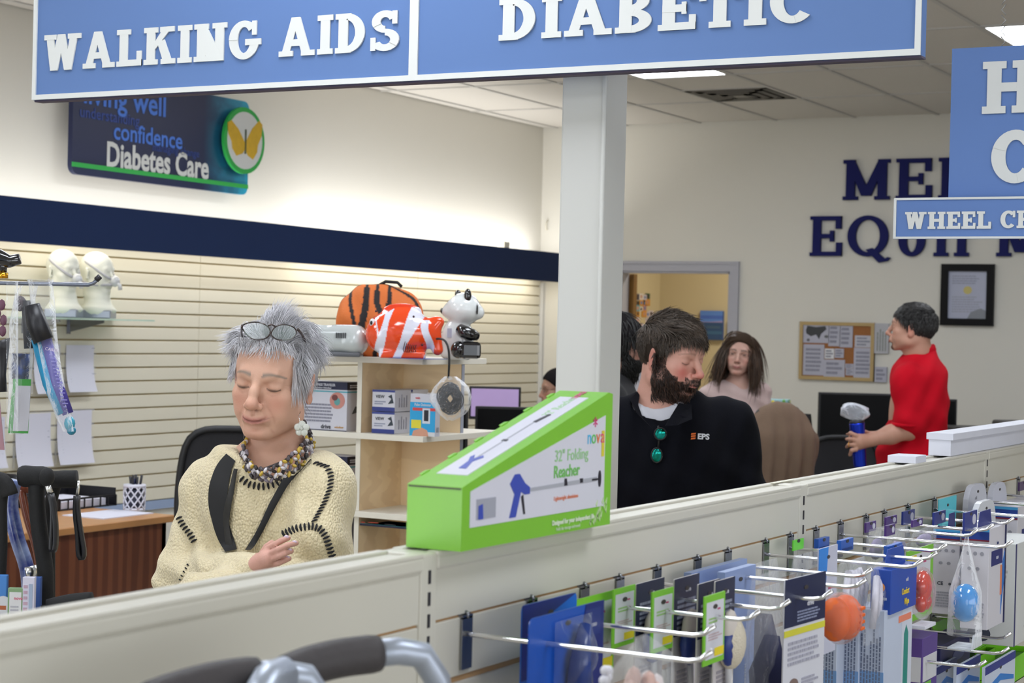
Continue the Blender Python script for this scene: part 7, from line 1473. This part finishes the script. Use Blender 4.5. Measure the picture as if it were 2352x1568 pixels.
def man_black():
    p = Pers('person', 'bearded young man with short brown hair in a black polo shirt', 5.2, 1560); P = p.P
    hd = p.head(P(1544, 817, .0), math.radians(46), math.radians(10), math.radians(0), .955)
    neck = P(1510, 950, .03); shL = P(1415, 985, .04); shR = P(1668, 985, .06); hipL = P(1480, 1400, .03); hipR = P(1620, 1400, .05); hipL[2] = hipR[2] = .93
    elL = P(1395, 1200, -.02); elR = P(1705, 1185, .0); wrL = P(1470, 1290, -.18); wrR = P(1640, 1290, -.2)
    pm = dict(fat=.006, jaw=1.12, blush=.75, brow=(.16, .08, .05), browa=.55, neck_to=neck, neck_r=.062, red=(.56, .12, .10), lip=(.45, .14, .13), lasha=.7, folds=.25, nose=1.02)
    v = body_vol((-.42, .42), (-.42, .35), 1.76, [(hd.o[0] - .14, hd.o[0] + .14)], [(hd.o[1] - .14, hd.o[1] + .14)], [(hd.o[2] - .14, hd.o[2] + .13)], .0028)
    torso(v, neck, shL, shR, hipL, hipR, (.19, .14)); v.cap(shL, elL, .06, .05, .03).cap(shR, elR, .06, .05, .03).cap(elL, wrL, .048, .032, .02).cap(elR, wrR, .048, .032, .02); legs(v, hipL, hipR, ID, .1, .065)
    for w_, s in ((wrL, 1), (wrR, -1)):
        v.cap(w_, w_ + (s * .05, -.04, .0), .032, .034, .015)
        for i in range(4): finger(v, [w_ + (s * .05, -.04, .024 - i * .016), w_ + (s * .09, -.055, .026 - i * .017), w_ + (s * .115, -.04, .022 - i * .016)], .009)
        finger(v, [w_ + (0, -.02, .02), w_ + (s * .03, -.06, .05), w_ + (s * .05, -.075, .055)], .010)
    head_sculpt(v, hd, pm); V, F = v.mesh(); V = relax(V, F, 1, .4); Q = hd.inv(V)
    C = face_colour(Q, V, (.56, .30, .235), pm)
    # beard area
    ay = np.abs(Q[:, 1]); jawline = (Q[:, 2] < -.046 + .9 * np.maximum(.062 - Q[:, 0], 0) * (ay > .035)) & (Q[:, 0] > -.002) & (Q[:, 2] > -.125)
    bm_ = jawline & ~((Q[:, 0] > .078) & (ay < .024) & (Q[:, 2] > -.0745) & (Q[:, 2] < -.064)) & ~((Q[:, 0] > .06) & (ay > .030) & (Q[:, 2] > -.060) & (ay < .052) & (Q[:, 2] > -.095 + (Q[:, 0] - .06) * 1.2))
    mous = (Q[:, 0] > .085) & (ay < .032) & (Q[:, 2] < -.050) & (Q[:, 2] > -.066); side = (ay > .055) & (Q[:, 0] > .014) & (Q[:, 0] < .036) & (Q[:, 2] < .02) & (Q[:, 2] > -.06)
    br = (bm_ | mous | side) & ~((Q[:, 0] > .088) & (Q[:, 2] > -.051)); C[br] = C[br] * .25 + np.array((.05, .022, .013)) * .75
    place('body', np_mesh('body', V, F, SKIN, C), p.root)
    bc = MB()
    for s in (-1, 1): bc.ball(hd.w((.0735, s * .0325, -.001)), .0122 * hd.k, mat('eye_white', (.7, .68, .66), .2), 12)
    part('eye', bc, p.root)
    W = lambda pp: (pp.reshape(-1, 3) * hd.k) @ hd.R.T + hd.o
    i_ = rng.choice(np.where(br)[0], 4200); rt_ = Q[i_]
    fl = lambda q: np.stack([np.full(len(q), .55), q[:, 1] * 2, np.full(len(q), -1.)], 1)
    L = np.where(side[i_], .005, np.where(mous[i_], .010, .017)) * rng.uniform(.7, 1.3, len(i_)) * np.where(rt_[:, 2] < -.085, 1.5, 1.)
    pa = grow(rt_, None, fl, hd, (np.array((.01, 0, -.04)), (.07, .055, .06)), 5, L, .3, .45, .3)
    t = rng.uniform(0, 1, len(i_))[:, None]; cols = np.array((.018, .009, .006)) * (1 - t) + np.array((.085, .035, .020)) * t * t + .003
    strands(W(pa).reshape(pa.shape), .0011, cols, 'beard', p.root, HAIRM)
    skull = (np.array((-.012, 0, .030)), (.101, .080, .090))
    hr = hair_shell(hd, p.root, (.030, .022, .017), .004, (.058, .068, .95), skull, back=-.055)
    mask = lambda q: (q[:, 2] > .050 + (q[:, 0] - .068) * .9) & (q[:, 2] > -.055)
    roots = scatter_scalp(6500, mask, skull, 5)
    def flow(q):
        top = np.clip((q[:, 2] - .05) / .04, 0, 1)[:, None]; return np.array((.9, .55, -.15)) * top + np.array((.25, 0, -1.)) * (1 - top)
    lift = lambda q: .12 + .35 * np.clip((q[:, 2] - .05) / .05, 0, 1)
    L = np.where(roots[:, 2] > .07, .052, .022) * rng.uniform(.7, 1.2, len(roots))
    pa = grow(roots, None, flow, hd, skull, 6, L, .09, lift, .12, lo=.05, clump=.15); kp = ~((pa[..., 0] < .012) & (pa[..., 0] > -.035) & (pa[..., 2] < .022)).any(1) | (roots[:, 2] > .05); pa = pa[kp]; roots = roots[kp]
    t = rng.beta(1.5, 4, len(roots))[:, None] + .35 * G(roots, (.06, -.02, .09), (.03, .03, .03))[:, None]
    cols = np.array((.035, .025, .019)) + np.array((.16, .12, .09)) * np.clip(t, 0, 1) * (.3 + .7 * (roots[:, 2] > .05))[:, None]
    strands(W(pa).reshape(pa.shape), .0012, cols, 'hair_lock', hr, HAIRM)
    n = 420; yy = rng.uniform(-.045, .062, n); fr_ = np.stack([.080 - 6 * yy ** 2, yy, .066 + rng.normal(0, .004, n)], 1)
    pf = grow(fr_, None, lambda q: np.stack([np.full(len(q), .5), np.full(len(q), .9), -.5 - 8 * np.maximum(q[:, 1], 0)], 1), hd, (np.array((0., 0, .02)), (.101, .078, .095)), 6, rng.uniform(.02, .045, n), .15, .35, .3)
    strands(W(pf).reshape(pf.shape), .0012, np.tile((.055, .04, .03), (n, 1)) * rng.uniform(.7, 1.5, (n, 1)), 'fringe', hr, HAIRM)
    # polo shirt
    navy = mat('black_jersey', rgb(12, 13, 20), .95, spec=.12, var=.10, vscale=30, bump=.15, bscale=260); st = .007
    v = Vol(*[np.arange(a, b, st, dtype=np.float32) for a, b in ((-.32, .32), (-.30, .34), (.85, 1.56))])
    v.ell(P(1540, 1120, .02), (.205, .155, .27), .05); v.ell(P(1545, 1300, .02), (.21, .17, .22), .05)
    v.cap(shL, shR, .075, .078, .06); v.cap(P(1495, 962, .04), P(1560, 966, .04), .072, .078, .06)
    v.cap(shL, elL, .085, .078, .04); v.cap(shR, elR, .085, .082, .04)
    v.ripple(lambda X, Y, Z: .006 * np.sin(X * 34 + Z * 60) * np.exp(-((Z - 1.15) / .12) ** 2) + .003 * np.sin(X * 80 - Z * 30))
    nk = P(1515, 935, -.01); v.ell(nk, (.078, .09, .055), .008, op='s', R=rotx(-.35)); v.cap(nk, nk + np.array((.0, .02, .2)), .062, .08, .008, op='s')
    # open placket: a V down the front
    for dd_ in (-.10, -.14, -.18, -.22, -.26): v.chainc([P(1516, 905, dd_), P(1519, 935, dd_), P(1526, 978, dd_)], [.056, .047, .008], .004, op='s')
    sh = dress(p, v, 'polo_shirt', navy, 2)
    v = Vol(*[np.arange(a, b, .006, dtype=np.float32) for a, b in ((-.30, .15), (-.28, .2), (1.15, 1.48))])   # white undershirt
    v.ell(P(1535, 1120, .03), (.185, .14, .26), .05); v.cap(P(1490, 965, .04), P(1550, 968, .04), .066, .072, .06)
    nk = P(1513, 896, -.0); v.ell(nk, (.066, .10, .034), .006, op='s', R=rotx(-.45)); v.cap(nk, nk + np.array((.0, .02, .2)), .062, .08, .008, op='s')
    V, F = v.mesh(); place('undershirt', np_mesh('undershirt', relax(V, F, 2), F, mat('white_cotton', rgb(206, 206, 214), .9)), p.root)
    # collar wings
    for pts in ([(1470, 895, .03), (1466, 930, -.06), (1478, 962, -.13), (1500, 985, -.18), (1462, 948, -.11), (1446, 915, -.03)], [(1560, 925, -.10), (1546, 948, -.155), (1528, 978, -.185), (1556, 976, -.185), (1590, 962, -.15), (1588, 930, -.08)]):
        q = [np.array(P(*a)) for a in pts]; c = sum(q) / len(q); b = MB(); k = len(q)
        b.raw(q + [x + np.array((0, .008, 0)) for x in q], [tuple(range(k)), tuple(range(k, 2 * k))[::-1]] + [(i, k + i, k + (i + 1) % k, (i + 1) % k) for i in range(k)], navy); part('collar', b, sh)
    q0, n0 = p.hit(1590, 1002, .002); ex = np.array(p.hit(1625, 1004, .002)[0]) - q0; b = MB()
    org = mat('logo_orange', rgb(228, 110, 40), .6); wht = mat('logo_white', rgb(215, 218, 225), .6)
    X = frame(Vector(q0) , ex, (0, 0, 1)); 
    for i in range(3): b.prism([(-.006, -.009 + i * .0065), (.007, -.007 + i * .0065), (.008, -.0028 + i * .0065), (-.005, -.0045 + i * .0065)], .0012, org, X @ Matrix.Translation((0, 0, .002)))
    text(b, 'EPS', .021, wht, X @ Matrix.Translation((.031, 0, .003)), bold=.0007, sx=1.15, depth=.001); part('chest_logo', b, sh)
    # sunglasses hung in the placket
    sg = thing('sunglasses', 'sunglasses with green mirrored lenses hung from the black polo placket', 'sunglasses', p.w(p.hit(1507, 1010, .012)[0]), p.rz)
    o_ = np.array(p.hit(1507, 1010, .012)[0]); blk = mat('black_plastic', rgb(18, 18, 20), .35); mir = mat('green_mirror', rgb(10, 110, 80), .08, .9, col2=rgb(30, 170, 165), vscale=60)
    for (u, v_, r1, r2) in ((1508, 990, 13, 13), (1500, 1038, 12, 16)):
        c = np.array(P(u, v_, 0)) - o_; c[1] = -.012; b = MB(); b.ball(c, (r1 / 817, .004, r2 / 817), mir, 16); part('lens', b, sg)
        b = MB(); b.tube([c + np.array((math.cos(a) * r1 / 800, -.001, math.sin(a) * r2 / 800)) for a in np.linspace(0, 2 * PI, 20)], .0022, blk, 6); part('rim', b, sg)
    b = MB(); b.tube([(0.006, -.008, .035), (.010, .0, .0), (.004, 0, -.08)], .003, blk, 6); part('temple', b, sg)
    lower_clothes(p, hipL, hipR, mat('khaki_twill', rgb(60, 58, 55), .8), .1, .065, 1.0, belly=(.20, .15))

def man_red():
    p = Pers('person', 'dark-haired man in a red polo shirt seen from behind, holding a blue tumbler', 8.9, 2085); P = p.P; sc = 4250 / 8.9
    hd = p.head(P(2095, 753, .0), -math.radians(112), -math.radians(4), 0, 1.02)
    neck = P(2118, 822, .02); shL = P(2084, 876, -.12); shR = P(2132, 868, .15); hipL = P(2075, 1180, -.06); hipR = P(2120, 1180, .10); hipL[2] = hipR[2] = .95
    elL = P(2092, 985, -.14); wrL = P(2000, 1010, -.17); elR = P(2110, 985, .24); wrR = P(2010, 1005, .16)
    pm = dict(jaw=1.05, fat=.004, neck_to=neck, neck_r=.062, blush=.3, brow=(.03, .02, .02), open=1, lash_z=.004)
    v = body_vol((-.50, .36), (-.40, .42), 1.90, [(hd.o[0] - .13, hd.o[0] + .13), (P(1935, 1020)[0], P(2010, 1020)[0])], [(hd.o[1] - .12, hd.o[1] + .12), (-.26, -.12)], [(hd.o[2] - .14, hd.o[2] + .13), (P(1960, 1056)[2], P(1960, 980)[2])], .004)
    torso(v, neck, shL, shR, hipL, hipR, (.13, .17)); v.cap(shL, elL, .06, .05, .03).cap(shR, elR, .06, .05, .03); legs(v, hipL, hipR, ID, .1, .065, -.0)
    for e, w_, s in ((elL, wrL, 1), (elR, wrR, -1)):
        v.cap(e, (e * .5 + w_ * .5), .047, .044, .02).cap((e * .5 + w_ * .5), w_, .044, .029, .02)
    # the hand wrapped round the tumbler
    v.cap(wrL, P(1972, 1014, -.19), .030, .040, .015)
    kn = [(1966, 1000), (1962, 1010), (1962, 1022), (1966, 1032)]; tp = [[(1953, 994, -.215), (1947, 997, -.18)], [(1950, 1008, -.225), (1944, 1008, -.19)], [(1950, 1021, -.225), (1945, 1026, -.19)], [(1956, 1034, -.22), (1952, 1044, -.19)]]
    for a, t in zip(kn, tp): finger(v, [P(1975, 1012, -.20), P(a[0], a[1], -.215)] + [P(*q) for q in t], .011, .005)
    finger(v, [P(1985, 1004, -.17), P(1972, 994, -.14), P(1958, 992, -.13)], .012, .005)
    v.cap(wrR, wrR + (-.06, 0, 0), .03, .035, .015)
    for i in range(4): finger(v, [wrR + (-.06, 0, .02 - i * .014), wrR + (-.10, .0, .022 - i * .015), wrR + (-.12, .02, .02 - i * .015)], .010)
    finger(v, [wrR + (-.02, -.02, .02), wrR + (-.06, -.04, .03), wrR + (-.08, -.03, .03)], .011)
    head_sculpt(v, hd, pm); V, F = v.mesh(); V = relax(V, F, 1, .4); Q = hd.inv(V); C = face_colour(Q, V, (.46, .25, .18), pm)
    bd = (Q[:, 0] > .07) & (Q[:, 2] < -.075) & (Q[:, 2] > -.115) & (np.abs(Q[:, 1]) < .03); C[bd] *= .3
    body = place('body', np_mesh('body', V, F, SKIN, C), p.root)
    rb = MB(); c = P(1950, 1021, -.224); rb.tube([c + np.array((.0115 * math.cos(a) * .3, .0115 * math.cos(a), .0125 * math.sin(a))) for a in np.linspace(0, 2 * PI, 14)], .002, mat('gold', rgb(220, 190, 120), .25, 1.), 6); part('ring', rb, p.root)
    W = lambda pp: (pp.reshape(-1, 3) * hd.k) @ hd.R.T + hd.o
    skull = (np.array((-.014, 0, .028)), (.099, .080, .089)); hr = hair_shell(hd, p.root, (.012, .011, .012), .004, (.060, .070, .95), skull, back=-.078)
    roots = scatter_scalp(4200, lambda q: (q[:, 2] > .055 + (q[:, 0] - .07) * .95) & (q[:, 2] > -.078), skull, 9)
    pa = grow(roots, None, lambda q: np.array((.7, 0, 0)) * np.clip(q[:, 2:3] - .03, 0, .07) / .07 + np.array((-.1, 0, -1.)) * (1 - np.clip(q[:, 2:3] - .03, 0, .07) / .07), hd, skull, 5, rng.uniform(.015, .03, len(roots)), .10, .22, .1, lo=.05, clump=.1)
    g_ = rng.beta(1.2, 6, len(roots))[:, None] * .12 + .010; strands(W(pa).reshape(pa.shape), .0016, g_ * np.array((1, .95, .95)), 'hair_lock', hr, HAIRM)
    red = mat('red_pique', rgb(182, 8, 30), .9, spec=.15, var=.08, vscale=25, bump=.2, bscale=200); st = .009
    v = Vol(*[np.arange(a, b, st, dtype=np.float32) for a, b in ((-.34, .34), (-.34, .42), (.80, 1.66))])
    v.ell(P(2112, 935, .02), (.135, .19, .26), .06); v.ell(P(2108, 868, .03), (.115, .16, .09), .06); v.ell(P(2092, 1060, .02), (.165, .19, .20), .08); v.ell(P(2098, 1130, .02), (.18, .215, .20), .05)
    v.cap(shL, shR, .066, .066, .06); v.cap(neck + (-.015, 0, -.055), neck + (-.008, .0, .020), .11, .064, .07)
    v.cap(shL, P(2090, 962, -.145), .068, .078, .06); v.cap(shR, P(2112, 962, .20), .068, .078, .06)
    v.ripple(lambda X, Y, Z: .006 * np.sin(Z * 42 + X * 26 + Y * 10) * np.exp(-((Z - 1.15) / .2) ** 2) + .003 * np.sin(X * 60 - Z * 34))
    v.cap(neck + (-.01, 0, .03), neck + (-.02, 0, .2), .055, .08, .006, op='s')
    sh = dress(p, v, 'polo_shirt', red, 2)
    b = MB(); n = 20; ring = [neck + np.array((-.016 + .070 * math.cos(a), .068 * math.sin(a), .016 + .030 * math.cos(a))) for a in np.linspace(0, 2 * PI, n, endpoint=False)]
    b.tube(ring, .012, red, 8, closed=True, flatz=2.); part('collar', b, sh)
    b = MB(); e = P(2085, 975, -.14); b.tube([e + np.array((.074 * math.cos(a), .074 * math.sin(a), .0)) for a in np.linspace(0, 2 * PI, 20, endpoint=False)], .010, red, 8, closed=True); part('cuff', b, sh)
    lower_clothes(p, hipL, hipR, mat('dark_twill', rgb(40, 42, 50), .8), .1, .065, 1.0, .0, belly=(.15, .17))
    # tumbler with a crumpled clear bag on top
    c = p.w(P(1971, 1008, -.165)); t = thing('tumbler', 'metallic blue tumbler held by the man in the red polo', 'tumbler', c, p.rz, rot=(.0, -.10, p.rz))
    b = MB(); b.lathe([(.028, -.13), (.030, -.125), (.036, .07), (.0365, .075), (.034, .075)], mat('blue_metal', rgb(30, 60, 200), .22, .75), 28); part('tumbler_body', b, t)
    b = MB(); b.lathe([(.0345, .072), (.035, .084), (.030, .088), (.005, .089)], mat('dark_lid', rgb(30, 30, 40), .4), 24); part('lid', b, t)
    cb = MB(); R3 = np.random.default_rng(2); nU, nV = 18, 12; G_ = []
    for i in range(nV):
        row = []
        for j in range(nU + 1):
            a = 2 * PI * (j % nU) / nU; tt = i / (nV - 1) * PI; r = .052 * (1 + .30 * math.sin(3 * a + 2 * tt) * math.sin(tt) + .16 * math.sin(7 * a - 4 * tt))
            row.append((-.020 + r * math.sin(tt) * math.cos(a) * 1.15 - .018 * math.cos(tt), r * math.sin(tt) * math.sin(a) * .8, .128 + .044 * math.cos(tt)))
        G_.append(row)
    cb.grid(G_); o = solo('plastic_bag', cb, 'crumpled clear plastic bag on top of the blue tumbler', 'plastic bag', c, p.rz, world=False, M=film('crumpled_film', (.82, .86, .95), .22))

def woman_long():
    p = Pers('person', 'woman with long wavy brown hair in a dusty pink sweater', 10.0, 1695); P = p.P
    hd = p.head(P(1699, 815, .0), -math.radians(12), math.radians(-2), math.radians(-6), .98)
    neck = P(1700, 872, .03); shL = P(1636, 905, .03); shR = P(1745, 905, .03); hipL = P(1670, 1200, .02); hipR = P(1718, 1200, .02); hipL[2] = hipR[2] = .92
    elL = P(1625, 1000, .03); wrL = P(1635, 1085, -.1); elR = P(1752, 1010, .03); wrR = P(1750, 1085, -.12)
    pm = dict(jaw=.92, fat=-.003, neck_to=neck, neck_r=.046, blush=.3, brow=(.06, .04, .03), browa=.9, lash=(.02, .01, .01), lash_z=.004, smile=.004, open=1, lip=(.36, .10, .11))
    v = body_vol((-.36, .36), (-.34, .25), 1.72, [(hd.o[0] - .10, hd.o[0] + .10)], [(hd.o[1] - .13, hd.o[1] + .12)], [(hd.o[2] - .13, hd.o[2] + .12)], .0045)
    torso(v, neck, shL, shR, hipL, hipR, (.13, .09)); v.cap(shL, elL, .042, .036, .03).cap(shR, elR, .042, .036, .03).cap(elL, wrL, .034, .024, .02).cap(elR, wrR, .034, .024, .02); legs(v, hipL, hipR)
    for w_, s in ((wrL, 1), (wrR, 1)):
        v.cap(w_, w_ + (s * .035, -.05, -.015), .022, .024, .01)
        for i in range(4): finger(v, [w_ + (s * .035, -.05, -.015), w_ + (s * .075, -.07 + i * .015, -.022), w_ + (s * .105, -.075 + i * .018, -.028)], .0085)
        finger(v, [w_ + (.0, -.03, -.01), w_ + (s * .03, -.085, -.02)], .009)
    head_sculpt(v, hd, pm); V, F = v.mesh(); V = relax(V, F, 1, .4); Q = hd.inv(V); C = face_colour(Q, V, (.50, .30, .24), pm); body = place('body', np_mesh('body', V, F, SKIN, C), p.root)
    ey = MB()
    for s in (-1, 1):
        ey.ball(hd.w((.0755, s * .0325, .0015)), (.0105, .0105, .0070), mat('eye_dark', rgb(40, 30, 28), .15), 10)
    part('eye', ey, p.root)
    W = lambda pp: (pp.reshape(-1, 3) * hd.k) @ hd.R.T + hd.o
    skull = (np.array((-.012, 0, .030)), (.101, .080, .088)); hr = hair_shell(hd, p.root, (.035, .022, .014), .010, (.070, .080, .85), skull, back=-.075)
    roots = scatter_scalp(2600, lambda q: (q[:, 2] > .060 + (q[:, 0] - .080) * .85) & (q[:, 2] > -.06), skull, 11)
    def flow(q): 
        sd = np.sign(q[:, 1] - .012 * (q[:, 0] > 0)); top = np.clip((q[:, 2] - .03) / .06, 0, 1)
        return np.stack([-.5 * top + .05, sd * (1.1 * top + .12), -.6 - (1 - top)], 1)
    L = rng.uniform(.22, .35, len(roots)); big = (np.array((-.010, 0, -.02)), (.084, .076, .14))
    pa = grow(roots, None, flow, hd, big, 16, L, .07, .10, .30, curl=.0035, curlf=70., lo=.02, clump=.16)
    z = pa[..., 2]; x = pa[..., 0]; y = pa[..., 1]; sg = np.where(pa[:, :1, 1] > .01, 1., -1.); need = .062 + .02 * np.clip((-z - .06) / .1, 0, 1)
    w = np.clip((.075 - z) / .05, 0, 1) * (x > -.03); pa[..., 1] = np.where((sg * y < need) & (w > 0), y * (1 - w) + sg * need * w, y)
    pa[..., 0] -= w * .035 * np.clip((x - .02) / .06, 0, 1)
    t = rng.beta(1.5, 3, len(roots))[:, None]; cols = np.array((.03, .018, .012)) + np.array((.13, .075, .045)) * t
    strands(W(pa).reshape(pa.shape), .0028, cols, 'hair_lock', hr, HAIRM)
    pink = mat('pink_wool', rgb(186, 164, 160), .95, bump=.3, bscale=160, sheen=.2); v = Vol(*[np.arange(a, b, .009, dtype=np.float32) for a, b in ((-.30, .30), (-.30, .26), (.78, 1.50))])
    v.ell(P(1692, 970, .03), (.155, .125, .24), .05); v.ell(P(1694, 1090, .03), (.165, .14, .26), .05); v.cap(shL, shR, .055, .055, .05); v.cap(P(1675, 890, .03), P(1715, 890, .03), .045, .045, .05)
    for a, b in ((shL, elL), (shR, elR)): v.cap(a, b, .060, .056, .04)
    for a, b in ((elL, wrL), (elR, wrR)): v.cap(a, b, .056, .040, .03)
    v.ripple(lambda X, Y, Z: .005 * np.sin(Z * 70 + X * 30) + .003 * np.sin(X * 70))
    nk = P(1700, 862, -.01); v.ell(nk, (.058, .08, .045), .008, op='s'); v.cap(nk, nk + np.array((0, .02, .2)), .05, .08, .008, op='s'); dress(p, v, 'sweater', pink, 2)
    lower_clothes(p, hipL, hipR, mat('dark_denim', rgb(40, 44, 60), .8), .085, .055, 1.0)

def man_profile():
    p = Pers('person', 'dark-haired bearded man in black, half hidden by the column', 6.6, 1400); P = p.P
    hd = p.head(P(1412, 795, .0), math.radians(98), 0, 0, 1.0)
    neck = P(1398, 880, .02); shL = P(1385, 925, -.17); shR = P(1390, 925, .18); hipL = P(1385, 1260, -.08); hipR = P(1385, 1260, .10); hipL[2] = hipR[2] = .95
    elL = P(1380, 1060, -.20); wrL = P(1430, 1130, -.18); elR = P(1380, 1060, .2); wrR = P(1430, 1130, .18)
    pm = dict(jaw=1.05, neck_to=neck, neck_r=.058, blush=.2, open=1, lash_z=.004)
    v = body_vol((-.36, .36), (-.40, .40), 1.86, [(hd.o[0] - .13, hd.o[0] + .14)], [(hd.o[1] - .11, hd.o[1] + .11)], [(hd.o[2] - .14, hd.o[2] + .13)], .005)
    torso(v, neck, shL, shR, hipL, hipR, (.12, .16)); v.cap(shL, elL, .055, .048, .03).cap(shR, elR, .055, .048, .03).cap(elL, wrL, .045, .03, .02).cap(elR, wrR, .045, .03, .02); legs(v, hipL, hipR, ID, .095, .06, 0)
    for w_ in (wrL, wrR):
        v.cap(w_, w_ + (.05, 0, 0), .03, .033, .015)
        for i in range(4): finger(v, [w_ + (.05, 0, .02 - i * .014), w_ + (.09, 0, .02 - i * .014), w_ + (.11, .0, .01 - i * .014)], .010)
        finger(v, [w_ + (.01, -.02, .02), w_ + (.05, -.04, .03)], .011)
    head_sculpt(v, hd, pm); V, F = v.mesh(); V = relax(V, F, 1, .4); Q = hd.inv(V); C = face_colour(Q, V, (.30, .16, .12), pm)
    br = (Q[:, 2] < -.046 + .9 * np.maximum(.062 - Q[:, 0], 0) * (np.abs(Q[:, 1]) > .035)) & (Q[:, 0] > 0.01) & (Q[:, 2] > -.125) & ~((np.abs(Q[:, 2] + .070) < .006) & (np.abs(Q[:, 1]) < .022)); C[br] = (.012, .009, .009); place('body', np_mesh('body', V, F, SKIN, C), p.root)
    W = lambda pp: (pp.reshape(-1, 3) * hd.k) @ hd.R.T + hd.o; rt_ = Q[rng.choice(np.where(br)[0], 1500)]
    pa = grow(rt_, None, lambda q: np.stack([np.full(len(q), .5), q[:, 1] * 2, np.full(len(q), -1.)], 1), hd, (np.array((.01, 0, -.04)), (.07, .055, .06)), 5, rng.uniform(.02, .04, len(rt_)), .25, .4, .3)
    strands(W(pa).reshape(pa.shape), .0018, np.full((len(rt_), 3), .012), 'beard', p.root, HAIRM)
    skull = (np.array((-.012, 0, .030)), (.101, .080, .090)); hr = hair_shell(hd, p.root, (.012, .010, .011), .012, (.055, .075, .8), skull, back=-.1, step=.006)
    roots = scatter_scalp(1500, lambda q: (q[:, 2] > .055 + (q[:, 0] - .075) * .85) & (q[:, 2] > -.06), skull, 15)
    pa = grow(roots, None, lambda q: np.tile((.0, 0, -1.), (len(q), 1)), hd, skull, 8, rng.uniform(.06, .12, len(roots)), .15, .2, .2, lo=.05)
    strands(W(pa).reshape(pa.shape), .002, np.full((len(roots), 3), .014), 'hair_lock', hr, HAIRM)
    v = Vol(*[np.arange(a, b, .011, dtype=np.float32) for a, b in ((-.26, .30), (-.34, .38), (.80, 1.56))]); v.ell(P(1388, 1020, .0), (.14, .19, .28), .06); v.ell(P(1388, 1150, 0), (.145, .18, .22), .06); v.cap(shL, shR, .075, .075, .05)
    v.cap(neck + (0, 0, -.04), neck + (0, 0, .015), .085, .07, .05)
    for a, b in ((shL, elL), (shR, elR)): v.cap(a, b, .08, .07, .04)
    for a, b in ((elL, wrL), (elR, wrR)): v.cap(a, b, .065, .045, .03)
    dress(p, v, 'shirt', mat('black_cotton', rgb(18, 18, 22), .9), 2); lower_clothes(p, hipL, hipR, mat('dark_twill', rgb(40, 42, 50), .8), .095, .06, 1.0, 0., belly=(.14, .16))

def seated_far():
    p = Pers('person', 'dark-haired seated person in glasses just left of the column', 11.5, 1275); P = p.P
    hd = p.head(P(1281, 893, .0), -math.radians(75), math.radians(5), 0, 1.)
    neck = P(1290, 935, .02); shL = P(1280, 960, -.14); shR = P(1290, 958, .16); hipL = P(1295, 1110, -.09); hipR = P(1295, 1110, .09); hipL[2] = hipR[2] = .56
    v = body_vol((-.55, .40), (-.35, .40), 1.5, [(hd.o[0] - .12, hd.o[0] + .12)], [(hd.o[1] - .11, hd.o[1] + .11)], [(hd.o[2] - .13, hd.o[2] + .12)], .0055)
    torso(v, neck, shL, shR, hipL, hipR, (.11, .14))
    for h, s, sh in ((hipL, -1, shL), (hipR, 1, shR)):
        k = h + np.array((-.42, 0, .0)); a = k + np.array((.02, 0, -.46)); v.cap(h, k, .08, .06, .03).cap(k, a, .055, .04, .02).cap(a + (0, 0, -.03), a + (-.14, 0, -.035), .04, .035, .02)
        e = sh + np.array((-.03, s * .04, -.26)); w_ = e + np.array((-.22, -s * .03, .03)); v.cap(sh, e, .045, .04, .03).cap(e, w_, .038, .028, .02).cap(w_, w_ + (-.06, 0, 0), .028, .03, .01)
        for i in range(4): finger(v, [w_ + (-.06, 0, 0), w_ + (-.10, -.02 + i * .014, -.005), w_ + (-.12, -.022 + i * .015, -.015)], .009)
        finger(v, [w_ + (-.02, 0, .01), w_ + (-.06, -s * .045, .005)], .010)
    head_sculpt(v, hd, {}); pm = dict(neck_to=neck); head_sculpt(v, hd, pm)
    V, F = v.mesh(); V = relax(V, F, 1, .4); Q = hd.inv(V); C = face_colour(Q, V, (.45, .25, .18), pm); place('body', np_mesh('body', V, F, SKIN, C), p.root)
    skull = (np.array((-.014, 0, .030)), (.101, .080, .090)); hair_shell(hd, p.root, (.012, .010, .011), .014, (.055, .072, 1.), skull, back=-.09, step=.006)
    b = MB(); blk = mat('black_plastic', rgb(18, 18, 20), .35)
    for s in (-1, 1):
        b.tube([hd.w((.098, s * .033 + .02 * math.cos(a), .002 + .015 * math.sin(a))) for a in np.linspace(0, 2 * PI, 14)], .0012, blk, 5); b.tube([hd.w((.096, s * .053, .004)), hd.w((.0, s * .082, .004))], .0012, blk, 5)
    part('glasses', b, p.root)
    v = Vol(*[np.arange(a, b_, .012, dtype=np.float32) for a, b_ in ((-.35, .35), (-.34, .38), (.5, 1.42))]); h = (hipL + hipR) / 2; c = (shL + shR) / 2
    v.ell(c * .6 + h * .4, (.13, .17, .24), .06); v.ell(c * .2 + h * .8, (.14, .17, .18), .06); v.cap(shL, shR, .065, .065, .05)
    for h_, s, sh in ((hipL, -1, shL), (hipR, 1, shR)):
        e = sh + np.array((-.03, s * .04, -.26)); w_ = e + np.array((-.22, -s * .03, .03)); v.cap(sh, e, .062, .056, .04).cap(e, w_, .054, .04, .02)
    dress(p, v, 'shirt', mat('black_cotton', rgb(18, 18, 22), .9), 2)
    v = Vol(*[np.arange(a, b_, .012, dtype=np.float32) for a, b_ in ((-.6, .25), (-.3, .3), (.06, .72))])
    for h_ in (hipL, hipR):
        k = h_ + np.array((-.42, 0, .0)); a = k + np.array((.02, 0, -.42)); v.cap(h_, k, .098, .075, .03).cap(k, a, .07, .058, .02)
    V, F = v.mesh(); place('trousers', np_mesh('trousers', relax(V, F, 2), F, mat('dark_twill', rgb(40, 42, 50), .8)), p.root)
    for h_ in (hipL, hipR):
        b = MB(); b.ball(h_ + np.array((-.46, 0, -.505)), (.145, .05, .045), SHOE, 12); part('shoe', b, p.root)
for fn in (woman_cream, man_black, man_red, woman_long, man_profile, seated_far): fn()
